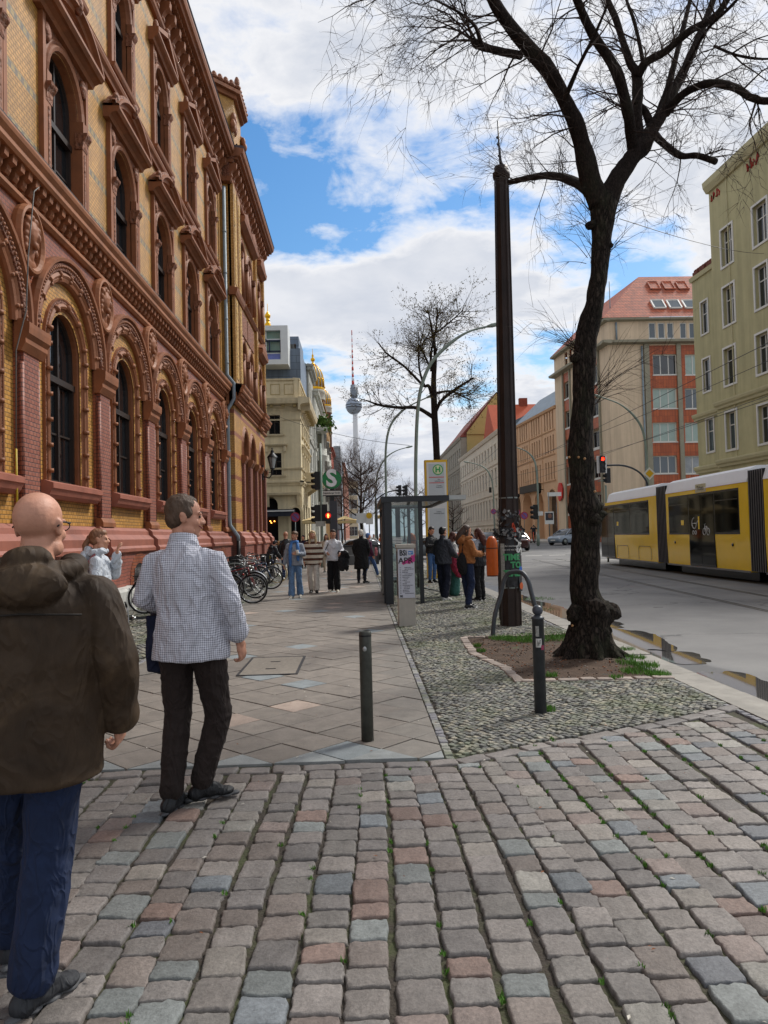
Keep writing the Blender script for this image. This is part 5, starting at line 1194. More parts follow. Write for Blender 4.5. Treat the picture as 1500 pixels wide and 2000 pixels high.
for (u0_, u1_) in sstrips:
 mb = MB(TS); mb.gridwall(u0_, u1_, 0, zmid-.35, [w for w in swins if u0_ < w[0] < u1_], .035, .03); mb.build('tile_strip', m_or, be)
 mb = MB(TS); mb.box(u1_+.02, u1_+.3, 0, .2, 0, zmid-.2); mb.box(u0_-.3, u0_-.02, 0, .2, 0, zmid-.2); mb.build('rib', m_co, be)
m_bl = M('window_blind', '#8fa39a', .3, .1, 2, spec=.8)
random.seed(2)
for w in fwins: win(be, TB, w, .22, MATS['white_frame'], m_bl if random.random() < .4 else None, 2, (), .10)
for w in fwins5: win(be, TB, w, .13, MATS['white_frame'], m_glb, 0, (), .09)
for w in swins: win(be, TS, w, .22, MATS['white_frame'], m_glf, 1, (), .08)
mb = MB(TB)
for TT, L_ in ((TB, 28), (TS, 16.5)):
 mb.T = TT; mb.prism([(-.1, zmid-.22), (.75, zmid-.12), (.8, zmid+.12), (-.1, zmid+.16)], -.8 if TT is TB else -.8, L_, 0)
 mb.prism([(-.1, zeave-.22), (.5, zeave-.12), (.55, zeave+.06), (-.1, zeave+.1)], -.5, L_, 0)
mb.build('cornice', m_co, be)
mb = MB(); e = .5; A = (XB-.6, YB-e, zeave+.1); B_ = (XB+28, YB-e, zeave+.1); C = TS(16.5, .5, zeave+.1); R1 = (onY(1247, 541, YB+5).x, YB+5, onY(1247, 541, YB+5).z); R2 = (XB+28, YB+5, R1[2]); R3 = (R1[0]-.8, YB+14, R1[2]);
mb.poly(A, B_, R2, R1); mb.poly(C, A, R1, R3); mb.poly(C, R3, (XB+28, YB+18, zeave)); mb.poly(R1, R2, (XB+28, YB+16, R1[2]), R3)
mb.build('roof', m_rt, be)
def on_roof(x, y):
 n = (Vector(B_)-Vector(A)).cross(Vector(R1)-Vector(A)).normalized(); r = ray(x, y); t = (Vector(A)-Vector((0, 0, EYE))).dot(n)/r.dot(n); return Vector((0, 0, EYE))+r*t, n
for (x, y, w_) in ((1285, 595, 1.1), (1316, 595, 1.1), (1346, 595, 1.1), (1277, 559, .95), (1305, 559, .95), (1332, 559, .95)):
 c, n = on_roof(x, y); ux = Vector((1, 0, 0)); uy = n.cross(ux).normalized(); n = n if n.y < 0 else -n
 mb = MB(); P4 = [c+ux*a+uy*b for a, b in ((-w_*.55, -.75), (w_*.55, -.75), (w_*.55, .75), (-w_*.55, .75))]
 for a, b in zip(P4, P4[1:]+P4[:1]): mb.bar(a+n*.08, b+n*.08, .14, .16)
 sk = mb.build('skylight', MATS['white_frame'] if y > 570 else m_rt, be); g_ = MB(); g_.poly(*[p+n*.1 for p in P4]); g_.build('pane', m_glb if y > 570 else m_rt, sk)
mb = MB(); mb.tube([TB(.9, .1, zeave-.3), TB(.9, .1, zmid+.3)], .1, 8); mb.tube([TB(strips[0][0]-.75, .12, zmid-.4), TB(strips[0][0]-.75, .12, .5)], .1, 8); mb.tube([(A[0]+1.5, A[1]+2, zeave), (A[0]+1.5, A[1]+2, zeave+4.5)], .05, 6)
mb.build('rain_pipe', MATS['pipe_zinc'], be)
# --- sandstone block with tall arches
m_sa = M('sandstone', '#cba582', .8, .06, .7, .2, 15); m_sat = M('sandstone_trim', '#bb9470', .8, .06, 1)
p0 = TS(16.5, 0, 0); fa = RT((p0[0], p0[1]), .072); TA = fa.T
sa = thing('sandstone_block', 'peach sandstone block with rows of narrow slit windows over four tall arches', 'building', (p0[0], p0[1], .6))
Ls = fa.px(996, 900)[0]; zt = fa.px(1083, 793)[1]
slits = []
zrow = [(fa.px(1075, a)[1], fa.px(1075, b)[1]) for a, b in ((839, 803), (886, 851), (937, 902))]
groups = []
u = 1.0
while u < Ls-3:
 for j in range(4): groups.append((u+j*1.05, u+j*1.05+.5))
 u += 5.6
for z0_, z1_ in zrow: slits += [(a, b, z0_, z1_) for a, b in groups]
arch = []
for (xa, xb, yt) in ((1071, 1089, 955), (1045, 1063, 960), (1022, 1040, 963), (1005, 1018, 966)):
 ua, ub = fa.px(xb, 1000)[0], fa.px(xa, 1000)[0]; arch.append(((ua+ub)/2, abs(ub-ua)/2, fa.px((xa+xb)/2, yt)[1]))
zs_ = 7.9; mb = MB(TA); mb.gridwall(0, Ls, zs_, zt, slits, 0, .35)
ed = [0]+[(a[0]+b[0])/2 for a, b in zip(arch, arch[1:])]+[Ls]
for (uc, hw, zt_), a, b in zip(arch, ed, ed[1:]): mb.archwall(a, b, .2, zs_, uc, hw, .2, zt_-hw, 0, 12); mb.mould(arch_path(uc, .2, zt_-hw, hw, 12), [(0, -1.5), (0, .05), (.25, .05), (.25, 0)])
mb.T = TA; mb.box(0, Ls, -12, -1.6, .2, zt); mb.build('wall', m_sa, sa)
mb = MB(TA)
for (a, b, z0_, z1_) in slits: mb.box(a, b, -.34, -.3, z0_, z1_)
mb.build('slit_glazing', M('bronze_glass', '#2c211c', .3, .1, 3), sa)
mb = MB(TA)
for i, (uc, hw, zt_) in enumerate(arch):
 if i in (0, 3): mb.box(uc-hw, uc+hw, -.6, -.5, .2, zt_)
mb.build('arch_glazing', m_gl, sa)
mb = MB(TA); u = 6.0-.45
mb.prism([(-.1, zt-.4), (.2, zt-.3), (.3, zt), (-.1, zt+.1)], -.1, Ls, 0)
while u < Ls: mb.box(u, u+.18, 0, .06, zs_-1, zt-.4); u += 5.6
for z0_, z1_ in zrow: mb.prism([(0, z0_-.25), (.1, z0_-.25), (.12, z0_-.12), (0, z0_-.1)], .6, Ls, 0)
mb.build('cornice', m_sat, sa)
mb = MB(TA); mb.prism([(-.2, zt+.1), (-5, zt+4.6), (-10, zt+.1)], 0, Ls, 0); mb.build('roof', M('slate_roof', '#67727a', .5, .25, 1.0), sa)
a = fa.px(1056, 951); b = fa.px(1023, 958); mb = MB(TA);
mb.box(a[0]-.3, b[0]+.4, .1, .5, 7.1, 8.1)
sgn = mb.build('sign_board', M('sign_dark', '#2e2a20', .6), sa)
for s_ in (a[0]-1.2, b[0]+.9): mb = MB(TA); mb.ball((s_, .6, 6.9), .28, 8); mb.box(s_-.05, s_+.05, 0, .6, 7.1, 7.2); mb.build('spot_lamp', M('void', '#060505'), sa)
q = onY(1096, 963, p0[1]-1); c_ = TA(.9, .12, fa.px(1096, 963)[1]); mb = MB(TA); mb.mat(0); pts = []
mb.T = None; P_ = [TA(fa.px(1096, 960)[0]+a_, .12, fa.px(1096, 960)[1]+z_) for a_, z_ in ((0, -1.2), (-.9, -.8), (-1.1, .3), (-.7, 1.0), (0, 1.1), (.5, .5), (.55, -.3), (.3, -1.0))]
P2_ = [tuple(Vector(p)+Vector((-.15, -.02, 0))) for p in P_]; mb.poly(*P2_); n_ = len(P_)
for i in range(n_): mb.poly(P_[i], P_[(i+1) % n_], P2_[(i+1) % n_], P2_[i])
mb.build('red_emblem', M('bright_red', '#c4271f', .4), sa)
# --- long white block, grey block, big gable behind
def rblock(label, fx, ang, y0, L_, zt, mat, sp, wz, ww, gm, fm=None, roofm=None, rh=4.5, depth=12, trim=None, name='street_block'):
 f = RT((fx, y0), ang); T = f.T; t = thing(name, label, 'building', (fx, y0, .6)); n = int(L_/sp); rects = [((i+.5)*L_/n-ww/2, (i+.5)*L_/n+ww/2, a, b) for a, b in wz for i in range(n)]
 mb = MB(T); mb.gridwall(0, L_, .2, zt, rects, 0, .2); mb.poly((0, 0, .2), (0, -depth, .2), (0, -depth, zt), (0, 0, zt)); mb.poly((L_, 0, .2), (L_, -depth, .2), (L_, -depth, zt), (L_, 0, zt)); mb.box(.1, L_-.1, -depth, -.6, .2, zt); mb.build('wall', mat, t)
 mb = MB(T); mb.prism([(-.1, zt-.6), (.2, zt-.5), (.4, zt-.1), (.45, zt+.05), (-.1, zt+.1)], 0, L_, 0)
 for a, b in wz[:-1]: mb.prism([(-.05, b+.7), (.1, b+.7), (.14, b+.85), (-.05, b+.9)], 0, L_, 0)
 for r in rects: mb.box(r[0]-.15, r[1]+.15, 0, .12, r[3]+.12, r[3]+.3); mb.box(r[0]-.15, r[1]+.15, 0, .1, r[2]-.15, r[2])
 mb.build('cornice', trim or mat, t)
 if len(rects) <= 95:
  for r in rects: win(t, T, r, .17, fm, gm, 1, (.65,), .07, sill=False)
 else:
  mb = MB(T)
  for r in rects: mb.box(r[0], r[1], -.17, -.14, r[2], r[3])
  x = mb.build('windows', gm, t); x['kind'] = 'stuff'
 mb = MB(T); mb.prism([(.2, zt+.1), (-depth/2, zt+rh), (-depth, zt+.1)], .0, L_, 0); mb.build('roof', roofm or m_rf, t); return t, f
m_wb = M('white_stucco', '#cbc3b1', .85, .06, .8, dirt=.08)
rblock('long off-white stucco block with rows of tall windows past the sandstone block', 21.9, 0.0, 113.5, 46, 17.6, m_wb, 2.9, [(1.2, 2.2), (4.0, 7.0), (9.2, 11.8), (13.6, 15.6)], 1.15, m_glf, roofm=M('slate_roof', '#67727a'), rh=3)
rblock('grey weathered block with arched windows beyond the white one', 22.2, 0.0, 160, 44, 22.5, M('grey_stone', '#8c8678', .9, .15, 1.0, .4, 8), 3.4, [(1.5, 4.2), (6.5, 9.8), (12, 15.2), (17.2, 20)], 1.5, m_glf, roofm=M('patched_red_roof', '#7b4238', .8, .35, 1.2), rh=9.5, depth=16)
# gabled party wall
Yg = 160.2; g1, g2, g3, g4 = onY(911, 846, Yg), onY(969, 768, Yg), onY(1030, 846, Yg), onY(911, 872, Yg)
mb = MB(); mb.poly((g1.x, Yg-.2, .5), (g3.x, Yg-.2, .5), (g3.x, Yg-.2, g3.z), (g2.x, Yg-.2, g2.z), (g1.x, Yg-.2, g1.z)); P_ = [(g1.x, g1.z), (g2.x, g2.z), (g3.x, g3.z)]
gb = thing('gabled_house', 'large yellow gable wall with a red tiled roof rising over the white block', 'building', (g2.x, Yg, .6))
mb = MB(); mb.prism([(g1.x, .5), (g3.x, .5), (g3.x, g3.z), (g2.x, g2.z), (g1.x, g1.z)], Yg-.4, Yg-.2, 1); mb.prism([(g1.x, g1.z-.3), (g3.x, g3.z-.3), (g3.x, g3.z), (g1.x, g1.z)], Yg-.7, Yg-.4, 1); mb.build('wall', M('yellow_render', '#a8965f', .85, .06, .5), gb)
mb = MB(); mb.poly((g1.x-.6, Yg-.4, g1.z-.3), (g2.x, Yg-.4, g2.z+.25), (g2.x, Yg+50, g2.z+.25), (g1.x-.6, Yg+50, g1.z-.3)); mb.poly((g2.x, Yg-.4, g2.z+.25), (g3.x+.6, Yg-.4, g3.z), (g3.x+.6, Yg+50, g3.z), (g2.x, Yg+50, g2.z+.25)); mb.build('roof', MATS['patched_red_roof'], gb)
Yr = 140; r1, r2_, r3 = onY(985, 778, Yr), onY(1052, 782, Yr), onY(1052, 850, Yr)
t = thing('far_house', 'red tiled roof with a small chimney showing above the sandstone block', 'building', (r1.x+4, Yr, .6))
mb = MB(); mb.box(r1.x-2, r2_.x+5, Yr+2, Yr+12, .5, r3.z); mb.build('wall', MATS['yellow_render'], t)
mb = MB(); mb.prism([(Yr, r3.z), (Yr+7, r1.z), (Yr+14, r3.z)], r1.x-2, r2_.x+6, 0); rf = mb.build('roof', M('red_roof', '#a94e30', .8, .12, 1.0), t)
cq = onY(1021, 778, Yr+7); mb = MB(); mb.box(cq.x-.8, cq.x+.8, Yr+6.5, Yr+7.5, r1.z-.5, r1.z+1.2); mb.build('chimney', M('chimney_brick', '#7a3a28', .9), rf)
# ---------------------------------------------------------------- trees
def barkmat(name, c1, c2, moss, sc=(9, 9, 2.2), bstr=1.0, bd=.03):
 m, nt, b = newmat(name); co = objco(nt, sc)
 v = N(nt, 'ShaderNodeTexVoronoi', feature='DISTANCE_TO_EDGE', i_Scale=2.6)
 w = N(nt, 'ShaderNodeTexNoise', i_Scale=2.2, i_Detail=7.0, i_Roughness=.7, i_Distortion=.6); L(nt, co, w.inputs['Vector'])
 sc_ = N(nt, 'ShaderNodeVectorMath', operation='SCALE'); L(nt, w.outputs['Color'], sc_.inputs[0]); sc_.inputs['Scale'].default_value = .9
 ad = N(nt, 'ShaderNodeVectorMath', operation='ADD'); L(nt, co, ad.inputs[0]); L(nt, sc_.outputs[0], ad.inputs[1]); L(nt, ad.outputs[0], v.inputs['Vector'])
 h = MATH(nt, 'ADD', MATH(nt, 'MINIMUM', MATH(nt, 'MULTIPLY', v.outputs['Distance'], 4.0), 1.0), w.outputs[0])
 c = MIX(nt, RAMP(nt, h, [(.5, 0.0), (1.3, 1.0)]), rgb(c1), rgb(c2))
 n = N(nt, 'ShaderNodeTexNoise', i_Scale=1.5, i_Detail=8.0, i_Roughness=.75); L(nt, objco(nt, (1.5, 1.5, 1)), n.inputs['Vector'])
 c = MIX(nt, RAMP(nt, n.outputs[0], [(.50, 0.0), (.68, .65)]), c, rgb(moss))
 L(nt, c, b.inputs['Base Color']); b.inputs['Roughness'].default_value = .95; b.inputs['Specular IOR Level'].default_value = .15
 bumpn(nt, b, h, bstr, bd); return m
m_bark = barkmat('lime_bark', '#15110e', '#3f3731', '#474c38'); m_bark2 = barkmat('limb_bark', '#191412', '#342b27', '#3a3a2e', (14, 14, 5), .8, .02)
m_twig = M('twig_bark', '#33261f', .9, .2, 3)
def smoothpath(P, R, k=5):
 """Catmull-Rom through 3-D points and radii"""
 out, rr = [], []; n = len(P)
 for i in range(n-1):
  p0, p1, p2, p3 = P[max(i-1, 0)], P[i], P[i+1], P[min(i+2, n-1)]
  for j in range(k):
   t = j/k; out.append(.5*((2*p1)+(p2-p0)*t+(2*p0-5*p1+4*p2-p3)*t*t+(3*p1-p0-3*p2+p3)*t*t*t)); rr.append(R[i]*(1-t)+R[i+1]*t)
 out.append(P[-1]); rr.append(R[-1]); return out, rr
def limb(mb, P, R, n=12, rough=.12, seed=0, k=5):
 P, R = smoothpath([Vector(p) for p in P], R, k); s = mb.smooth; mb.smooth = True
 b = len(mb.v); mb.tube(P, R, n)
 for i in range(b, len(mb.v)):
  v = Vector(mb.v[i]); j = (i-b)//n;
  if j >= len(P): break
  c = P[j]; d = v-c; f = 1+rough*(noise.noise(Vector((v.x*5, v.y*5, v.z*3+seed)))*1.3+noise.noise(Vector((v.x*16, v.y*16, v.z*8+seed)))*.8)
  mb.v[i] = tuple(c+d*f)
 mb.smooth = s; return P, R
def twig(mb, p, d, ln, r, depth, seg=5, curl=.35, grav=-.05, kids=3, leaf=None, up=0.0):
 pts = [p.copy()]; d = d.normalized(); sl = ln/seg; kd = []
 for i in range(seg):
  d = (d+Vector((random.gauss(0, curl), random.gauss(0, curl), random.gauss(0, curl)))*.5+Vector((0, 0, grav+up))).normalized()
  p = p+d*sl; pts.append(p.copy()); kd.append((p.copy(), d.copy(), r*(1-(i+1)/(seg+.8))))
 n = 3 if r < .009 else 5
 rs = [max(r*(1-i/(seg+.6)), r*.16) for i in range(seg+1)]
 t0 = (pts[1]-pts[0]).normalized(); x = t0.orthogonal().normalized(); y = t0.cross(x); b = len(mb.v)
 for q, rr in zip(pts, rs):
  for k in range(n): a = 2*PI*k/n; mb.v.append(tuple(q+x*(math.cos(a)*rr)+y*(math.sin(a)*rr)))
 for i in range(seg):
  for k in range(n): mb.f.append((b+i*n+k, b+i*n+(k+1) % n, b+(i+1)*n+(k+1) % n, b+(i+1)*n+k)); mb.mi.append(mb.cur); mb.sm.append(True)
 if leaf is not None and depth <= 1:
  for q, dd, rr in kd:
   if random.random() < leaf[1]:
    for _ in range(random.randint(1, 2)):
     a = Vector((random.uniform(-1, 1), random.uniform(-1, 1), random.uniform(-1.3, .6))).normalized()*random.uniform(.5, 1.2)*leaf[2]; c = a.cross(Vector((random.random(), random.random(), random.random()))).normalized()*leaf[2]*.35
     o = q+a*.3; leaf[0].poly(o, o+a*.5+c, o+a, o+a*.5-c)
 if depth > 0:
  for _ in range(kids):
   q, dd, rr = random.choice(kd[:max(1, seg-1)]); a = dd.orthogonal().normalized(); b_ = dd.cross(a); t = random.uniform(0, 2*PI)
   nd = dd*random.uniform(.5, 1.1)+(a*math.cos(t)+b_*math.sin(t))*random.uniform(.5, .9)
   twig(mb, q, nd, ln*random.uniform(.4, .75), max(rr*.78, .0027), depth-1, seg, curl, grav, kids, leaf, up)
random.seed(21)
bt = thing('street_tree', 'big bare tree with dark gnarled trunk and burls in the soil pit', 'tree', tuple(gnd(1150, 1285)))
def TP(px, py, Y): return onY(px, py, Y)
mb = MB(); YT = 9.1
tr = [(1150, 1300, 9.1, .40), (1150, 1278, 9.1, .33), (1150, 1250, 9.1, .265), (1152, 1222, 9.1, .245), (1155, 1200, 9.12, .275), (1148, 1180, 9.15, .24), (1142, 1150, 9.15, .205), (1142, 1080, 9.15, .20), (1144, 1010, 9.15, .215), (1142, 990, 9.15, .225), (1137, 950, 9.15, .185), (1135, 880, 9.15, .178), (1138, 800, 9.15, .165), (1141, 720, 9.15, .155), (1146, 660, 9.15, .165), (1162, 590, 9.15, .135), (1171, 520, 9.15, .135), (1176, 450, 9.15, .155), (1178, 405, 9.15, .185), (1180, 380, 9.15, .15)]
limb(mb, [TP(x, y, Y) for x, y, Y, r in tr], [r*(.84 if y < 1190 else .95) for x, y, Y, r in tr], 28, .14, 3, 7)
for (x, y, Y, r) in ((1188, 1195, 9.1, .14), (1200, 1200, 9.1, .075), (1125, 1195, 9.05, .12), (1160, 1188, 8.98, .15), (1165, 992, 9.1, .10), (1172, 1005, 9.05, .08), (1160, 1015, 9.0, .1), (1128, 700, 9.1, .09), (1190, 480, 9.1, .05), (1155, 440, 9.1, .07), (1120, 1205, 9.0, .08), (1185, 1230, 9.05, .07)):
 c = TP(x, y, Y); b = len(mb.v); mb.ball(c, (r, r, r*.8), 12)
 for i in range(b, len(mb.v)): v = Vector(mb.v[i]); mb.v[i] = tuple(c+(v-c)*(1+.35*noise.noise(v*14)+.2*noise.noise(v*35)))
for a in np.linspace(0, 2*PI, 8, endpoint=False):    # root flare
 a += random.uniform(-.2, .2); c = gnd(1150, 1283); l = random.uniform(.38, .52); limb(mb, [c+Vector((.12*math.cos(a), .12*math.sin(a), .33)), c+Vector((.24*math.cos(a), .24*math.sin(a), .12)), c+Vector((l*math.cos(a), l*math.sin(a), -.02)), c+Vector(((l+.15)*math.cos(a+.2), (l+.15)*math.sin(a+.2), -.07))], [.13, .10, .05, .02], 10, .2, a)
mb.mat(1)
for (x, y) in ((1130, 893), (1142, 896), (1112, 893), (1162, 960), (1138, 1212), (1165, 1190), (1118, 1222), (1172, 1228)):
 c = TP(x, y, 8.93+random.uniform(0, .03)); mb.ball(c, (.016, .02, .016), 6)
trunk = mb.build('trunk', [m_bark, M('cut_wood', '#a07a52', .8)], bt)
LB = []
defs = [
 ('L', [(1172, 400, 9.15, .15), (1152, 345, 9.1, .125), (1132, 262, 8.95, .10), (1100, 190, 8.8, .092), (1062, 125, 8.65, .088), (1012, 72, 8.5, .08), (966, 5, 8.35, .07), (930, -70, 8.2, .055), (900, -140, 8.1, .04)]),
 ('pole', [(1150, 372, 9.1, .075), (1118, 353, 9.6, .062), (1078, 343, 10.4, .055), (1035, 347, 11.3, .05), (996, 356, 12.1, .045)]),
 ('knob', [(1018, 108, 8.6, .05), (985, 102, 8.5, .045), (960, 96, 8.4, .042), (935, 88, 8.35, .05), (922, 78, 8.3, .03)]),
 ('knob2', [(940, 92, 8.35, .03), (930, 55, 8.2, .02), (905, 30, 8.1, .016), (860, 5, 8.0, .012), (800, -25, 7.9, .008)]),
 ('R', [(1180, 405, 9.15, .15), (1200, 362, 9.2, .125), (1228, 318, 9.3, .115), (1252, 286, 9.4, .12), (1268, 262, 9.45, .10)]),
 ('A', [(1240, 305, 9.35, .09), (1233, 262, 9.2, .07), (1226, 215, 9.0, .07), (1203, 138, 8.8, .062), (1155, 62, 8.6, .055), (1127, 0, 8.4, .05), (1110, -70, 8.2, .04)]),
 ('B', [(1248, 296, 9.4, .09), (1243, 240, 9.4, .075), (1245, 190, 9.5, .07), (1243, 145, 9.55, .065), (1228, 115, 9.6, .05), (1203, 38, 9.7, .045), (1178, -20, 9.8, .04), (1160, -90, 9.9, .03)]),
 ('B2', [(1245, 148, 9.5, .06), (1262, 122, 9.4, .055), (1300, 100, 9.3, .05), (1345, 62, 9.1, .045), (1395, 33, 9.0, .045), (1425, -10, 8.9, .04), (1450, -70, 8.8, .03)]),
 ('B3', [(1257, 130, 9.5, .03), (1250, 90, 9.6, .028), (1238, 40, 9.7, .024), (1222, -5, 9.8, .02), (1210, -60, 9.9, .015)]),
 ('C', [(1262, 270, 9.45, .10), (1290, 228, 9.5, .085), (1312, 185, 9.6, .07), (1340, 130, 9.8, .058), (1370, 60, 10, .05), (1393, 0, 10.2, .042), (1410, -60, 10.4, .03)]),
 ('C2', [(1280, 245, 9.45, .06), (1298, 190, 9.7, .045), (1313, 139, 9.9, .04), (1335, 53, 10.3, .034), (1350, -10, 10.6, .03), (1360, -80, 10.9, .02)]),
 ('C3', [(1240, 200, 9.4, .03), (1258, 215, 9.5, .045), (1272, 248, 9.5, .06)]),
 ('D', [(1300, 222, 9.5, .06), (1335, 183, 9.2, .052), (1385, 163, 8.8, .05), (1432, 170, 8.4, .045), (1470, 192, 8.1, .04), (1510, 196, 7.8, .035), (1560, 170, 7.5, .03), (1600, 130, 7.3, .02)]),
 ('E', [(1278, 262, 9.4, .055), (1298, 282, 9.2, .045), (1330, 304, 8.9, .04), (1362, 304, 8.7, .038), (1398, 316, 8.5, .036)]),
 ('F', [(1395, 90, 9.5, .02), (1440, 108, 9.3, .018), (1500, 115, 9.1, .015), (1560, 100, 8.9, .01)]),
 ('G', [(1330, 150, 9.7, .025), (1380, 60, 9.0, .02), (1430, 10, 8.6, .018), (1490, -60, 8.2, .012)]),
 ('H', [(1100, 200, 8.8, .03), (1130, 130, 8.3, .024), (1165, 60, 8.0, .018), (1190, 0, 7.8, .014)]),
 ('I', [(1065, 380, 8.9, .012), (1020, 220, 8.7, .010)])]
for name_, pts in defs[:-1]:
 mb = MB(); P, R = limb(mb, [TP(x, y, Y) for x, y, Y, r in pts], [r for *_, r in pts], 14 if pts[0][3] > .05 else 9, .14, len(name_)*3.1+pts[0][0], 5)
 mb.build('limb', m_bark2, bt); LB.append((name_, P, R))
tw = MB()
dens = {'L': 46, 'pole': 16, 'knob': 14, 'knob2': 12, 'A': 26, 'B': 24, 'B2': 26, 'B3': 12, 'C': 26, 'C2': 18, 'D': 30, 'E': 12, 'F': 14, 'G': 16, 'H': 16, 'R': 6, 'C3': 2}
for name_, P, R in LB:
 for i in range(int(dens.get(name_, 10)*.56)):
  f = random.random()**.8; j = min(int(f*(len(P)-1)), len(P)-2)
  if name_ in ('L', 'R', 'A', 'B', 'C') and j < 5: j = 5+random.randint(0, 8)
  j = min(j, len(P)-2); dd = (P[j+1]-P[j]).normalized(); a = dd.orthogonal().normalized(); b_ = dd.cross(a); t = random.uniform(0, 2*PI)
  nd = (a*math.cos(t)+b_*math.sin(t))+dd*.35+Vector((0, 0, .1)); ln = random.uniform(.5, 1.35)
  if name_ in ('L', 'knob', 'knob2') and random.random() < .6: nd += Vector((-1.0, 0, -.25)); ln *= 1.25
  if name_ in ('D', 'F', 'E') and random.random() < .5: nd += Vector((.3, 0, -.5))
  twig(tw, P[j], nd, ln, random.uniform(.006, .014), 3, 6, .33, -.045, 3)
 if R[-1] < .05 and name_ not in ('pole', 'E', 'C3'):
  for _ in range(5): twig(tw, P[-1], (P[-1]-P[-3]).normalized()+Vector((random.gauss(0, .4), random.gauss(0, .4), random.gauss(0, .4))), 1.1, .012, 3, 6, .3, -.04, 3)
# suckers on the trunk, the pole end and the cut limb
for (x, y, Y, n_, dx, ln) in ((1130, 690, 9.05, 16, -1, .75), (1158, 775, 9.0, 14, 1, .95), (1155, 500, 9.1, 5, -1, .75), (1195, 490, 9.1, 4, 1, .6), (1150, 430, 9.1, 6, -1, .6), (1200, 420, 9.1, 6, 1, .7), (1100, 350, 10, 14, -.1, .6), (1040, 350, 11.2, 12, -.4, .8), (992, 345, 12.2, 8, -1, 1.0), (1380, 310, 8.6, 7, .6, .5), (1320, 300, 9, 6, 0, .5), (1105, 250, 8.8, 5, -.7, .7)):
 for _ in range(n_):
  p = TP(x+random.uniform(-10, 10), y+random.uniform(-18, 18), Y); twig(tw, p, Vector((dx*random.uniform(.3, 1), random.uniform(-.6, .5), random.uniform(.4, 1.2))), ln*random.uniform(.6, 1.2), .0055, 1, 8, .14, -.06, 3)
tw.build('twigs', m_twig, bt)
# generic trees
def tree(base, h, spread, label, seed, trunk_h, r0, limbs=None, leaf=None, mats=None, up=.05, kids=3, nl=9, tl=1.0, group=None, depth=3, nshoot=7, name='street_tree', trad=.014):
 random.seed(seed); t = thing(name, label, 'tree', tuple(base), group); mb = MB(); B = Vector(base); mats = mats or (m_bark2, m_twig)
 top = B+Vector((random.uniform(-.2, .2), 0, h)); pts = [B-Vector((0, 0, .1)), B+Vector((0, 0, .3)), B+Vector((.05*h*.1, 0, trunk_h*.5)), B+Vector((-.02, 0, trunk_h)), B+Vector((.1, 0, (trunk_h+h)/2)), top]
 P, R = limb(mb, pts, [r0*1.5, r0, r0*.85, r0*.75, r0*.4, r0*.12], 12, .1, seed, 6); mb.build('trunk', mats[0], t)
 paths = [(P[-14:], R[-14:])]
 if limbs:
  for L_ in limbs:
   mb = MB(); q = limb(mb, [Vector(p[:3]) for p in L_], [p[3] for p in L_], 8, .1, seed, 5); mb.build('limb', mats[0], t); paths.append(q)
 else:
  mb = MB()
  for i in range(nl):
   z = trunk_h*.75+(h-trunk_h)*.8*i/nl; a = i*2.4+random.uniform(-.3, .3); l = spread*(1-.55*i/nl)*random.uniform(.8, 1.1); c = Vector((math.cos(a), math.sin(a), 0)); o = B+Vector((0, 0, z))
   q = limb(mb, [o, o+c*l*.35+Vector((0, 0, l*.22)), o+c*l*.7+Vector((0, 0, l*.5)), o+c*l+Vector((0, 0, l*.85))], [r0*.45, r0*.33, r0*.22, r0*.08], 6, .1, seed, 4); paths.append(q)
  mb.build('limbs', mats[0], t)['kind'] = 'stuff'
 tw = MB(); lf = MB() if leaf else None
 for P_, R_ in paths:
  for i in range(nshoot):
   j = min(int(random.uniform(.2, 1)*(len(P_)-1)), len(P_)-2); dd = (P_[j+1]-P_[j]).normalized(); a = dd.orthogonal().normalized(); b_ = dd.cross(a); tt = random.uniform(0, 2*PI)
   twig(tw, P_[j], (a*math.cos(tt)+b_*math.sin(tt))*.8+dd*.7, tl*random.uniform(.7, 1.3), trad, depth, 5, .3, 0, kids, (lf, *leaf) if leaf else None, up)
 o = tw.build('twigs', mats[1], t)
 if lf: lf.build('young_leaves', M('bud_olive', '#6b6334', .8, .4, 2) if leaf[0] < .9 else M('bud_brown', '#5b4432', .85, .3, 2), t)
 return t
YM = 36.0
def mp(pts): return [(*onY(x, y, YM+dy), r) for x, y, dy, r in pts]
b = gnd(857, 1110, 0); b = onY(857, 1100, YM); b.z = 0
ml = [mp([(846, 815, 0, .11), (815, 797, 0, .09), (780, 796, -.3, .075), (745, 792, -.6, .06), (715, 782, -1, .03)]), mp([(848, 790, 0, .09), (838, 755, 0, .08), (826, 752, 0, .07), (790, 716, .5, .055), (755, 690, .9, .045), (740, 670, 1, .02)]),
  mp([(850, 806, 0, .09), (862, 783, -.3, .08), (890, 760, -.7, .07), (925, 738, -1, .04)]), mp([(852, 768, 0, .07), (880, 764, .4, .055), (905, 775, .8, .045), (922, 782, 1, .03)]), mp([(840, 718, 0, .06), (828, 692, -.5, .045), (817, 672, -.8, .03)]),
  mp([(828, 752, 0, .07), (819, 720, .3, .05), (817, 675, .4, .03)]), mp([(852, 650, 0, .05), (880, 628, .3, .035), (905, 605, .6, .02)]), mp([(843, 725, 0, .08), (842, 690, -.3, .06), (852, 640, -.3, .04), (854, 600, -.2, .03)])]
tree(b, 12.6, 4, 'street tree coming into leaf, rising behind the yellow bus stop column', 31, 8.6, .2, limbs=ml, leaf=(.34, .07), mats=(m_bark2, m_twig), up=.03, kids=4, tl=1.5, nshoot=17, depth=2, trad=.019)
TGR = 'bare trees along the far part of the street'
m_tw2 = M('brown_twigs', '#4e3a30', .9, .2, 2)
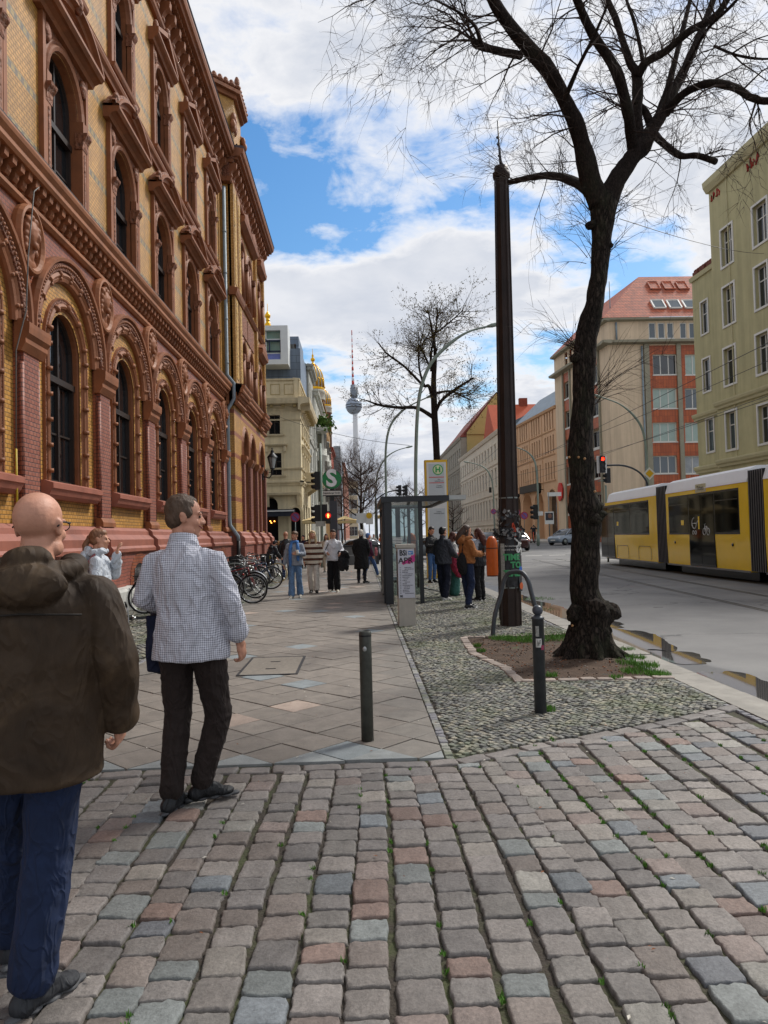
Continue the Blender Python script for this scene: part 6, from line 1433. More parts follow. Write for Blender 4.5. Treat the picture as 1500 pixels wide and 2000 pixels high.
tree(onY(706, 1056, 66)*1.0, 8.2, 3.0, 'dense brown bare tree in front of the television tower shaft', 41, 2.2, .16, mats=(m_bark2, m_tw2), up=.08, kids=5, nl=15, tl=1.6, nshoot=10, group=TGR, trad=.022)
for (x, Y, h, sp, sd, lab) in ((668, 105, 9, 3.5, 42, 'thin bare tree by the houses left of the tower foot'), (815, 90, 8.5, 3.6, 43, 'bare tree left of the yellow bus stop column, far down the street'), (790, 118, 10, 4, 44, 'bare tree behind the glass shelter, far down the street'), (885, 100, 6.0, 2.8, 45, 'low bare tree right of the yellow bus stop column'), (838, 135, 11, 4.5, 46, 'farthest bare tree, beyond the bus stop column'), (986, 92, 4.0, 1.6, 47, 'small bare sapling in front of the off-white block')):
 p = onY(x, 1052, Y); p.z = gz(Y); tree(p, h, sp, lab, sd, h*.28, .14 if h > 5 else .06, mats=(m_bark2, m_tw2), up=.06, kids=4, nl=10, tl=1.4*h/9, nshoot=5, group=TGR, trad=.02)
# grass tufts and weeds
def grass(name, spots, h, mat, label):
 mb = MB()
 for (x, y, r, n) in spots:
  for _ in range(n):
   a = random.uniform(0, 2*PI); q = random.random()**.6*r; px_, py_ = x+q*math.cos(a), y+q*math.sin(a); t = random.uniform(0, 2*PI); l = h*random.uniform(.4, 1.1); w = .0035
   dx, dy = math.cos(t), math.sin(t); le = random.uniform(.1, .7)*l; z = -.005
   mb.poly((px_-dy*w, py_+dx*w, z), (px_+dy*w, py_-dx*w, z), (px_+dx*le*.6+dy*w*.7, py_+dy*le*.6-dx*w*.7, z+l*.7), (px_+dx*le, py_+dy*le, z+l))
 o = mb.build(name, mat); o['kind'] = 'stuff'; o['label'] = label; o['category'] = 'grass'; return o
m_gr = M('grass_blade', '#4f7a26', .7, .35, 4)
random.seed(9)
G = lambda px, py, r, n: (gnd(px, py).x, gnd(px, py).y, r, n)
grass('grass', [G(985, 1247, .22, 420), G(1010, 1250, .2, 360), G(1040, 1252, .22, 360), G(1080, 1248, .25, 380), (2.9, 11.0, .25, 400), (2.5, 11.05, .2, 300), (2.05, 10.95, .2, 250), G(1262, 1300, .16, 420), G(1285, 1318, .14, 380), G(1240, 1285, .14, 260), G(1222, 1270, .12, 200), G(1078, 1320, .07, 160), G(1230, 1312, .05, 110), G(1205, 1325, .07, 160), G(1072, 1387, .06, 150), G(940, 1272, .06, 120), G(932, 1262, .06, 120), (3.0, 8.1, .2, 420), (3.05, 8.6, .14, 300), (3.05, 9.4, .12, 220), G(1050, 1170, .4, 240)], .055, m_gr, 'short green grass growing along the edges of the tree pit')
def jp(x0, y0, y1, r, n): i = random.choice([k for k in range(len(JX)) if JX[k] > x0]); y = random.uniform(y0, y1); return (JX[i]+.035*math.sin(y*1.1+i*.35), y, r, n)
sp = [jp(-4, 1.8, 5, .012, 14) for _ in range(170)]+[jp(1.2, 2.6, 5.6, .016, 24) for _ in range(90)]+[(random.uniform(-5.8, -3.1), random.uniform(16, 33), .3, 60) for _ in range(60)]
grass('weeds', sp, .022, m_gr, 'tiny tufts of moss and grass between the paving stones')
mb = MB()
for _ in range(900):
 x, y = random.uniform(1.5, 3.1), random.uniform(7.75, 11.0)
 if not in_pit(x, y): continue
 d = math.hypot(x-2.72, y-9.05); z = -.012+.05*math.exp(-(d/.55)**2)+.014*noise.noise(Vector((x*5, y*5, 0))); s = random.uniform(.004, .014); mb.mat(random.choice((0, 0, 1, 2))); mb.ball((x, y, z+s*.3), (s, s*random.uniform(.6, 1), s*.6), 5)
o = mb.build('pit_gravel', [M('clod', '#3d3026', .95), M('pebble_grey', '#77716a', .85), M('dry_leaf', '#7b4a2a', .8, .3, 5)]); o['kind'] = 'stuff'; o['label'] = 'small stones and clods on the bare soil of the tree pit'; o['category'] = 'gravel'
# litter: dry leaves, bits of twig and cigarette ends
mb = MB()
for _ in range(150):
 x, y = random.uniform(-2.6, 3.0), random.uniform(2.0, 11); s = random.uniform(.006, .016); a = random.uniform(0, PI); z = .008; mb.mat(random.choice((0, 0, 1)))
 c, d = math.cos(a)*s, math.sin(a)*s; mb.poly((x-c, y-d, z), (x+d*.4, y-c*.4, z+.003), (x+c, y+d, z+.002), (x-d*.5, y+c*.5, z+.004))
o = mb.build('litter', [M('dry_leaf', '#7b4a2a', .8, .3, 5), M('paper_scrap', '#b9b4a8', .8)]); o['kind'] = 'stuff'; o['label'] = 'dry leaf scraps and cigarette ends scattered on the paving'; o['category'] = 'litter'
# ---------------------------------------------------------------- street furniture
m_dark = M('anthracite_paint', '#161b21', .4, .1, 4, spec=.5); m_gal = M('galvanised', '#7d8380', .5, .2, 8, metal=.4, dirt=.3); m_lampg = M('lamp_green_grey', '#7a877d', .55, .1, 5)
m_iron = M('worn_iron', '#4b4f54', .5, .25, 9, .2, 60, metal=.3, dirt=.5); m_stick = M('sticker_white', '#bdbdb8', .6, .15, 20); m_black = M('black_plastic', '#101214', .45, .1, 5); m_white = M('white_paint', '#cdcdc9', .5, .05, 4)
# bollards
q = gnd(718, 1447); t = thing('bollard', 'dark scuffed flat-topped metal bollard standing in the diagonal slabs', 'bollard', tuple(q), 'metal bollards')
mb = MB(); mb.lathe(q, [(.047, -.05), (.047, .81), (.044, .825), (.036, .832), (.036, .822), (0, .822)], 24); mb.build('post', M('scuffed_post', '#4c4e48', .55, .35, 12, .3, 50, metal=.3, dirt=.6), t)
mb = MB(); mb.ball(q+Vector((-.006, -.046, .70)), (.016, .008, .02), 8); mb.build('cap_screw', M('zinc_bit', '#a3a6a6', .4, metal=.5), t)
mb = MB(); mb.lathe(q+Vector((0, 0, .79)), [(.0485, 0), (.0485, .012)], 24, False); mb.build('ring', m_black, t)
q = gnd(1056, 1391); t = thing('bollard', 'ball-topped grey bollard with stickers beside the tree pit', 'bollard', tuple(q), 'metal bollards')
mb = MB(); mb.lathe(q, [(.052, -.05), (.050, .80), (.056, .80), (.056, .815), (.04, .82), (.03, .835)], 24); mb.build('post', m_iron, t)
mb = MB(); mb.ball(q+Vector((0, 0, .875)), .046, 18); mb.build('ball_cap', M('ball_paint', '#3c4049', .35, .1, 10), t)
for (z, w, h, c) in ((.60, .05, .075, m_stick), (.56, .03, .04, M('sticker_red', '#8d2f4d', .6, .2, 40)), (.70, .03, .09, M('peeling_grey', '#8c8d88', .8, .4, 60))):
 a0 = {.60: -1.75, .56: -1.1, .70: -1.95}[z]; mb = MB(); n = 6
 for i in range(n): a, b = a0+(i/n-.5)*w/.052, a0+((i+1)/n-.5)*w/.052; mb.poly(*[q+Vector((.0530*math.cos(v), .0530*math.sin(v), z+s*h/2)) for v, s in ((a, -1), (b, -1), (b, 1), (a, 1))])
 s_ = mb.build('sticker', c, t)
 if z == .60:
  mb = MB(); random.seed(3); pts = [(-.3, -.4), (-.15, .3), (.0, -.35), (.05, .1), (.2, -.1), (.28, .35), (.1, .2)]
  mb.tube([q+Vector((.0545*math.cos(a0+u*w/.052), .0545*math.sin(a0+u*w/.052), z+v*h)) for u, v in pts], .0022, 5); mb.build('scrawl', m_black, s_)
# bent cycle hoop
a = gnd(962, 1243); b = Vector((a.x+.78, a.y-.25, 0)); h1 = onY(1000, 1118, a.y).z
pts = [onY(962, 1246, a.y), onY(966, 1205, a.y), onY(977, 1165, a.y), onY(984, 1135, a.y-.02), onY(992, 1121, a.y-.06), onY(1005, 1117, a.y-.12), onY(1020, 1119, a.y-.2), onY(1031, 1133, a.y-.28), onY(1038, 1158, a.y-.34), onY(1048, 1195, a.y-.4), onY(1062, 1246, a.y-.45)]
pts[0].z = -.05; pts[-1].z = -.05; P, R = smoothpath(pts, [.034]*len(pts), 5); mb = MB(); mb.tube(P, R, 12)
tag(mb.build('cycle_stand', m_iron), 'bent grey tubular cycle hoop at the corner of the tree pit', 'bike stand')
# old street pole
pb_ = gnd(998, 1221); Yp = pb_.y; zt = onY(978, 338, Yp).z
t = thing('street_pole', 'tall dark brown iron pole plastered with torn posters near the kerb', 'pole', (pb_.x, Yp, 0)); top = onY(979, 338, Yp)
mb = MB(); n = 8
for k in range(n):    # octagonal, slightly tapering, leaning as in the photo
 a, b = 2*PI*(k+.5)/n, 2*PI*(k+1.5)/n; r0, r1 = .172, .112; ra = lambda an, r, c: (c.x+r*math.cos(an), c.y+r*math.sin(an), c.z)
 B = Vector((pb_.x, Yp, -.05)); mb.poly(ra(a, r0, B), ra(b, r0, B), ra(b, r1, top), ra(a, r1, top)); mb.bar(ra(a, r0, B), ra(a, r1, top), .035, .02)
mb.build('shaft', M('rust_brown_iron', '#2e211c', .55, .35, 3, .3, 30, metal=.2, dirt=.4, spec=.4), t)
mb = MB(); mb.lathe(top, [(.13, -.1), (.15, -.08), (.15, 0), (.12, .03), (.12, .1), (.06, .12), (0, .12)], 10); mb.build('cap', MATS['rust_brown_iron'], t)
mb = MB(); mb.tube([top+Vector((0, 0, .1)), onY(975, 290, Yp), onY(972, 236, Yp)], [.03, .018, .012], 6)
for d in (.3, .5, .62): mb.ball(top+Vector((-.01-d*.06, 0, d)), .025, 6)
mb.build('spike', m_iron, t)
def onpole(z): f = z/top.z; return Vector((pb_.x+(top.x-pb_.x)*f, Yp+(top.y-Yp)*f, z)), .172+(.112-.172)*f
mb = MB()
for z in (onY(990, 973, Yp).z, onY(990, 1147, Yp).z):
 c, r = onpole(z); mb.lathe(c, [(r*1.04, -.012), (r*1.06, 0), (r*1.04, .012)], 16, False)
mb.build('clamp_band', m_gal, t)
# layered posters: crumpled black wrap with torn grey top
zb, zc, zd = onY(1000, 1145, Yp).z, onY(1000, 1040, Yp).z, onY(1000, 1000, Yp).z
mb = MB(); mb.smooth = True; NA, NZ = 48, 40; rows_ = []
for j in range(NZ+1):
 z = zb+(zc-zb)*j/NZ; c, r = onpole(z)
 rows_.append([c+Vector((math.cos(2*PI*i/NA), math.sin(2*PI*i/NA), 0))*(r*1.12+.022*noise.noise(Vector((math.cos(2*PI*i/NA)*1.5, math.sin(2*PI*i/NA)*1.5, z*3)))+.010*noise.noise(Vector((i*.6, z*14, 1)))) for i in range(NA)])
for j in range(NZ):
 for i in range(NA): mb.poly(rows_[j][i], rows_[j][(i+1) % NA], rows_[j+1][(i+1) % NA], rows_[j+1][i])
mb.build('poster_wrap', M('black_posters', '#15161a', .5, .5, 14, .6, 25, spec=.5), t)
random.seed(4); mb = MB()
for i in range(360):
 a = random.uniform(0, 2*PI); z = random.uniform(zc-.12, zd+.02);
 if random.random() < .6: z = random.uniform(zc-.05, zc+.07)
 c, r = onpole(z); bulge = .08 if z < zc+.06 else .012; p = c+Vector((math.cos(a), math.sin(a), 0))*(r*1.06+random.uniform(0, bulge)); mb.mat(random.choice((0, 0, 0, 1, 1, 2, 3)) if random.random() > .02 else 4)
 u = Vector((random.gauss(0, 1), random.gauss(0, 1), random.gauss(0, 1))).normalized()*random.uniform(.02, .065); w = u.cross(Vector((math.cos(a), math.sin(a), .3))).normalized()*random.uniform(.012, .045); mb.poly(p-u, p+w, p+u*.8+w*.3, p-w)
for (px_, py_) in ((1004, 1030), (1006, 1036), (1003, 1041), (1007, 1045), (1002, 1026)): mb.mat(4); p = onY(px_, py_, Yp-.2); mb.poly(p+Vector((-.02, 0, -.04)), p+Vector((.02, 0, -.02)), p+Vector((.01, 0, .05)), p+Vector((-.015, 0, .03)))
x = mb.build('torn_paper', [M('torn_dark', '#2b2c2f', .8), M('torn_grey', '#6c6c6c', .85), M('torn_light', '#9a9a96', .85), M('torn_black', '#101012', .7), M('torn_red', '#a83a20', .7)], t); x['kind'] = 'stuff'
def curved_text(body, zc_, size, a0, mat, par, name='lettering', sx=1.0, bold=.0, vert=False, rr=1.22, squash=1.0):
 mbx = text(body, size, (0, 0, 0), Matrix.Identity(3), mat, None, '', .001, 'CENTER', sx, bold)
 out = MB(); c, r = onpole(zc_); R = r*rr
 for v in mbx.v:
  x_, y_, z_ = v
  if vert: x_, y_ = y_, -x_
  an = a0+x_/R; out.v.append((c.x+(R+z_*2)*math.cos(an), c.y+(R+z_*2)*math.sin(an), zc_+y_*squash))
 out.f, out.mi, out.sm = mbx.f, mbx.mi, mbx.sm; return out.build(name, mat, par)
m_grn = M('poster_green', '#3f8f5c', .6, .15, 20)
for s_, py_ in (('TIME', 1088), ('TO', 1103), ('TIME', 1119)): curved_text(s_, onY(998, py_, Yp).z, .165, -PI/2+.0 if s_ != 'TO' else -PI/2+.35, m_grn, t, 'poster_word', .82, .008, rr=1.27, squash=.85)
curved_text('ASL', onY(1013, 1072, Yp).z, .2, -PI/2+.72, m_white, t, 'poster_word', 1, .006, vert=True, rr=1.27)
mb = MB(); c, r = onpole(onY(1000, 1090, Yp).z); n = 8
for i in range(n): a, b = -PI/2+.62+i*.07, -PI/2+.62+(i+1)*.07; mb.poly(*[c+Vector((r*1.235*math.cos(v), r*1.235*math.sin(v), zz)) for v, zz in ((a, -.55), (b, -.55), (b, .5), (a, .5))])
mb.build('poster_strip', M('strip_grey', '#3a3a3d', .6, .5, 18), t)
mb = MB()
for (dz, col) in ((-.32, 0), (-.5, 1)):
 for k in range(10): pass
for (an, dz, m_, rr_) in ((-PI/2+.85, -.18, 0, .05), (-PI/2+.9, -.46, 1, .06)):
 c2 = c+Vector((r*1.26*math.cos(an), r*1.26*math.sin(an), dz)); R3 = face_rot((math.cos(an), math.sin(an), 0)); mb.mat(m_); mb.poly(*[c2+R3 @ Vector((rr_*math.cos(2*PI*k/14), rr_*math.sin(2*PI*k/14), 0)) for k in range(14)])
mb.mat(2); a0 = -PI/2-1.0
for i in range(5): a, b = a0+i*.08, a0+(i+1)*.08; mb.poly(*[c+Vector((r*1.24*math.cos(v), r*1.24*math.sin(v), zz)) for v, zz in ((a, -.5), (b, -.5), (b, .25), (a, .25))])
mb.build('stickers', [M('sticker_blue', '#2f5fb0', .5), M('sticker_orange', '#b5562f', .5), M('peeling_grey', '#8c8d88', .8, .4, 60)], t)
curved_text('zum der möchten Baueil', onY(998, 1066, Yp).z, .045, -PI/2, m_stick, t, 'poster_small_print', .9, rr=1.25); curved_text('was und was bis die', onY(998, 1073, Yp).z, .045, -PI/2, m_stick, t, 'poster_small_print', .9, rr=1.25)
# litter bins
def bin_(q, r, label, post=None):
 t = thing('litter_bin', label, 'bin', (q.x, q.y, 0), 'orange litter bins'); mb = MB(); zb, zt = q.z, q.z+.50
 sh = [(-1, -1), (1, -1), (1, 1), (-1, 1)]
 mb.lathe((q.x, q.y, 0), [(r*.93, zb), (r, zb+.02), (r*1.0, zt), (r*.97, zt+.07), (r*.8, zt+.15), (r*.45, zt+.2), (0, zt+.21)], 20); mb.build('shell', M('orange_plastic', '#c55a17', .4, .12, 5, dirt=.35), t)
 mb = MB(); mb.lathe((q.x, q.y, 0), [(r*1.01, zt-.02), (r*1.02, zt-.01), (r*1.01, zt)], 20, False); mb.lathe((q.x, q.y, 0), [(r*.95, zb-.015), (r*.95, zb+.01)], 20); mb.build('rim', M('bin_dark', '#5a2a10', .6), t)
 if post: mb = MB(); mb.tube([(post.x, post.y, -.05), (post.x, post.y, zt)], .035, 10); mb.box(min(post.x, q.x), max(post.x, q.x), q.y-.02, q.y+.02, zb+.2, zb+.26); mb.build('post', m_dark, t)
 return t
p = onY(962, 1124, 13.3); bin_(p, .105, 'orange bin with grubby dome hung beside the poster pole', Vector((p.x+.14, 13.35, 0)))
mb = MB(); c = p+Vector((.05, -.10, .56)); mb.ball(c, (.04, .02, .035), 8);
p = onY(804, 1068, 22); bin_(Vector((p.x, 22, p.z-.3)), .13, 'orange domed bin seen through the glass shelter', Vector((p.x+.17, 22, 0)))
# switch cabinet with poster
c0 = gnd(772, 1212); q = gnd(780, 1222); t = thing('switch_cabinet', 'weathered white switch cabinet with an event poster on its front', 'cabinet', (.78, 12.8, 0))
xa, xb = onY(778, 1150, 12.75).x, onY(811, 1150, 12.75).x; zt = onY(795, 1063, 12.75).z
m_cab = M('cabinet_grey', '#b3aea4', .7, .12, 2, .1, 30, dirt=.35)
mb = MB(); mb.box(xa, xb, 12.76, 13.15, -.05, zt-.06)
for i in range(9): x_ = xa+(xb-xa)*(i+.5)/9; mb.box(x_-.004, x_+.004, 12.752, 12.76, .02, .48)
mb.build('body', m_cab, t)
mb = MB(); mb.box(xa-.02, xb+.02, 12.73, 13.2, zt-.06, zt); mb.build('lid', m_cab, t)
mb = MB(); mb.box(xa+.005, xb-.005, 12.742, 12.752, .48, zt-.08); mb.build('poster', M('poster_paper', '#b9bcc6', .6, .05, 4), t)
mb = MB(); mb.box(xa-.006, xa, 12.8, 13.12, .5, zt-.12); mb.build('side_poster', M('side_poster', '#4a3f45', .6, .5, 6), t)
Rp = face_rot((0, -1, 0)); W = xb-xa; cxm = (xa+xb)/2; zp0, zp1 = .48, zt-.08; H_ = zp1-zp0
text('BSi', .13, (cxm-W*.17, 12.739, zp0+H_*.915), Rp, m_black, t, 'poster_word', .001, sx=.8, bold=.004); text('APR', .14, (cxm-.01, 12.736, zp0+H_*.76), Rp, m_black, t, 'poster_word', .001, sx=1.0, bold=.002)
mb = MB(); random.seed(8)
P_ = [(-.30, -.05), (-.1, .02), (.02, .10), (.2, .22), (.24, .30), (.35, .30), (.46, .42), (.44, .2), (.47, .02), (.40, -.08), (.2, -.12), (.18, -.2), (-.05, -.16), (-.25, -.24), (-.33, -.15)]
mb.poly(*[(cxm+.02+x_*W*1.0, 12.739, zp0+H_*.76+z_*.30) for x_, z_ in P_]); mb.build('pink_brush', M('magenta', '#b8397f', .6, .1, 20), t)
mb = MB(); mb.box(cxm+W*.14, cxm+W*.42, 12.737, 12.741, zp0+H_*.885, zp0+H_*.955); mb.build('blue_box', M('poster_blue', '#3f78b8', .5), t)
mb = MB(); x0_, z0_ = cxm+W*.28, zp0+H_*.92; mb.poly((x0_-.04, 12.735, z0_), (x0_-.01, 12.735, z0_-.015), (x0_+.04, 12.735, z0_+.02), (x0_, 12.735, z0_+.002), (x0_-.02, 12.735, z0_+.012)); mb.build('swallow_mark', m_white, t)
lines = [('SÜDWEST', 0), ('TRIO FESTIVAL', 1), ('MASCHINENRAUM 4', 1), ('KAMMER II', 2), ('PLATTENBAU LIVE', 1), ('NACHTMUSIK', 0), ('DANNY DOLLAR', 1), ('TONI SAAL', 1), ('LICHTHOF', 2), ('PREMIERE', 1), ('BALKAN ORKESTAR', 1), ('KINO OPEN', 1), ('ZIRKUS', 1), ('SONNTAG CLUB', 2), ('WANDERKINO', 1)]
bt_ = None
for i, (s_, ind) in enumerate(lines[:0]): pass
mb = MB(); random.seed(12)
for i in range(17):    # rows of small print, too small to read
 z_ = zp0+H_*(.62-.033*i); x_ = xa+.03; mb.box(x_, x_+.022, 12.739, 12.741, z_-.004, z_+.004); x_ = xa+.075+random.choice((0, 0, .02, .04)); n_ = random.randint(4, 9)
 for k in range(n_):
  w_ = random.uniform(.008, .026)
  if x_+w_ < xb-.02: mb.box(x_, x_+w_, 12.739, 12.741, z_-.006, z_+.006); x_ += w_+.006
x = mb.build('small_print', M('print_grey', '#54555c', .6), t)
text('90', .05, (xa+.05, 12.737, zp0+H_*.035), Rp, m_black, t, 'poster_word', .001, bold=.002)
# bus shelter
t = thing('bus_shelter', 'glazed bus shelter with anthracite frame and flat roof', 'bus shelter', (1.2, 18.5, 0))
ya, yb_ = 16.9, 20.9; xl, xm, xr = onY(757, 1100, ya).x, onY(823, 1100, ya).x, onY(876, 970, ya).x; zr = onY(800, 969, ya).z
mb = MB()
mb.box(xl-.05, xl+.12, ya-.07, ya+.05, .0, zr-.13); mb.box(xl-.09, xl-.0, ya+.05, ya+.25, .02, zr-.13); mb.box(xm-.045, xm+.045, ya-.05, ya+.05, 0, zr-.13)
for yy in (18.2, 19.5, yb_): mb.box(xl-.05, xl+.05, yy-.05, yy+.05, 0, zr-.13)
mb.box(xm-.04, xm+.04, yb_-.05, yb_+.05, 0, zr-.13); mb.box(xl-.04, xl+.06, ya, yb_, .1, .18); mb.box(xl-.04, xl+.06, ya, yb_, zr-.22, zr-.13)
mb.build('frame', m_dark, t)
mb = MB(); mb.box(xl-.12, xr, ya-.1, ya, zr-.13, zr); mb.box(xl-.12, xr, yb_+.1, yb_+.2, zr-.13, zr); mb.box(xl-.12, xl-.0, ya, yb_+.1, zr-.13, zr); mb.box(xr-.1, xr, ya, yb_+.1, zr-.13, zr); mb.build('roof_frame', m_dark, t)
mb = MB(); mb.box(xl, xr-.1, ya, yb_+.1, zr-.09, zr-.05); mb.build('roof_glass', M('shelter_roof_glass', '#8d9a9c', .2, .2, 2), t)
def seethrough(name, tint='#c4d0cf', a=.18):
 m = bpy.data.materials.new(name); m.use_nodes = True; nt = m.node_tree; b = nt.nodes['Principled BSDF']; tr_ = N(nt, 'ShaderNodeBsdfTransparent'); gl = N(nt, 'ShaderNodeBsdfGlossy', i_Roughness=.03); mx = N(nt, 'ShaderNodeMixShader'); fr_ = N(nt, 'ShaderNodeFresnel', i_IOR=1.45)
 tr_.inputs[0].default_value = (*rgb(tint), 1); L(nt, MATH(nt, 'ADD', fr_.outputs[0], a*.15), mx.inputs[0]); L(nt, tr_.outputs[0], mx.inputs[1]); L(nt, gl.outputs[0], mx.inputs[2]); L(nt, mx.outputs[0], nt.nodes['Material Output'].inputs[0]); MATS[name] = m; return m
m_clear = seethrough('clear_glass')
mb = MB(); mb.box(xl-.005, xl+.005, ya+.05, yb_-.05, .18, zr-.22);
gl = mb.build('glass_panel', m_clear, t); mb = MB(); mb.box(xl+.12, xm-.045, ya-.005, ya+.005, .2, zr-.2); mb.build('glass_panel', m_clear, t)
mb = MB()
for z_ in (1.38, .62):
 for k in range(4): mb.box(xl+.12, xl+.35, ya-.02, ya-.012, z_+k*.035, z_+k*.035+.018)
mb.build('white_stripes', m_white, t)
mb = MB(); mb.box(xl-.10, xl-.06, 17.0, 18.2, .2, 2.0); mb.box(xl+.3, xl+.42, 18.9, 19.0, .2, zr-.2); mb.build('timetable_case', m_dark, t)
mb = MB(); mb.box(xl+.12, xl+.5, 18.0, 20.4, .42, .47); mb.tube([(xm, ya+.1, .35), (xm+.75, 19.9, .02)], .018, 6); mb.build('bench', M('bench_wire', '#3b4046', .5, metal=.4), t)
mb = MB(); a_ = onY(903, 968, ya+.6); mb.box(xr, a_.x, ya+.0, ya+.55, zr-.10, zr-.0); mb.build('roof_sign', M('sign_lightbox', '#a9aeac', .5), t)
# S-Bahn sign
YS = 42.0; c = onY(648, 936, YS); kk = YS/1450
t = thing('station_sign', 'round green station sign with a white S on a dark pillar', 'sign', (c.x, YS, 0))
mb = MB()
def disc(mb, c, r, y, th=.1, n=40): v = [(c.x+r*math.cos(2*PI*k/n), y, c.z+r*math.sin(2*PI*k/n)) for k in range(n)]; w = [(p[0], y+th, p[2]) for p in v]; mb.add(v+w, [tuple(range(n)), tuple(range(2*n-1, n-1, -1))]+[(k, (k+1) % n, n+(k+1) % n, n+k) for k in range(n)])
disc(mb, c, 19.3*kk, YS, .28); mb.build('disc', M('sign_green_dark', '#12502e', .4), t)
mb = MB(); disc(mb, c, 18*kk, YS-.012, .02); mb.build('face', M('sign_green', '#1f8048', .35), t)
text('S', 1.32, (c.x-.02, YS-.02, c.z+.02), Rp, M('sign_white', '#e2e6ea', .4), t, 'letter_S', .01, sx=1.0, bold=.045)
b1, b2 = onY(627, 967, YS), onY(668, 959, YS); mb = MB(); mb.box(b1.x, b2.x, YS-.05, YS+.08, (b1.z+b2.z)/2-.16, (b1.z+b2.z)/2+.16); mb.build('name_board', m_black, t)
mb = MB(); mb.box(b1.x+.04, b2.x-.04, YS-.06, YS-.05, (b1.z+b2.z)/2-.115, (b1.z+b2.z)/2+.115); mb.build('name_board_face', m_white, t)
text('Oranienburger Straße', .135, ((b1.x+b2.x)/2, YS-.065, (b1.z+b2.z)/2), Rp, m_black, t, 'lettering', .002, sx=.82, bold=.003)
p1, p2 = onY(643, 978, YS), onY(658, 978, YS); mb = MB(); mb.box(p1.x, p2.x, YS, YS+.45, 0, p1.z); mb.build('pillar', M('pillar_grey', '#3d4048', .5, .08, 3), t)
mb = MB(); mb.box(c.x-.12, c.x+.12, YS+.1, YS+.25, p1.z, c.z-.3); mb.box(c.x-.35, c.x+.35, YS+.08, YS+.1, p1.z+.22, p1.z+.27); mb.build('neck', m_dark, t)
# bus stop column
YB_ = 26.5; l_, r_ = onY(832, 1000, YB_).x, onY(876, 1000, YB_).x; zt = onY(855, 898, YB_).z
t = thing('bus_stop_column', 'tall yellow framed bus stop column with a green H on top', 'bus stop', ((l_+r_)/2, YB_, 0)); m_yel = M('transit_yellow', '#d0a51a', .4, .06, 4)
mb = MB(); mb.box(l_, r_, YB_, YB_+.35, 0, zt); mb.build('casing', m_yel, t)
mb = MB(); w_ = .06; mb.box(l_+w_, r_-.05, YB_-.02, YB_, .3, zt-.09); mb.build('white_frame', m_white, t)
m_sig = M('sign_pale', '#b4babc', .4, .05, 3); zz_ = [onY(855, y, YB_).z for y in (906, 968, 993, 1035)]
for a, b in ((zz_[1], zz_[0]), (.9, zz_[2])): mb = MB(); mb.box(l_+w_+.07, r_-.12, YB_-.026, YB_-.02, a, b); mb.build('information_panel', m_sig, t)
cH = onY(855, 917.5, YB_); mb = MB(); disc(mb, cH, .19, YB_-.032, .006); mb.build('green_ring', M('h_green', '#2f9a50', .4), t)
mb = MB(); disc(mb, cH, .155, YB_-.037, .005); mb.build('ring_inside', M('h_cream', '#cfd3a8', .4), t)
text('H', .27, (cH.x, YB_-.042, cH.z-.005), Rp, M('h_green', '#2f9a50', .4), t, 'letter_H', .002, bold=.012)
mb = MB()
for y_ in (932, 943): z_ = onY(855, y_, YB_).z; mb.box(l_+w_+.08, r_-.13, YB_-.032, YB_-.027, z_-.012, z_+.012)
mb.build('red_line', M('bright_red', '#c4271f', .4), t)
text('Mitte\nHackescher Markt', .06, (cH.x+.03, YB_-.03, onY(855, 938, YB_).z), Rp, m_black, t, 'lettering', .001, sx=.7); text('U Turmstr.\nHauptbahnhof', .06, (cH.x+.03, YB_-.03, onY(855, 950, YB_).z), Rp, m_black, t, 'lettering', .001, sx=.7)
text('S Bahnhof\nOranienburger Straße', .06, (cH.x, YB_-.03, onY(858, 1001, YB_).z), Rp, m_black, t, 'lettering', .001, sx=.7)
mb = MB(); q1 = gnd(872, 1112); mb.prism([(q1.x-.3, .0), (q1.x+.35, 0), (q1.x+.35, .12), (q1.x+.05, 1.25), (q1.x-.12, 1.25), (q1.x-.3, .1)], q1.y-.0, q1.y+.3, 1); mb.mat(1).box(q1.x-.32, q1.x+.37, q1.y-.02, q1.y+.32, 0, .05)
tag(mb.build('flyer_box', [M('box_white', '#bfc2bf', .5), m_dark]), 'white tapered box standing at the foot of the bus stop column', 'box')
# whip street lamps
def lamp(base, pts, r, label, head=True):
 t = thing('street_lamp', label, 'street lamp', tuple(base), 'curved whip street lamps'); P, R = smoothpath([Vector(base)-Vector((0, 0, .1))]+pts, [r]+[r*.85]*(len(pts)-2)+[r*.5, r*.5], 6)
 mb = MB(); mb.tube(P, R, 8); mb.lathe(base, [(r*1.5, 0), (r*1.5, .9), (r, 1.0)], 10); mb.build('mast', m_lampg, t)
 d = (P[-1]-P[-3]).normalized(); mb = MB(); e = P[-1]; mb.tube([e-d*.08, e+d*.12, e+d*.45, e+d*.55], [.05, .09, .08, .03], 8); mb.build('lamp_head', m_lampg, t); return t
lp = lambda Y, *a: [onY(x, y, Y) for x, y in a]
b = onY(812, 1000, 30.5); lamp((b.x, 30.5, 0), lp(30.5, (812, 960), (813, 860), (817, 790), (826, 745), (845, 705), (880, 670), (915, 648), (955, 637)), .085, 'nearest whip lamp, its arm reaching behind the poster pole')
b = onY(754, 1000, 47); lamp((b.x, 47, 0), lp(47, (754, 960), (753, 890), (757, 850), (766, 825), (785, 803), (805, 790), (835, 776)), .085, 'whip lamp rising just behind the glass shelter')
b = onY(734, 1050, 70); lamp((b.x, 70, gz(70)), lp(70, (733, 1000), (735, 940), (741, 915), (755, 893), (775, 880), (795, 874)), .085, 'whip lamp between the bare brown tree and the glass shelter')
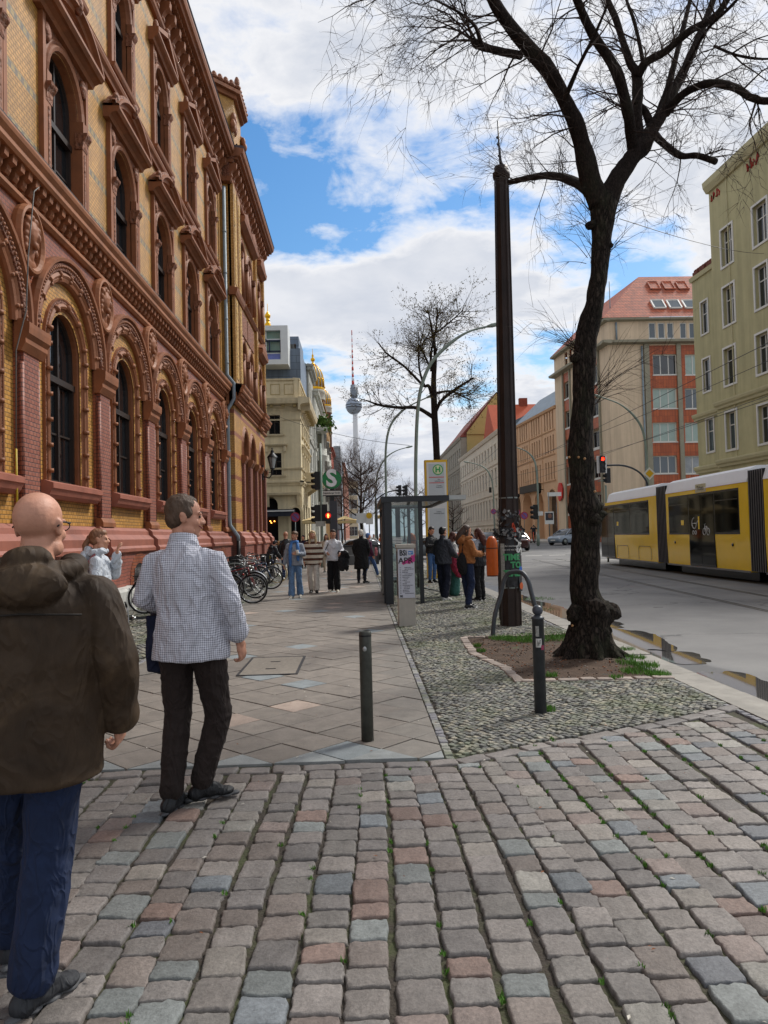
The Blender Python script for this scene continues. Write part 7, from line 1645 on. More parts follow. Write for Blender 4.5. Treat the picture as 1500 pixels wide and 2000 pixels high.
b = onY(708, 1052, 100); lamp((b.x, 100, gz(100)), lp(100, (709, 1000), (711, 968), (717, 950), (728, 940), (742, 934)), .1, 'farthest whip lamp, beside the dense brown tree')
b = onY(1266, 1000, 48); lamp((b.x, 48, 0), lp(48, (1265, 940), (1262, 880), (1255, 840), (1238, 812), (1210, 789), (1172, 775)), .1, 'whip lamp with a yellow diamond sign before the orange window strips')
b = onY(1051, 1052, 70); lamp((b.x, 70, gz(70)), lp(70, (1051, 1000), (1050, 950), (1047, 912), (1040, 893), (1025, 880), (1005, 873)), .11, 'green-grey whip lamp carrying a traffic light in front of the tall arches')
b = onY(966, 1045, 90); lamp((b.x, 90, gz(90)), lp(90, (965, 1000), (963, 955), (958, 930), (948, 915), (932, 907), (914, 903)), .1, 'whip lamp in front of the off-white block')
# traffic lights
def sig(q, s, label=None, red=None, lit=None, side=False, par=None, cat='traffic light', housing=None, n=3, rot=0.0, grp=None):
 t = par or thing('traffic_light', label, cat, tuple(q), grp); w, h = .28*s, .30*n*s+.04
 mb = MB(); mb.cbox((q.x, q.y, q.z), (w, .22, h), rot); mb.build('housing', housing or m_black, t)
 if not side:
  for k in range(n):
   z = q.z+h/2-.18*s-.30*s*k; c_, s_ = math.cos(rot), math.sin(rot); f = Vector((s_*.12, -c_*.12, 0)); mb = MB(); R3 = face_rot((s_, -c_, 0)); cc = Vector((q.x, q.y, z))+f
   mb.poly(*[cc+R3 @ Vector((.10*s*math.cos(2*PI*i/16), .10*s*math.sin(2*PI*i/16), 0)) for i in range(16)]); on = (lit == k); mb.build('lens', emit('red_lamp', '#ff2a12', 3.0) if on else M('dark_lens', '#1a1c1b', .3), t)
   mb = MB(); path = [(cc+R3 @ Vector((.115*s*math.cos(a), .115*s*math.sin(a), 0)), cc+R3 @ Vector((.115*s*math.cos(a), .115*s*math.sin(a), .13*s))) for a in np.linspace(-.3, PI+.3, 9)]
   for (a, b), (c2, d) in zip(path, path[1:]): mb.poly(a, c2, d, b)
   mb.build('visor', m_black, t)
 else:
  for k in range(n):
   z = q.z+h/2-.18*s-.30*s*k; mb = MB(); mb.prism([(z+.12*s, -w/2-.18*s) if False else (z+.12*s, 0), (z+.10*s, -.2*s), (z-.02*s, -.17*s), (z-.02*s, 0)], q.y-.1, q.y+.1, 1) if False else mb.poly((q.x-w/2, q.y, z+.12*s), (q.x-w/2-.2*s, q.y-.05, z+.08*s), (q.x-w/2-.2*s, q.y+.05, z-.05*s), (q.x-w/2, q.y, z-.1*s)); mb.tube([(q.x-w*.4, q.y, z), (q.x-w/2-.15*s, q.y, z)], .11*s, 10); mb.build('visor', m_black, t)
 return t
GT = 'traffic lights at the crossing'
YL = 38.5; b = gnd(627, 1098); p = onY(627, 870, YL)
tl = thing('traffic_light', 'grey-green mast with stacked black signals and a lit red man left of the station sign', 'traffic light', (p.x, YL, 0), GT)
mb = MB(); mb.tube([(onY(629, 1098, YL).x, YL, 0), onY(628, 1000, YL), onY(625, 866, YL)], .075, 8); mb.build('mast', m_lampg, tl)
sig(onY(620, 939, YL), 1.0, side=True, par=tl); sig(onY(620, 1004, YL), 1.0, side=True, par=tl);
qq = onY(634, 1001, YL); mb = MB(); mb.box(qq.x-.14, qq.x+.14, YL-.1, YL+.1, qq.z-.45, qq.z+.42); mb.build('housing', m_black, tl)
qq = onY(641, 1007, YL-.2); mb = MB(); mb.box(qq.x-.13, qq.x+.13, YL-.25, YL-.05, qq.z-.42, qq.z+.22); mb.build('housing', m_black, tl)
mb = MB(); disc(mb, qq, .15, YL-.265, .01, 16); mb.build('red_lens', emit('red_glow', '#c81c10', .6), tl); mb = MB(); disc(mb, qq, .055, YL-.275, .01, 8); mb.box(qq.x-.03, qq.x+.03, YL-.275, YL-.265, qq.z-.11, qq.z+.09); mb.build('red_man', emit('red_man', '#ffb050', 2.5), tl)
mb = MB(); b_ = onY(628, 1024, YL-.05); mb.box(b_.x-.3, b_.x+.2, YL-.12, YL, b_.z-.1, b_.z+.16); mb.build('sign_plates', M('plate_grey', '#9a9d98', .5), tl)
YL2 = 34.0; q = onY(1176, 907, YL2); t = thing('traffic_light', 'white-bordered traffic light showing red, hung on a curved arm over the tram', 'traffic light', tuple(q), GT)
mb = MB(); mb.cbox((q.x, YL2+.06, q.z), (.46, .05, .80)); mb.build('backboard', m_white, t); sig(q, .82, par=t, lit=0)
mb = MB(); P, R = smoothpath(lp(34.2, (1184, 909), (1215, 909), (1240, 917), (1258, 933), (1266, 960), (1268, 1060)), [.045]*6, 5); mb.tube(P, R, 8); mb.build('arm', m_dark, t)
q = onY(1187, 929, 36); t = sig(q, .75, 'small black signal seen from the side below the red traffic light', side=True, grp=GT); mb = MB(); mb.tube([q+Vector((.1, 0, -.2)), onY(1168, 940, 36)], .03, 6); mb.tube([onY(1183, 948, 36), (onY(1183, 948, 36).x, 36, 0)], .05, 8); mb.build('mast', m_lampg, t)
q = onY(1046, 1000, 69.5); sig(q, 1.5, 'dark traffic light on the green-grey lamp mast before the tall arches', side=True, grp=GT)
q = onY(1053, 1003, 69.7); mb = MB(); mb.box(q.x-.35, q.x+.35, 69.6, 69.65, q.z-.2, q.z+.2); tag(mb.build('street_name_plate', m_white), 'blank white plate on the lamp mast before the tall arches', 'sign')
q = onY(957.5, 957, 88); sig(q, 1.0, 'pair of small black signals on the lamp before the off-white block', n=2, grp=GT)
for px_ in (781, 793): q = onY(px_, 958, 62); sig(q, .95, 'black-backed traffic light on the gantry over the street, %s one' % ('left' if px_ < 785 else 'right'), grp=GT, side=True)
q = onY(790, 958, 62); mb = MB(); P, R = smoothpath(lp(62, (735, 975), (755, 962), (775, 958), (795, 958)), [.06]*4, 5); mb.tube(P, R, 6); mb.tube([onY(735, 975, 62), (onY(735, 975, 62).x, 62, .2)], .08, 8); tag(mb.build('signal_gantry', m_dark), 'dark curved gantry arm carrying two signals beyond the shelter', 'gantry')
q = onY(1268, 925, 47.8); mb = MB(); s_ = .42; mb.poly((q.x, 47.75, q.z+s_), (q.x-s_, 47.75, q.z), (q.x, 47.75, q.z-s_), (q.x+s_, 47.75, q.z)); mb.mat(1); s_ = .27; mb.poly((q.x, 47.74, q.z+s_), (q.x-s_, 47.74, q.z), (q.x, 47.74, q.z-s_), (q.x+s_, 47.74, q.z)); mb.mat(0).box(q.x-.05, q.x+.05, 47.76, 47.8, q.z-.3, q.z+.3)
tag(mb.build('priority_sign', [m_white, M('transit_yellow', '#d0a51a')]), 'yellow and white diamond priority sign on a lamp mast above the tram', 'sign')
# round no-parking signs
def roundsign(px_, py_, r, Y, label):
 q = onY(px_, py_, Y); t = thing('round_sign', label, 'sign', (q.x, Y, gz(Y)), 'round red and blue parking ban signs'); mb = MB(); mb.mat(0); disc(mb, q, r, Y, .03, 24); mb.mat(1); disc(mb, q, r*.78, Y-.006, .01, 24); mb.mat(0)
 mb.bar((q.x-r*.6, Y-.012, q.z+r*.6), (q.x+r*.6, Y-.012, q.z-r*.6), r*.2, .01, (0, 1, 0));
 if '%' in label: pass
 mb.build('face', [M('sign_red', '#a52a3a', .4), M('sign_blue', '#6b4f86', .4)], t); mb = MB(); mb.tube([(q.x, Y+.04, gz(Y)), (q.x, Y+.04, q.z+r)], .03, 8); mb.build('post', m_gal, t); return t
roundsign(576.5, 1010, .32, 50, 'round parking ban sign on a thin post in front of the cream house')
roundsign(964, 999, .32, 84, 'round parking ban sign before the off-white block')
roundsign(1009, 1001, .42, 82, 'round parking ban sign nearest the right of the poster pole'); roundsign(1024, 1007, .42, 80, 'sticker-covered round parking ban sign before the first tall arch')
q = onY(1073, 1012, 74); mb = MB(); mb.box(q.x-.45, q.x+.45, 74, 74.05, q.z-.6, q.z+.65); mb.mat(1).box(q.x-.38, q.x+.38, 73.98, 74, q.z-.2, q.z+.55); mb.mat(3).ball((q.x+.05, 73.97, q.z+.22), (.2, .02, .25), 10); mb.mat(2).tube([(q.x, 74.08, gz(74)), (q.x, 74.08, q.z+2.6)], .05, 6); mb.mat(0).box(q.x-.1, q.x+1.3, 74.05, 74.1, q.z+2.2, q.z+2.6)
tag(mb.build('portrait_placard', [m_white, M('placard_dark', '#2e2f38', .5, .3, 4), m_gal, M('placard_skin', '#7a5545', .6)]), 'placard with a dark portrait on a thin post before the glazed arch', 'placard')
# awning at the cream house
a, b = onY(519, 1000, 60.6), onY(574, 1008, 60.6); mb = MB(); mb.prism([(60.3, b.z), (60.3, a.z), (61.95, a.z+.25), (61.95, b.z+.1)], -12, b.x, 0); mb.mat(1).box(-12, b.x+.02, 60.24, 60.3, a.z, a.z+.1); tag(mb.build('awning', [M('awning_navy', '#20242f', .7), m_white]), 'dark navy awning with a white edge over the corner cafe door', 'awning')
mb = MB()
for (px_, py_) in ((528, 1018), (536, 1018), (530, 1021)): mb.ball(onY(px_, py_, 62.3), .05, 6)
tag(mb.build('cafe_bulbs', emit('warm_bulb', '#ff9a3c', 6)), 'small warm bulbs glowing inside the dark corner cafe', 'lamp', None); bpy.context.scene.objects['cafe_bulbs']['kind'] = 'stuff'
# parasols
def parasol(px0, px1, py, Y, label):
 a, b = onY(px0, py, Y), onY(px1, py, Y); c = (a+b)/2; w = (b.x-a.x)/2; t = thing('cafe_parasol', label, 'parasol', (c.x, Y, gz(Y)), 'beige cafe parasols'); mb = MB(); z0_, z1_ = c.z, c.z+w*.42
 v = [(c.x+s*w, Y+u*w, z0_) for s, u in ((-1, -1), (1, -1), (1, 1), (-1, 1))]; tp = (c.x, Y, z1_)
 for i in range(4):
  A, B = Vector(v[i]), Vector(v[(i+1) % 4]); m_ = (A+B)/2-Vector((0, 0, -.12)); q_ = (m_+Vector(tp))/2-Vector((0, 0, .15)); mb.poly(A, m_, q_); mb.poly(m_, B, q_); mb.poly(B, tp, q_); mb.poly(A, q_, tp); mb.poly(A, A-Vector((0, 0, .22)), B-Vector((0, 0, .22)), B)
 mb.build('canopy', M('parasol_beige', '#c4ad7c', .8, .08, 3), t); mb = MB(); mb.tube([(c.x, Y, gz(Y)), (c.x, Y, z1_)], .04, 8); mb.build('pole', m_dark, t)
parasol(592, 650, 1017, 61, 'beige square cafe parasol left of the station sign pillar'); parasol(650, 697, 1017, 62, 'beige square cafe parasol right of the station sign pillar'); parasol(735, 765, 1008, 70, 'beige cafe parasol half hidden behind the shelter')
# parapet round the station stairs
mb = MB(); xa, xb = -1.35, 1.0; mb.box(xa, xb, 41.2, 41.4, .55, 1.0); mb.box(xa, xb, 41.22, 41.38, 0, .5); mb.mat(1).box(xa-.1, xb+.1, 41.12, 41.48, 1.0, 1.08); mb.box(xa-.05, xa+.1, 41.18, 41.42, 0, 1.0); mb.box(.85, 1.0, 41.18, 41.42, 0, 1.0)
tag(mb.build('stair_parapet', [M('granite_grey', '#5d5f60', .6, .15, 3), m_dark]), 'low grey parapet with dark rail round the station stairs', 'parapet')
# bus signs further on
t = thing('bus_stop_sign', 'small far bus stop sign board with a yellow circle right of the brown tree', 'sign', (onY(718, 1040, 60).x, 60, .2)); mb = MB(); q = onY(708, 1012, 60); mb.box(q.x-.5, q.x+.45, 60, 60.05, q.z-.4, q.z+.4); q2 = onY(721, 1012, 59.9); mb.box(q2.x-.28, q2.x+.32, 59.9, 59.95, q2.z-.5, q2.z+.45); mb.build('boards', m_white, t); mb = MB(); disc(mb, q2+Vector((0, 0, .2)), .24, 59.88, .02, 16); mb.build('yellow_disc', M('transit_yellow', '#d0a51a'), t); mb = MB(); mb.tube([(q2.x, 60.1, .2), (q2.x, 60.1, q2.z+.5)], .05, 6); mb.build('post', m_gal, t)
# overhead wires
mb = MB(); m_w = M('wire_black', '#1b1c1e', .6)
def wire(pa, pb, r=.012, sag=.0, lab=''):
 pts = []
 for i in range(9): u = i/8; p = pa.lerp(pb, u); p.z -= sag*4*u*(1-u); pts.append(p)
 k = MB(); k.tube(pts, r, 4); return tag(k.build('overhead_wire', m_w), lab, 'wire', 'tram wires over the street')
z5 = 5.6
wire(Vector((8.6, -4, z5)), Vector((10.2, 60, z5)), .009, 0, 'contact wire above the nearer tram track'); wire(Vector((12.2, -4, z5)), Vector((13.5, 60, z5)), .009, 0, 'contact wire above the tram roof')
wire(onY(1210, 427, 14), onY(1500, 495, 38), .009, .2, 'span wire from the trunk towards the top of the olive house')
wire(onY(1500, 705, 30), onY(1000, 905, 75), .014, .3, 'upper wire sloping across the olive and beige fronts'); wire(onY(1500, 780, 30), onY(1000, 930, 80), .013, .3, 'lower wire sloping across the olive and beige fronts'); wire(onY(530, 808, 61.5), onY(800, 870, 47), .014, .4, 'thin wire from the cream house front to the whip lamp behind the shelter')
wire(onY(1000, 850, 60), onY(900, 935, 95), .018, .2, 'short wire just left of the poster pole')
# ---------------------------------------------------------------- tram
ft = RT((11.35, 20.6), -.0377); T = ft.T; zg = -.12
t = thing('tram', 'yellow articulated tram with a white roof and black windows passing on the right', 'tram', T(8, -1.2, 0))
m_ty = M('tram_yellow', '#f8ce0a', .22, .04, 1.5, spec=.5, coat=.3); m_tw = M('tram_white', '#e6e8ea', .35, .04, 1.5); m_tb = M('tram_black', '#0d0f11', .25, .1, 3, spec=.6); m_tg = glassmat('tram_glass', '#050607', .05, .25, .01, 1.28)
U = lambda px_, py_=1000: ft.px(px_, py_)[0]
uA, uB, uC, uD, uE = U(1171, 1000), U(1282), U(1301), U(1462), U(1493); uF = uE-7.5; Wd = 2.4
def section(u0, u1, nose=False):
 mb = MB(T); zb, zt = .22, 2.88; prof = [(.0, zt), (0, 1.2), (-.03, zb), (-Wd+.03, zb), (-Wd, 1.2), (-Wd, zt)]
 if nose:
  mb.prism(prof, u0, u1-1.0, 0); A = [(d, z) for d, z in prof]; n = len(A); v = [(u1-1.0, d, z) for d, z in A]+[(u1-.05-(.35 if z > 2 else 0), d*.7-Wd*.15, z) for d, z in A]; mb.add(v, [tuple(range(2*n-1, n-1, -1))]+[(i, n+i, n+(i+1) % n, (i+1) % n) for i in range(n)])
 else: mb.prism(prof, u0, u1, 0)
 b = mb.build('body', m_ty, t); e = u1-(1.3 if nose else 0)
 mb = MB(T); R_ = [(.015, zt), (.0, zt+.06), (-.10, 3.26), (-.32, 3.36), (-Wd+.32, 3.36), (-Wd+.1, 3.26), (-Wd, zt+.06), (-Wd-.015, zt)]; mb.prism(R_, u0+.02, e, 0)
 if nose: n = len(R_); v = [(e, d, z) for d, z in R_]+[(u1-.45, d*.6-Wd*.2, min(z, zt+.1)) for d, z in R_]; mb.add(v, [tuple(range(2*n-1, n-1, -1))]+[(i, n+i, n+(i+1) % n, (i+1) % n) for i in range(n)])
 mb.build('roof', m_tw, t); mb = MB(T); mb.box(u0+.3, e-.3, -Wd+.4, -.4, zg+.05, .24); mb.build('underframe', m_tb, t)
 mb = MB(T); mb.box(u0+.02, e, -.01, .012, .20, .255); mb.build('sill_strip', M('sill_grey', '#77797a', .5), t)
section(uB, uA+.0, True) if uA > uB else None
section(uD, uC); section(uF, uE)
for (a, b) in ((uC, uB), (uE, uD)):
 mb = MB(T); n = 7; a_, b_ = min(a, b), max(a, b)
 for i in range(n): mb.mat(0); c0, c1 = a_+(b_-a_)*i/n, a_+(b_-a_)*(i+1)/n; m_ = (c0+c1)/2; v = [(-.16, c0), (-.0, m_), (-.16, c1)]; [mb.poly((p[1], p[0], .25), (q[1], q[0], .25), (q[1], q[0], 3.2), (p[1], p[0], 3.2)) for p, q in zip(v, v[1:])]; mb.poly((c0, -.12, 3.2), (m_, 0, 3.2), (c1, -.12, 3.2), (c1, -Wd+.1, 3.25), (c0, -Wd+.1, 3.25))
 mb.box(a_, b_, -Wd+.15, -.17, .25, 3.18); mb.mat(1)
 for i in range(n): m_ = a_+(b_-a_)*(i+.5)/n; mb.box(m_-.008, m_+.008, -.01, .012, .25, 3.2)
 mb.build('bellows', [M('bellows_rubber', '#1c1b1b', .7, .15, 4), M('bellows_rib', '#6d6967', .6)], t)
def panes(u0, u1, z0, z1, splits, par=t):
 mb = MB(T); mb.box(u0, u1, -.02, .006, z0, z1); w = mb.build('window_band', m_tb, par); c = [u0]+splits+[u1]
 for a, b in zip(c, c[1:]): mb = MB(T); mb.box(a+.05, b-.05, .004, .010, z0+.07, z1-.07); mb.mat(1).box(a+.08, b-.08, .008, .013, z1-.34, z1-.31); mb.build('pane', [m_tg, m_tb], w)
def zP(px_, py_): return ft.px(px_, py_)[1]
zw0, zw1 = zP(1306, 1044), zP(1306, 971)
panes(U(1267), U(1199), zw0, zw1, [(U(1267)+U(1199))/2]); panes(U(1444), U(1395), zw0, zw1, []); panes(U(1345), U(1306), zw0, zw1, [])
panes(uE-2.4, uE-.5, zw0, zw1, [uE-1.5])
def door(u0, u1, label=None):
 mb = MB(T); mb.box(u0, u1, -.03, .008, .26, zw1); d = mb.build('door', m_tb, t)
 for a, b in ((u0+.04, (u0+u1)/2-.02), ((u0+u1)/2+.02, u1-.04)): mb = MB(T); mb.box(a, b, .006, .014, .34, zw1-.08); mb.build('leaf_glass', m_tg, d)
 return d
d1 = door(U(1199), U(1173)); d2 = door(U(1395), U(1345))
# emblems: pram and bicycle in white, on the door glass
def ring_(mb, u, z, r, w=.012, n=16, a0=0, a1=2*PI): mb.T = None; mb.tube([T(u+r*math.cos(a0+(a1-a0)*i/n), .018, z+r*math.sin(a0+(a1-a0)*i/n)) for i in range(n+1)], w, 5); mb.T = T
uP, zP_ = U(1356), zP(1356, 1030); mb = MB(T);
for s in (-.1, .1): ring_(mb, uP+s, zP_-.18, .065)
ring_(mb, uP, zP_+.14, .18, .016, 12, PI, 2*PI); ring_(mb, uP-.0, zP_+.14, .18, .016, 8, 0, PI*.5) ; mb.T = None; mb.tube([T(uP-.18, .018, zP_+.14), T(uP+.18, .018, zP_+.14)], .014, 5); mb.tube([T(uP-.18, .018, zP_+.1), T(uP-.3, .018, zP_+.22)], .014, 5); mb.build('pram_emblem', m_white, d2)
uP, zP_ = U(1379), zP(1379, 1036); mb = MB(T)
for s in (-.15, .15): ring_(mb, uP+s, zP_-.04, .11)
mb.T = None; mb.tube([T(uP-.15, .018, zP_-.04), T(uP-.05, .018, zP_+.14), T(uP+.1, .018, zP_+.14), T(uP+.15, .018, zP_-.04)], .011, 5); mb.tube([T(uP-.05, .018, zP_+.14), T(uP, .018, zP_-.04), T(uP+.1, .018, zP_+.14)], .011, 5); mb.tube([T(uP+.1, .018, zP_+.14), T(uP+.12, .018, zP_+.2), T(uP+.05, .018, zP_+.22)], .011, 5); mb.build('bicycle_emblem', m_white, d2)
mb = MB(T); uM = U(1365)
for k in range(4): z_ = zP(1365, 1012+k*6); mb.box(uM-.05, uM+.05, .016, .022, z_-.06, z_+.06)
mb.build('door_stickers', m_ty, d2)
for (px_, py_) in ((1333, 1021), (1206, 1023)): mb = MB(T); u_, z_ = U(px_), zP(px_, py_); mb.box(u_-.12, u_+.12, .014, .02, z_-.09, z_+.09); mb.build('yellow_sticker', m_ty, t)
Rt = face_rot(Vector(T(0, 1, 0))-Vector(T(0, 0, 0))); u_, z_ = U(1370), zP(1370, 953); mb = MB(T); mb.box(u_-.42, u_+.42, .004, .01, z_-.14, z_+.14); mb.build('tickets_plate', M('plate_cream', '#c3bf9c', .5), t)
text('Tickets', .22, T(u_, .016, z_), Rt, M('text_grey', '#55575a', .5), t, 'tickets_lettering', .001, sx=.85)
mb = MB(T)
for (px_, py_) in ((1317, 1059), (1429, 1064)): u_, z_ = U(px_), zP(px_, py_); mb.T = None; mb.tube([T(u_, 0, z_), T(u_, .02, z_)], .05, 12); mb.T = T
mb.build('hatch_locks', m_tb, t)
mb = MB(T)
for (xa, xb) in ((1203, 1225), (1245, 1269)):
 a, b = U(xb), U(xa); z0_, z1_ = .3, zP(1215, 1065); mb.T = None; mb.tube([T(a, .002, z0_), T(a, .002, z1_-.1), T(a+.1, .002, z1_), T(b-.1, .002, z1_), T(b, .002, z1_-.1), T(b, .002, z0_)], .008, 4); mb.T = T
mb.build('hatch_lines', M('hatch_line', '#5d4a10', .6), t)
# seated and standing passengers seen dimly behind the glass are left to the dark reflections
# ---------------------------------------------------------------- cars
def car(loc, rz, paint, label, grp='cars at the crossing', L_=4.3, H_=1.45, W_=1.78):
 t = thing('parked_car', label, 'car', (0, 0, 0), grp); hw = W_/2
 st = [(-.5, .55, .62, .80), (-.485, .68, .35, .90), (-.40, .78, .22, 1.0), (-.2, .88, .2, .98), (.15, .89, .2, .95), (.32, .86, .22, .88), (.45, .76, .25, .76), (.49, .66, .35, .66), (.5, .5, .5, .6)]
 def loft(sts, fn, mat, name, n_=12):
  mb = MB(); mb.smooth = True; k = 0;
  for s_ in sts: mb.v += fn(s_)
  n = len(fn(sts[0])); m = len(sts)
  for i in range(m-1):
   for j in range(n): mb.f.append((i*n+j, i*n+(j+1) % n, (i+1)*n+(j+1) % n, (i+1)*n+j)); mb.mi.append(0); mb.sm.append(True)
  mb.f += [tuple(range(n-1, -1, -1)), tuple((m-1)*n+j for j in range(n))]; mb.mi += [0, 0]; mb.sm += [False]*2
  return mb.build(name, mat, t)
 def ringb(s_):
  f, w, zb, zt = s_; y = f*L_; w = w*hw/.89; zt *= H_/1.45; return [(-w*.9, y, zb), (-w, y, zb+.12), (-w, y, (zb+zt)/2+.05), (-w*.95, y, zt-.03), (-w*.8, y, zt), (w*.8, y, zt), (w*.95, y, zt-.03), (w, y, (zb+zt)/2+.05), (w, y, zb+.12), (w*.9, y, zb)]
 loft(st, ringb, paint, 'body')
 cb = [(-.44, .70, .93, .95), (-.33, .66, .93, 1.30), (-.22, .64, .93, 1.43), (-.02, .64, .93, 1.45), (.08, .65, .93, 1.38), (.26, .72, .90, .93)]
 def ringc(s_): f, w, zb, zt = s_; y = f*L_; w = w*hw/.89; zb *= H_/1.45; zt *= H_/1.45; return [(-w*1.15, y, zb-.05), (-w*1.0, y, zt-.06), (-w*.85, y, zt), (w*.85, y, zt), (w*1.0, y, zt-.06), (w*1.15, y, zb-.05)]
 loft(cb, ringc, m_gl, 'windows'); rf = [(-.32, .67, 1.28, 1.32), (-.22, .65, 1.38, 1.445), (-.02, .65, 1.38, 1.465), (.06, .65, 1.36, 1.41)]; loft(rf, lambda s_: [(x, y, z) for x, y, z in ((-s_[1]*.9*hw/.89, s_[0]*L_, s_[2]*H_/1.45), (-s_[1]*.86*hw/.89, s_[0]*L_, s_[3]*H_/1.45), (s_[1]*.86*hw/.89, s_[0]*L_, s_[3]*H_/1.45), (s_[1]*.9*hw/.89, s_[0]*L_, s_[2]*H_/1.45))], paint, 'roof')
 mb = MB()
 for s in (-1, 1):
  for f0, f1 in ((.27, .07), (-.06, -.06), (-.44, -.32)): mb.bar((s*.80*hw/.89, f0*L_, .92*H_/1.45), (s*.62*hw/.89, f1*L_, 1.40*H_/1.45), .06)
 x = mb.build('pillars', paint, t)
 for f in (-.31, .32):
  for s in (-1, 1): mb = MB(); mb.tube([(s*(hw-.2), f*L_, .33), (s*(hw+.01), f*L_, .33)], .33, 20); mb.mat(1).tube([(s*(hw+.0), f*L_, .33), (s*(hw+.02), f*L_, .33)], .21, 12); mb.build('wheel', [m_black, m_gal], t)
 for s in (-1, 1): mb = MB(); mb.ball((s*.62*hw/.89, .465*L_, .66), (.17, .1, .07), 8); mb.build('headlight', M('headlight', '#c9ccd0', .15, spec=.9), t)
 for s in (-1, 1): mb = MB(); mb.ball((s*.66*hw/.89, -.475*L_, .82), (.13, .06, .08), 8); mb.build('tail_light', M('tail_red', '#8b1a18', .3), t)
 mb = MB(); mb.box(-.26, .26, .497*L_, .503*L_, .42, .53); mb.build('number_plate', m_white, t)
 t.location = loc; t.rotation_euler = (0, 0, rz); return t
def cp(px_, Y): p = onY(px_, 1050, Y); return (p.x, Y, gz(Y)-.11)
car(cp(693, 47.5), rad(86), M('silver_paint', '#a9adb0', .25, .05, 1, coat=.5, metal=.3), 'silver-white car crossing behind the grey stair parapet')
car(cp(955, 68), rad(140), M('black_paint', '#14171c', .18, .05, 1, coat=.6), 'black car waiting just left of the poster pole')
car(cp(900, 76), rad(150), M('white_car_paint', '#c2c5c8', .25, .05, 1, coat=.5), 'white car behind the people at the bus stop')
car(cp(1108, 72), rad(125), M('bluegrey_paint', '#7b8794', .25, .05, 1, coat=.5), 'blue-grey car half hidden behind the big tree trunk', H_=1.55)
car(cp(999, 60), rad(8), M('maroon_paint', '#3c1618', .25, .05, 1, coat=.5), 'dark red car mostly hidden behind the poster pole')
car(cp(838, 50), rad(85), M('grey_car', '#5c6468', .25, .05, 1, coat=.5), 'dark grey car seen through the glass of the shelter')
car(cp(1075-30, 108), rad(90), M('dark_blue_paint', '#1d2838', .25, .05, 1, coat=.5), 'small dark blue car far off before the off-white block')
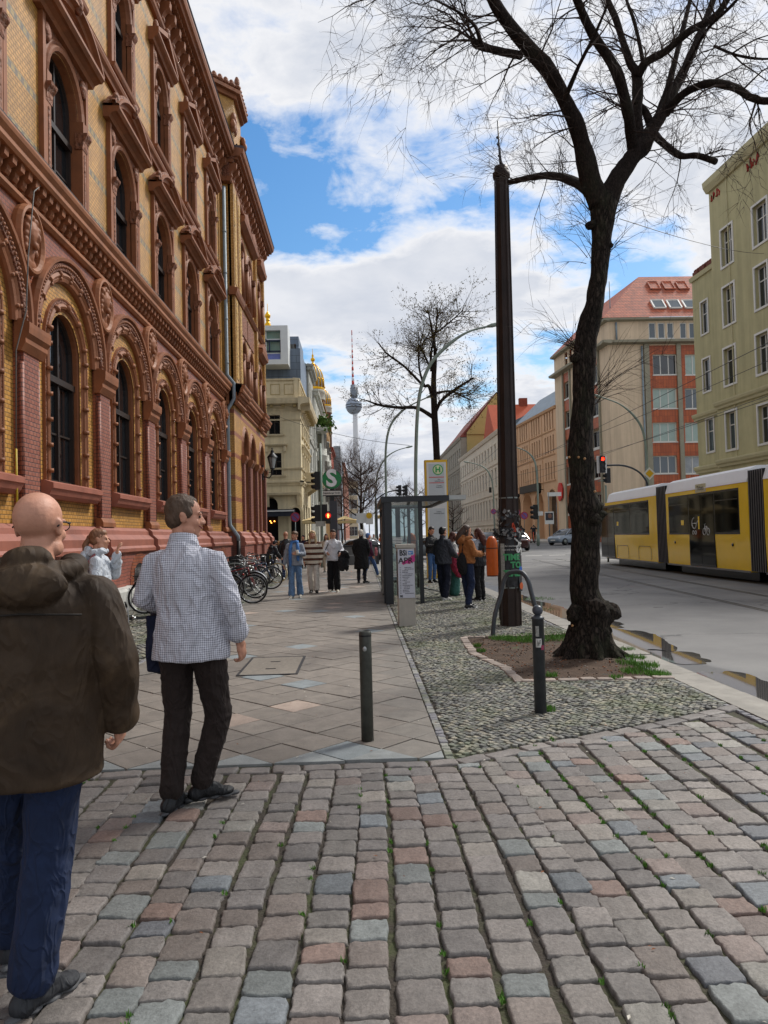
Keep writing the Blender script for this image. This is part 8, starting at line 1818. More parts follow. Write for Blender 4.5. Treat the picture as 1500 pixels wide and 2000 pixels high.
# ---------------------------------------------------------------- bicycles
m_tyre = M('tyre', '#0e0e0e', .8); m_rimc = M('rim', '#9a9c9c', .3, metal=.8)
def bicycle(col, tyre=m_tyre, basket=False, bars='flat', guard=None):
 t = thing('bicycle', 'bicycle', 'bicycle', (0, 0, 0)); mb = MB(); fm = col
 for y in (-.52, .53):
  w = MB(); ring = [(0, y+.335*math.cos(2*PI*i/28), .35+.335*math.sin(2*PI*i/28)) for i in range(29)]; w.tube(ring, .019, 6, False); wh = w.build('wheel', tyre, t)
  w = MB(); w.tube([(0, y+.312*math.cos(2*PI*i/28), .35+.312*math.sin(2*PI*i/28)) for i in range(29)], .010, 5, False); w.tube([(-.05, y, .35), (.05, y, .35)], .02, 8); w.build('rim', m_rimc, wh)
  w = MB()
  for i in range(18): a = 2*PI*i/18; w.tube([((-.03 if i % 2 else .03), y+.02*math.cos(a+1), .35+.02*math.sin(a+1)), (0, y+.31*math.cos(a), .35+.31*math.sin(a))], .0022, 3, False)
  w.build('spokes', m_rimc, wh)
 B = (0, -.09, .29); ST = (0, -.24, .80); HT = (0, .36, .82); HB = (0, .40, .66); RA = (0, -.52, .35)
 for a, b, r in ((B, (0, -.22, .74), .017), (B, HB, .019), ((0, -.21, .70), HT, .016), (HT, HB, .02)): mb.tube([a, b], r, 8)
 for s in (-1, 1): mb.tube([(s*.03, -.09, .29), (s*.06, -.52, .35)], .011, 6); mb.tube([(s*.02, -.21, .70), (s*.06, -.52, .35)], .009, 6)
 mb.build('frame', fm, t); mb = MB()
 for s in (-1, 1): mb.tube([(s*.045, .40, .66), (s*.05, .45, .52), (s*.05, .53, .35)], .011, 6)
 mb.build('fork', fm, t); mb = MB(); mb.tube([HT, (0, .34, .98)], .014, 6);
 bb = [(-.29, .20, 1.02), (-.18, .30, 1.04), (0, .37, 1.0), (.18, .30, 1.04), (.29, .20, 1.02)] if bars != 'flat' else [(-.31, .31, 1.02), (-.1, .36, 1.0), (.1, .36, 1.0), (.31, .31, 1.02)]
 mb.tube(bb, .012, 6); mb.build('handlebar', m_rimc, t)
 for s in (-1, 1): a, b = Vector(bb[0 if s < 0 else -1]), Vector(bb[1 if s < 0 else -2]); mb = MB(); mb.tube([a, a.lerp(b, .5)], .018, 6); mb.bar(a+Vector((0, .05, 0)), a.lerp(b, .6)+Vector((0, .06, -.01)), .01); mb.build('grip', m_black, t)
 mb = MB(); mb.tube([(0, -.22, .70), (0, -.26, .93)], .013, 6); mb.build('seat_post', m_rimc, t)
 mb = MB(); mb.ball((0, -.34, .96), (.085, .09, .035), 10); mb.ball((0, -.23, .965), (.035, .12, .025), 8); mb.build('saddle', m_black, t)
 mb = MB(); mb.tube([(.055, -.09, .29), (.075, -.09, .29)], .09, 16); mb.bar((.09, -.09, .29), (.09, .02, .18), .015); mb.bar((-.07, -.09, .29), (-.07, -.20, .40), .015); mb.cbox((.13, .02, .17), (.09, .06, .02)); mb.cbox((-.11, -.20, .40), (.09, .06, .02)); mb.build('crank', m_black, t)
 mb = MB()
 for y, a0, a1 in ((-.52, .25, 2.9), (.53, .5, 2.6)):
  P = [(y+.372*math.cos(a), .35+.372*math.sin(a)) for a in np.linspace(a0, a1, 12)]
  for p, q in zip(P, P[1:]): mb.poly((-.028, *p), (.028, *p), (.028, *q), (-.028, *q))
 mb.build('mudguard', guard or m_black, t); mb = MB()
 for s in (-1, 1): mb.tube([(s*.055, -.28, .76), (s*.055, -.80, .76)], .007, 5); mb.tube([(s*.06, -.52, .36), (s*.055, -.66, .76)], .006, 5)
 for k in range(5): mb.tube([(-.055, -.4-.09*k, .76), (.055, -.4-.09*k, .76)], .005, 4)
 mb.build('rack', m_black, t); mb = MB(); mb.ball((0, -.85, .70), (.04, .02, .03), 8); mb.build('tail_light', M('tail_red', '#8b1a18', .3), t)
 mb = MB(); mb.tube([(0, .46, .80), (0, .52, .80)], .035, 10); mb.build('headlight', m_rimc, t)
 if basket:
  mb = MB(); mb.box(-.17, .17, .42, .72, .80, .82);
  for a, b in (((-.17, .42), (.17, .42)), ((.17, .42), (.17, .72)), ((.17, .72), (-.17, .72)), ((-.17, .72), (-.17, .42))): mb.box(min(a[0], b[0])-.006, max(a[0], b[0])+.006, min(a[1], b[1])-.006, max(a[1], b[1])+.006, .82, 1.04)
  k = mb.build('crate', m_black, t); mb = MB(); mb.box(-.10, .10, .727, .731, .88, .97); mb.build('yellow_plate', M('plate_yellow', '#c2a51e', .5), k)
 return t
BG = 'bicycles parked along the brick building'
K1 = bicycle(M('bike_black', '#16181b', .3, .1, 8)); K2 = bicycle(M('bike_blue', '#27405c', .3), bars='sweep', guard=M('guard_silver', '#a5a8aa', .35, metal=.5)); K3 = bicycle(M('bike_silver', '#9ea3a6', .3, metal=.4), basket=True); K4 = bicycle(M('bike_navy', '#1d2547', .3), tyre=M('tan_tyre', '#c9b68a', .7)); K5 = bicycle(M('bike_red', '#7c1f22', .3), bars='sweep', guard=M('guard_silver', '#a5a8aa'))
spots = [(K2, -3.75, 15.9, 72, 'bicycle with silver mudguards nearest the camera in the row'), (K1, -3.55, 16.8, 110, 'black bicycle second in the row, its wheel turned to the path'), (K5, -3.9, 17.6, 80, 'dark red bicycle third in the row'), (K3, -3.7, 18.4, -75, 'silver bicycle with a black crate and yellow plate in front'),
 (K1, -4.3, 19.3, 60, 'black bicycle behind the one with the crate'), (K1, -3.55, 20.6, 94, 'black bicycle whose whole wheel shows side-on at the path edge'), (K2, -3.9, 21.6, -98, 'blue bicycle with silver mudguards in the middle of the row'), (K1, -4.0, 22.5, 78, 'black bicycle in the middle of the row, behind the blue one'), (K5, -3.7, 23.4, 100, 'dark red bicycle in the far half of the row'),
 (K1, -4.1, 24.3, -84, 'black bicycle in the far half of the row beside the dark red one'), (K3, -3.8, 25.2, 84, 'silver bicycle with crate in the far half of the row'), (K4, -3.45, 26.2, 97, 'navy bicycle with tan tyres at the far end of the row'), (K1, -3.15, 18.0, 85, 'black bicycle squeezed in front of the crate bicycle at the path edge'), (K5, -3.3, 19.7, 100, 'dark red bicycle at the path edge before the side-on black wheel'), (K2, -3.3, 23.0, 82, 'blue bicycle at the path edge in the far half of the row'), (K1, -4.6, 20.2, 75, 'black bicycle pushed deep against the wall in the middle of the row'), (K1, -4.2, 27.3, 70, 'black bicycle against the wall beyond the tan-tyred one'), (K2, -4.0, 28.6, -88, 'blue bicycle farthest along the wall')]
used = set()
for K, x, y, a, lab in spots:
 rz = rad(-a)
 if K.name in used: o = copy_thing(K, (x, y, 0), rz, lab, BG)
 else: used.add(K.name); K.location = (x, y, 0); K.rotation_euler = (0, 0, rz); K['label'] = lab; K['group'] = BG; o = K
 o.rotation_euler = (0, random.uniform(-.12, .12), rz)
o = copy_thing(K1, (-5.0, 14.4, .06), 0, 'black bicycle lying fallen on the small paving stones by the low wall', BG); o.rotation_euler = (rad(4), rad(84), rad(-60))
for i in range(9):
 K = (K1, K2, K1, K5, K1, K3, K1, K2, K1)[i]; o = copy_thing(K, (-4.35+random.uniform(-.5, .35), 16.4+i*1.22, 0), rad(random.choice((-1, 1))*random.uniform(70, 105)), '%s bicycle wedged deep by the wall, %s in the row counted from the camera' % (('black', 'blue', 'black', 'dark red', 'black', 'silver', 'black', 'blue', 'black')[i], ('nearest', 'second', 'third', 'fourth', 'fifth', 'sixth', 'seventh', 'eighth', 'farthest')[i]), BG); o.rotation_euler[1] = random.uniform(-.15, .15)
for i, y in enumerate((17.2, 19.9, 22.1, 24.8)):
 mb = MB(); P, R = smoothpath([Vector((-4.0, y, -.05)), Vector((-4.0, y, .6)), Vector((-3.9, y, .82)), Vector((-3.55, y, .82)), Vector((-3.45, y, .6)), Vector((-3.45, y, -.05))], [.022]*6, 5); mb.tube(P, R, 8); tag(mb.build('cycle_stand', m_gal), 'galvanised cycle hoop among the parked bicycles, %s from the camera' % ('nearest', 'second', 'third', 'farthest')[i], 'bike stand', 'cycle hoops in the row')
# e-scooters
for i, (px_, col, lab) in enumerate(((1033, '#c8502a', 'orange e-scooter, leftmost of the scooters before the arches'), (1040, '#c8502a', 'orange e-scooter in the middle of the scooters before the arches'), (1046, '#b9bcbc', 'pale e-scooter, rightmost of the scooters before the arches'))):
 p = onY(px_, 1045, 76); g_ = gz(76)+.02; t = thing('e_scooter', lab, 'scooter', (p.x, 76, g_), 'e-scooters before the arches'); mb = MB(); mb.box(p.x-.08, p.x+.08, 75.5, 76.4, g_+.12, g_+.18); mb.build('deck', m_black, t); mb = MB(); mb.tube([(p.x, 75.45, g_+.1), (p.x, 75.6, g_+1.15)], .035, 6); mb.build('stem', M('sc%d' % i, col, .5), t); mb = MB(); mb.tube([(p.x-.25, 75.6, g_+1.15), (p.x+.25, 75.6, g_+1.15)], .02, 6); mb.build('handlebar', m_black, t)
 for yy in (75.4, 76.5): mb = MB(); mb.tube([(p.x-.025, yy, g_+.12), (p.x+.025, yy, g_+.12)], .12, 12); mb.build('wheel', m_tyre, t)
# ---------------------------------------------------------------- people
V = Vector
def cap(mb, a, b, r0, r1, n=12):
 mb.tube([a, b], [r0, r1], n); mb.ball(a, r0, n); mb.ball(b, r1, n)
def chain(mb, P, R, n=12):
 for a, b, r0, r1 in zip(P, P[1:], R, R[1:]): cap(mb, a, b, r0, r1, n)
def loft(mb, st, n=20):
 b = len(mb.v)
 for c, rx, ry in st:
  for k in range(n): a = 2*PI*k/n; mb.v.append((c[0]+rx*math.cos(a), c[1]+ry*math.sin(a), c[2]))
 m = len(st)
 for i in range(m-1):
  for k in range(n): mb.f.append((b+i*n+k, b+i*n+(k+1) % n, b+(i+1)*n+(k+1) % n, b+(i+1)*n+k)); mb.mi.append(mb.cur); mb.sm.append(True)
 mb.f += [tuple(b+k for k in range(n-1, -1, -1)), tuple(b+(m-1)*n+k for k in range(n))]; mb.mi += [mb.cur]*2; mb.sm += [True]*2
m_skin = M('skin', '#bd8a70', .5, .08, 14, .15, 90); m_skinp = M('skin_ruddy', '#b5836c', .55, .16, 12, .2, 90); m_eye = M('eye', '#15100e', .2); m_lip = M('lips', '#8a4640', .5)
def hand(mb, w, d, side, s, curl=.5, palm=None):
 """w wrist, d pointing along the hand, side = +1 right hand; fingers bend towards 'palm'"""
 d = d.normalized(); pn = (palm or V((-side, .2, 0))); pn = (pn-d*pn.dot(d)).normalized(); ac = d.cross(pn)   # across the palm
 if ac.y < 0: ac = -ac
 c = w+d*.05*s
 R = Matrix((ac, pn, d)).transposed(); mb.ball(c, (.040*s, .017*s, .052*s), 10, R); cap(mb, w-d*.02*s, w+d*.02*s, .024*s, .026*s, 8)
 for k, (o, l) in enumerate(((.030, .068), (.011, .077), (-.009, .072), (-.028, .056))):
  p = w+(d*.092+ac*o)*s; a = curl*(1+.12*k); p1 = p+(d*math.cos(a*.5)+pn*math.sin(a*.5))*l*.48*s; p2 = p1+(d*math.cos(a*1.4)+pn*math.sin(a*1.4))*l*.32*s; p3 = p2+(d*math.cos(a*2.2)+pn*math.sin(a*2.2))*l*.24*s
  chain(mb, [p-d*.02*s, p, p1, p2, p3], [.0095*s, .0095*s, .0088*s, .0082*s, .0070*s], 7)
 p = w+(d*.03+ac*.028)*s; chain(mb, [p, p+(d*.028+ac*.022+pn*.008)*s, p+(d*.055+ac*.028+pn*.020)*s, p+(d*.076+ac*.024+pn*.03)*s], [.014*s, .011*s, .0095*s, .008*s], 7)
def person(label, loc, rz, H=1.72, J=None, turn=0.0, nod=0.0, skin=m_skin, hair=('short', None), top=None, legs=None, shoes=None, vox=.009, cvox=.013, bulk=1.0, curl=(.5, .5), palm=(None, None), grp=None, extra=None, wr=.008, cut=6.0):
 s = H/1.75; t = thing('person', label, 'person', (0, 0, 0), grp)
 D = dict(pel=(0, 0, .97), waist=(0, 0, 1.1), chest=(0, 0, 1.31), neck=(0, -.015, 1.475), head=(0, .015, 1.635), hL=(-.09, 0, .92), hR=(.09, 0, .92), kL=(-.10, .02, .50), kR=(.10, .02, .50), aL=(-.10, -.02, .085), aR=(.10, -.02, .085), fL=-.15, fR=.15,
  sL=(-.165, -.01, 1.405), sR=(.165, -.01, 1.405), eL=(-.235, -.03, 1.15), eR=(.235, -.03, 1.15), wL=(-.25, .05, .90), wR=(.25, .05, .90))
 D.update(J or {}); j = {k: (V(v)*s if not isinstance(v, float) else v) for k, v in D.items()}; B = bulk
 Rh = Matrix.Rotation(turn, 3, 'Z') @ Matrix.Rotation(nod, 3, 'X'); hc = j['head']; hp = lambda x, y, z: hc+Rh @ (V((x, y, z))*s); hb = lambda mb, c, r, n=14: mb.ball(hp(*c), tuple(q*s for q in r), n, Rh)
 mb = MB()
 hb(mb, (0, -.012, .035), (.077, .096, .088), 20); hb(mb, (0, .018, -.02), (.066, .078, .078), 18); hb(mb, (0, .038, -.075), (.045, .048, .038), 14); hb(mb, (0, .068, -.096), (.022, .020, .018), 10)
 for q in (-1, 1): hb(mb, (q*.042, .058, -.028), (.024, .026, .026), 10); hb(mb, (q*.033, .083, .022), (.024, .012, .010), 8); hb(mb, (q*.076, -.006, -.004), (.010, .021, .033), 10); hb(mb, (q*.083, -.012, .012), (.008, .014, .014), 8); hb(mb, (q*.013, .100, -.030), (.011, .012, .009), 8); hb(mb, (q*.05, .02, -.075), (.022, .04, .03), 10)
 cap(mb, hp(0, .084, .012), hp(0, .106, -.026), .009*s, .0125*s, 8); hb(mb, (0, .086, -.053), (.022, .014, .009), 8); hb(mb, (0, .083, -.067), (.019, .013, .009), 8)
 cap(mb, hp(0, -.02, -.05), j['neck']+V((0, 0, -.02)), .052*s, .058*s*B, 14)
 loft(mb, [(j['pel']-V((0, 0, .1*s)), .13*s, .09*s), (j['pel'], .145*s*B, .10*s), (j['waist'], .125*s*B, .09*s*B), (j['chest'], .15*s*B, .10*s*B), (j['neck']-V((0, 0, .06*s)), .13*s, .07*s), (j['neck'], .055*s, .055*s)])
 for q, n_, i in ((-1, 'L', 0), (1, 'R', 1)):
  chain(mb, [j['s'+n_]-V((q*.03*s, 0, 0)), j['s'+n_], j['e'+n_], j['w'+n_]], [.036*s, .038*s, .033*s, .025*s])
  d = (j['w'+n_]-j['e'+n_]); hand(mb, j['w'+n_], d+V((0, 0, -.02)), q, s*1.02, curl[i], palm[i])
  chain(mb, [j['h'+n_], j['k'+n_], j['a'+n_]], [.075*s, .048*s, .034*s]);
  a = j['f'+n_]; fd = V((math.sin(a), math.cos(a), 0)); cap(mb, j['a'+n_]-V((0, 0, .035*s)), j['a'+n_]+fd*.10*s-V((0, 0, .058*s)), .028*s, .016*s, 8)
 remesh(mb, 'body', skin, vox, 2, t)
 for q in (-1, 1):
  e = MB(); hb(e, (q*.031, .083, .004), (.0125, .008, .0062), 8); e.build('eye', m_eye, t)
 e = MB(); hb(e, (0, .0975, -.060), (.020, .005, .0042), 8); e.build('mouth', m_lip, t)
 # trousers
 lg = dict(mat=M('dark_cloth', '#1b1c22', .9), r=(.098, .068, .055), z=.05, hem=0.0); lg.update(legs or {}); r = lg['r']
 mb = MB(); loft(mb, [(j['pel']-V((0, 0, .13*s)), .155*s*B, .105*s*B), (j['pel'], .165*s*B, .118*s*B), (j['waist']-V((0, 0, .03)), .145*s*B, .105*s*B), (j['waist'], .14*s*B, .10*s*B)])
 for n_ in 'LR':
  k = j['k'+n_]; a = j['a'+n_]; e = k.lerp(a, .93 if not lg.get('crop') else lg['crop']); e2 = k.lerp(a, .55)
  chain(mb, [j['h'+n_]-V((0, 0, .01)), j['h'+n_].lerp(k, .5), k, e2, e], [r[0]*s, (r[0]*.45+r[1]*.55)*s, r[1]*s, (r[1]*.4+r[2]*.6)*s, r[2]*s])
 o = remesh(mb, 'trousers', lg['mat'], cvox, 4, t, disp=wr*1.1, disp_s=cut*1.3, dmul=(1, 1, 1.6))
 # shoes
 for n_ in 'LR':
  mb = MB(); a = j['f'+n_]; fd = V((math.sin(a), math.cos(a), 0)); A = j['a'+n_]; A = V((A.x, A.y, A.z)); R3 = Matrix.Rotation(-a, 3, 'Z'); lift = A.z-.085*s; tl = lg.get('tilt'+n_, 0); fd = (fd+V((0, 0, -tl))).normalized()
  b0 = A-V((0, 0, .052*s)); mb.ball(b0-fd*.03*s, (.044*s, .050*s, .046*s), 12, R3); mb.ball(b0+fd*.04*s+V((0, 0, .012*s)), (.047*s, .085*s, .046*s), 12, R3); mb.ball(b0+fd*.13*s-V((0, 0, .008*s)), (.046*s, .062*s, .027*s), 12, R3); cap(mb, A-V((0, 0, .03*s)), A+V((0, 0, .01*s)), .044*s, .042*s, 12)
  sh = remesh(mb, 'shoe', (shoes or (m_black,))[0], .009, 3, t)
  mb = MB(); sl = [b0+fd*f*s+V((0, 0, -.030*s)) for f in (-.06, 0, .07, .14, .185)];
  for p, w_ in zip(sl, (.028, .040, .043, .046, .026)): mb.ball(p, (w_*s, .042*s, .014*s), 10, R3)
  x = remesh(mb, 'sole', (shoes or (m_black, m_white))[-1], .008, 2, t); x.parent = sh
 # upper garment
 tp = dict(mat=M('dark_cloth', '#1b1c22'), hem=.86, rx=.185, ry=.125, fl=.02, sl=(.068, .058, .045), open=.0, sleeve=1.0, loose=.012); tp.update(top or {})
 mb = MB(); z = tp['hem']*s; g = tp['loose']; rx, ry = tp['rx']*s*B, tp['ry']*s*B
 def cen(zz):
  if zz < j['pel'].z: return V((j['pel'].x, j['pel'].y, zz))
  ks = [j['pel'], j['waist'], j['chest'], j['neck']]
  for a, b in zip(ks, ks[1:]):
   if zz <= b.z: u = (zz-a.z)/(b.z-a.z); p = a.lerp(b, u); p.z = zz; return p
  return V((ks[-1].x, ks[-1].y, zz))
 zt = j['neck'].z; st = [(cen(z), rx+tp['fl']*s, ry+tp['fl']*s), (cen(z+.04), rx+tp['fl']*s, ry+tp['fl']*s), (cen((z+zt)/2-.05), rx, ry*1.02), (cen(zt-.22*s), rx*1.02, ry*1.0), (cen(zt-.11*s), rx*1.0, ry*.86), (cen(zt-.06*s), rx*.84, ry*.70), (cen(zt-.02*s), rx*.54, ry*.52), (cen(zt+.005), .085*s, .075*s), (cen(zt+.02), .07*s, .068*s)]
 loft(mb, st, 24)
 for n_, q in (('L', -1), ('R', 1)):
  S_, E_, W_ = j['s'+n_], j['e'+n_], j['w'+n_]; e = E_.lerp(W_, tp['sleeve']*.96); sl = tp['sl']; chain(mb, [S_-V((q*.05*s, 0, .004*s)), S_.lerp(E_, .12), E_, E_.lerp(e, .5), e], [sl[0]*s*.80, sl[0]*s*.94, sl[1]*s, (sl[1]+sl[2])/2*s*1.06, sl[2]*s])
  if tp.get('cuff'): cap(mb, E_.lerp(e, .88), e, sl[2]*s*1.18, sl[2]*s*1.2)
 if tp.get('collar'): cap(mb, hp(0, -.02, -.105), hp(0, -.02, -.125), .066*s, .072*s, 14)
 if tp.get('turtle'): loft(mb, [(cen(zt), .075*s, .07*s), (cen(zt+.02)+V((0, .01, .02)), .068*s, .066*s), (cen(zt)+V((0, .015, .055*s)), .062*s, .062*s)])
 if tp.get('hood'):
  for a in np.linspace(-2.2, 2.2, 15): r_ = .125*s; p = j['neck']+V((r_*math.sin(a)*.98, -r_*math.cos(a)*.85+.01, .015*s-.02*math.cos(a))); mb.ball(p, (.05*s, .05*s, .038*s), 8)
  mb.ball(j['neck']+V((0, -.13*s, -.04*s)), (.15*s, .06*s, .075*s), 14); mb.ball(j['neck']+V((0, -.09*s, .05*s)), (.085*s, .05*s, .045*s), 12)
 remesh(mb, tp.get('name', 'jacket'), tp['mat'], cvox, 4, t, disp=wr*1.5, disp_s=cut, dmul=(1, 1, 1))
 # hair
 hk, hm = hair[0], hair[1]
 if hk != 'bald':
  mb = MB(); hb(mb, (0, -.024, .046), (.083, .094, .088), 18); hb(mb, (0, -.045, .0), (.076, .066, .075), 14)
  if hk in ('long', 'pony', 'bun'): hb(mb, (0, .01, .072), (.072, .074, .058), 14)
  if hk == 'short':  hb(mb, (0, .015, .085), (.062, .066, .042), 12)
  if hk == 'receding':
   for q in (-1, 1): hb(mb, (q*.066, .0, .025), (.017, .045, .04), 10)
   hb(mb, (0, -.0, .092), (.045, .062, .035), 12)
  if hk == 'long':
   for q in (-1, 1): chain(mb, [hp(q*.072, .01, .02), hp(q*.082, .012, -.06), hp(q*.088, .028, -.15)-V((0, 0, .02)), hp(q*.08, .045, -.2)-V((0, 0, .10*s))], [.022*s, .026*s, .034*s, .022*s], 10)
   chain(mb, [hp(0, -.07, .0), hp(0, -.085, -.1), hp(0, -.10, -.2)], [.065*s, .075*s, .06*s])
  if hk == 'back': chain(mb, [hp(0, -.06, .0), hp(.0, -.09, -.1), hp(.0, -.10, -.2), hp(0, -.09, -.3)], [.075*s, .085*s, .08*s, .045*s]); [chain(mb, [hp(q*.07, .0, .02), hp(q*.075, .02, -.1)], [.025*s, .03*s]) for q in (-1, 1)]
  if hk == 'pony': hb(mb, (0, -.115, .03), (.03, .03, .03)); chain(mb, [hp(0, -.12, .02), hp(0, -.16, -.06), hp(0, -.15, -.18), hp(0, -.13, -.27)], [.025*s, .036*s, .032*s, .014*s])
  if hk == 'bun': hb(mb, (0, -.12, .06), (.035, .032, .032))
  o = remesh(mb, 'hair', hm, .008, 3, t, disp=.006*s, disp_s=28, dmul=(1, 1, .35))
 if extra: extra(t, j, s, hp, Rh)
 t.location = loc; t.rotation_euler = (0, 0, rz); return t
def ridge(nt, sc):
 o = None
 for k, (s_, w_) in enumerate(((sc, 1.0), (sc*2.6, .45))):
  n = N(nt, 'ShaderNodeTexNoise', i_Scale=s_, i_Detail=1.5, i_Distortion=1.0); mp = N(nt, 'ShaderNodeMapping'); mp.inputs['Rotation'].default_value = (0, .5-k, .3); mp.inputs['Scale'].default_value = (1, 1, .5)
  t_ = N(nt, 'ShaderNodeTexCoord'); L(nt, t_.outputs['Object'], mp.inputs[0]); L(nt, mp.outputs[0], n.inputs['Vector'])
  v = MATH(nt, 'MULTIPLY', MATH(nt, 'SUBTRACT', 1.0, MATH(nt, 'MULTIPLY', MATH(nt, 'ABSOLUTE', MATH(nt, 'SUBTRACT', n.outputs[0], .5)), 9.0), clamp=True), w_); o = v if o is None else MATH(nt, 'ADD', o, v)
 return o
def cloth(name, col, rough=.9, var=.12, bs=120):
 if name in MATS: return MATS[name]
 m = M(name, col, rough, var, 7); nt = m.node_tree; bumpn(nt, nt.nodes['Principled BSDF'], ridge(nt, 6.0), .55, .02); return m
# --- the man in the waxed jacket, nearest on the left
def wax_mat():
 m, nt, b = newmat('waxed_jacket'); co = objco(nt); n = N(nt, 'ShaderNodeTexNoise', i_Scale=3.2, i_Detail=8.0, i_Roughness=.65, i_Distortion=.8); L(nt, co, n.inputs['Vector'])
 n2 = N(nt, 'ShaderNodeTexNoise', i_Scale=11.0, i_Detail=6.0, i_Distortion=1.6); L(nt, objco(nt, (1, 1, .5)), n2.inputs['Vector'])
 L(nt, RAMP(nt, n.outputs[0], [(.32, rgb('#281e15')), (.55, rgb('#3b2e21')), (.72, rgb('#524230'))]), b.inputs['Base Color']); b.inputs['Roughness'].default_value = .72; b.inputs['Specular IOR Level'].default_value = .25; bumpn(nt, b, MATH(nt, 'ADD', MATH(nt, 'MULTIPLY', n2.outputs[0], .25), ridge(nt, 4.0)), .35, .03); return m
def denim(name, col):
 return cloth(name, col, .88, .25)
def glasses(t, j, s, hp, Rh):
 mb = MB()
 for q in (-1, 1): mb.tube([hp(q*.082, -.03, .0), hp(q*.084, .0, .016), hp(q*.07, .085, .014), hp(q*.055, .1, .012)], .0028, 6); mb.tube([hp(q*.034+.024*math.cos(a), .104, .004+.018*math.sin(a)) for a in np.linspace(0, 2*PI, 13)], .002, 5)
 mb.build('glasses', m_black, t)
p = gnd(78, 1960)
def wax_extra(t, j, s, hp, Rh):
 glasses(t, j, s, hp, Rh); mb = MB(); P = [V((x*s, -.150*s-.02*math.cos(x*8), 1.345*s-.05*abs(x))) for x in np.linspace(-.19, .19, 9)]; mb.tube(P, .0035, 5)
 x = mb.build('yoke_seam', M('seam_dark', '#1c1712', .8), t)
person('big bald man seen from behind in a brown waxed jacket and blue jeans', (-1.12, 2.62, 0), rad(4), 1.725, dict(sL=(-.185, -.01, 1.41), sR=(.185, -.01, 1.41), eR=(.275, -.04, 1.17), wR=(.258, .05, .945), eL=(-.28, -.02, 1.17), wL=(-.27, .08, .93), pel=(-.03, 0, .97), hR=(.055, 0, .92), hL=(-.12, 0, .92), aR=(-.02, -.05, .085), kR=(.02, .02, .5), aL=(-.20, .26, .10), kL=(-.16, .16, .52), fR=.6, fL=-.1), turn=rad(-10), skin=m_skinp, hair=('bald', None),
 top=dict(mat=wax_mat(), hem=.76, rx=.200, ry=.155, fl=.012, sl=(.084, .074, .056), hood=True, cuff=True), legs=dict(mat=denim('jeans_near', '#13223f'), r=(.106, .086, .080)), shoes=(cloth('trainer_grey', '#2a2c30', .7), M('sole_grey', '#4d4e50', .7)), vox=.006, cvox=.009, bulk=1.12, curl=(.6, 1.0), extra=wax_extra, wr=.0045, cut=3.0)
# --- the man in the checked shirt
def check_mat():
 m, nt, b = newmat('checked_shirt'); t = N(nt, 'ShaderNodeTexCoord'); sp = N(nt, 'ShaderNodeSeparateXYZ'); L(nt, t.outputs['Object'], sp.inputs[0])
 w = N(nt, 'ShaderNodeTexNoise', i_Scale=6.0, i_Detail=3.0); L(nt, t.outputs['Object'], w.inputs['Vector'])
 fx = MATH(nt, 'FRACT', MATH(nt, 'MULTIPLY', MATH(nt, 'ADD', MATH(nt, 'ADD', sp.outputs[0], MATH(nt, 'MULTIPLY', sp.outputs[1], .35)), MATH(nt, 'MULTIPLY', w.outputs[0], .03)), 80.0)); fz = MATH(nt, 'FRACT', MATH(nt, 'MULTIPLY', MATH(nt, 'ADD', sp.outputs[2], MATH(nt, 'MULTIPLY', w.outputs[0], .03)), 80.0))
 a = MATH(nt, 'LESS_THAN', fx, .30); c = MATH(nt, 'LESS_THAN', fz, .30); col = MIX(nt, MATH(nt, 'MULTIPLY', MATH(nt, 'ADD', a, c), .46), rgb('#c8c9d2'), rgb('#272c42'))
 L(nt, col, b.inputs['Base Color']); b.inputs['Roughness'].default_value = .85
 bumpn(nt, b, ridge(nt, 5.0), .5, .03); return m
chk = check_mat(); m_hg = M('hair_greybrown', '#4c3a2c', .6, .35, 30, .6, 90, grain=(1, 1, .3))
def chk_extra(t, j, s, hp, Rh):
 mb = MB(); n = 26
 for i in range(n):
  a, b = 2*PI*i/n, 2*PI*(i+1)/n; q = lambda a, r, z: j['neck']+V((r*math.sin(a), -r*.92*math.cos(a)+.012, z+.012*math.cos(a)))*s
  if abs(a-PI) < .5: continue
  for (r0, z0_, r1, z1_) in ((.073, .015, .068, .062), (.068, .062, .075, .058), (.075, .058, .092, -.002)): mb.poly(q(a, r0, z0_), q(b, r0, z0_), q(b, r1, z1_), q(a, r1, z1_))
 mb.smooth = True; mb.build('collar', chk, t)
 mb = MB(); mb.tube([hp(.012, .094, -.056), hp(.026, .088, -.052), hp(.034, .078, -.044)], .003, 5); mb.build('smile_line', m_lip, t)
 mb = MB();
 for q in (-1, 1): mb.tube([hp(q*.018, .093, .026), hp(q*.034, .090, .031), hp(q*.048, .078, .025)], .0045, 6)
 mb.build('eyebrows', m_hg, t)
p = gnd(385, 1578)
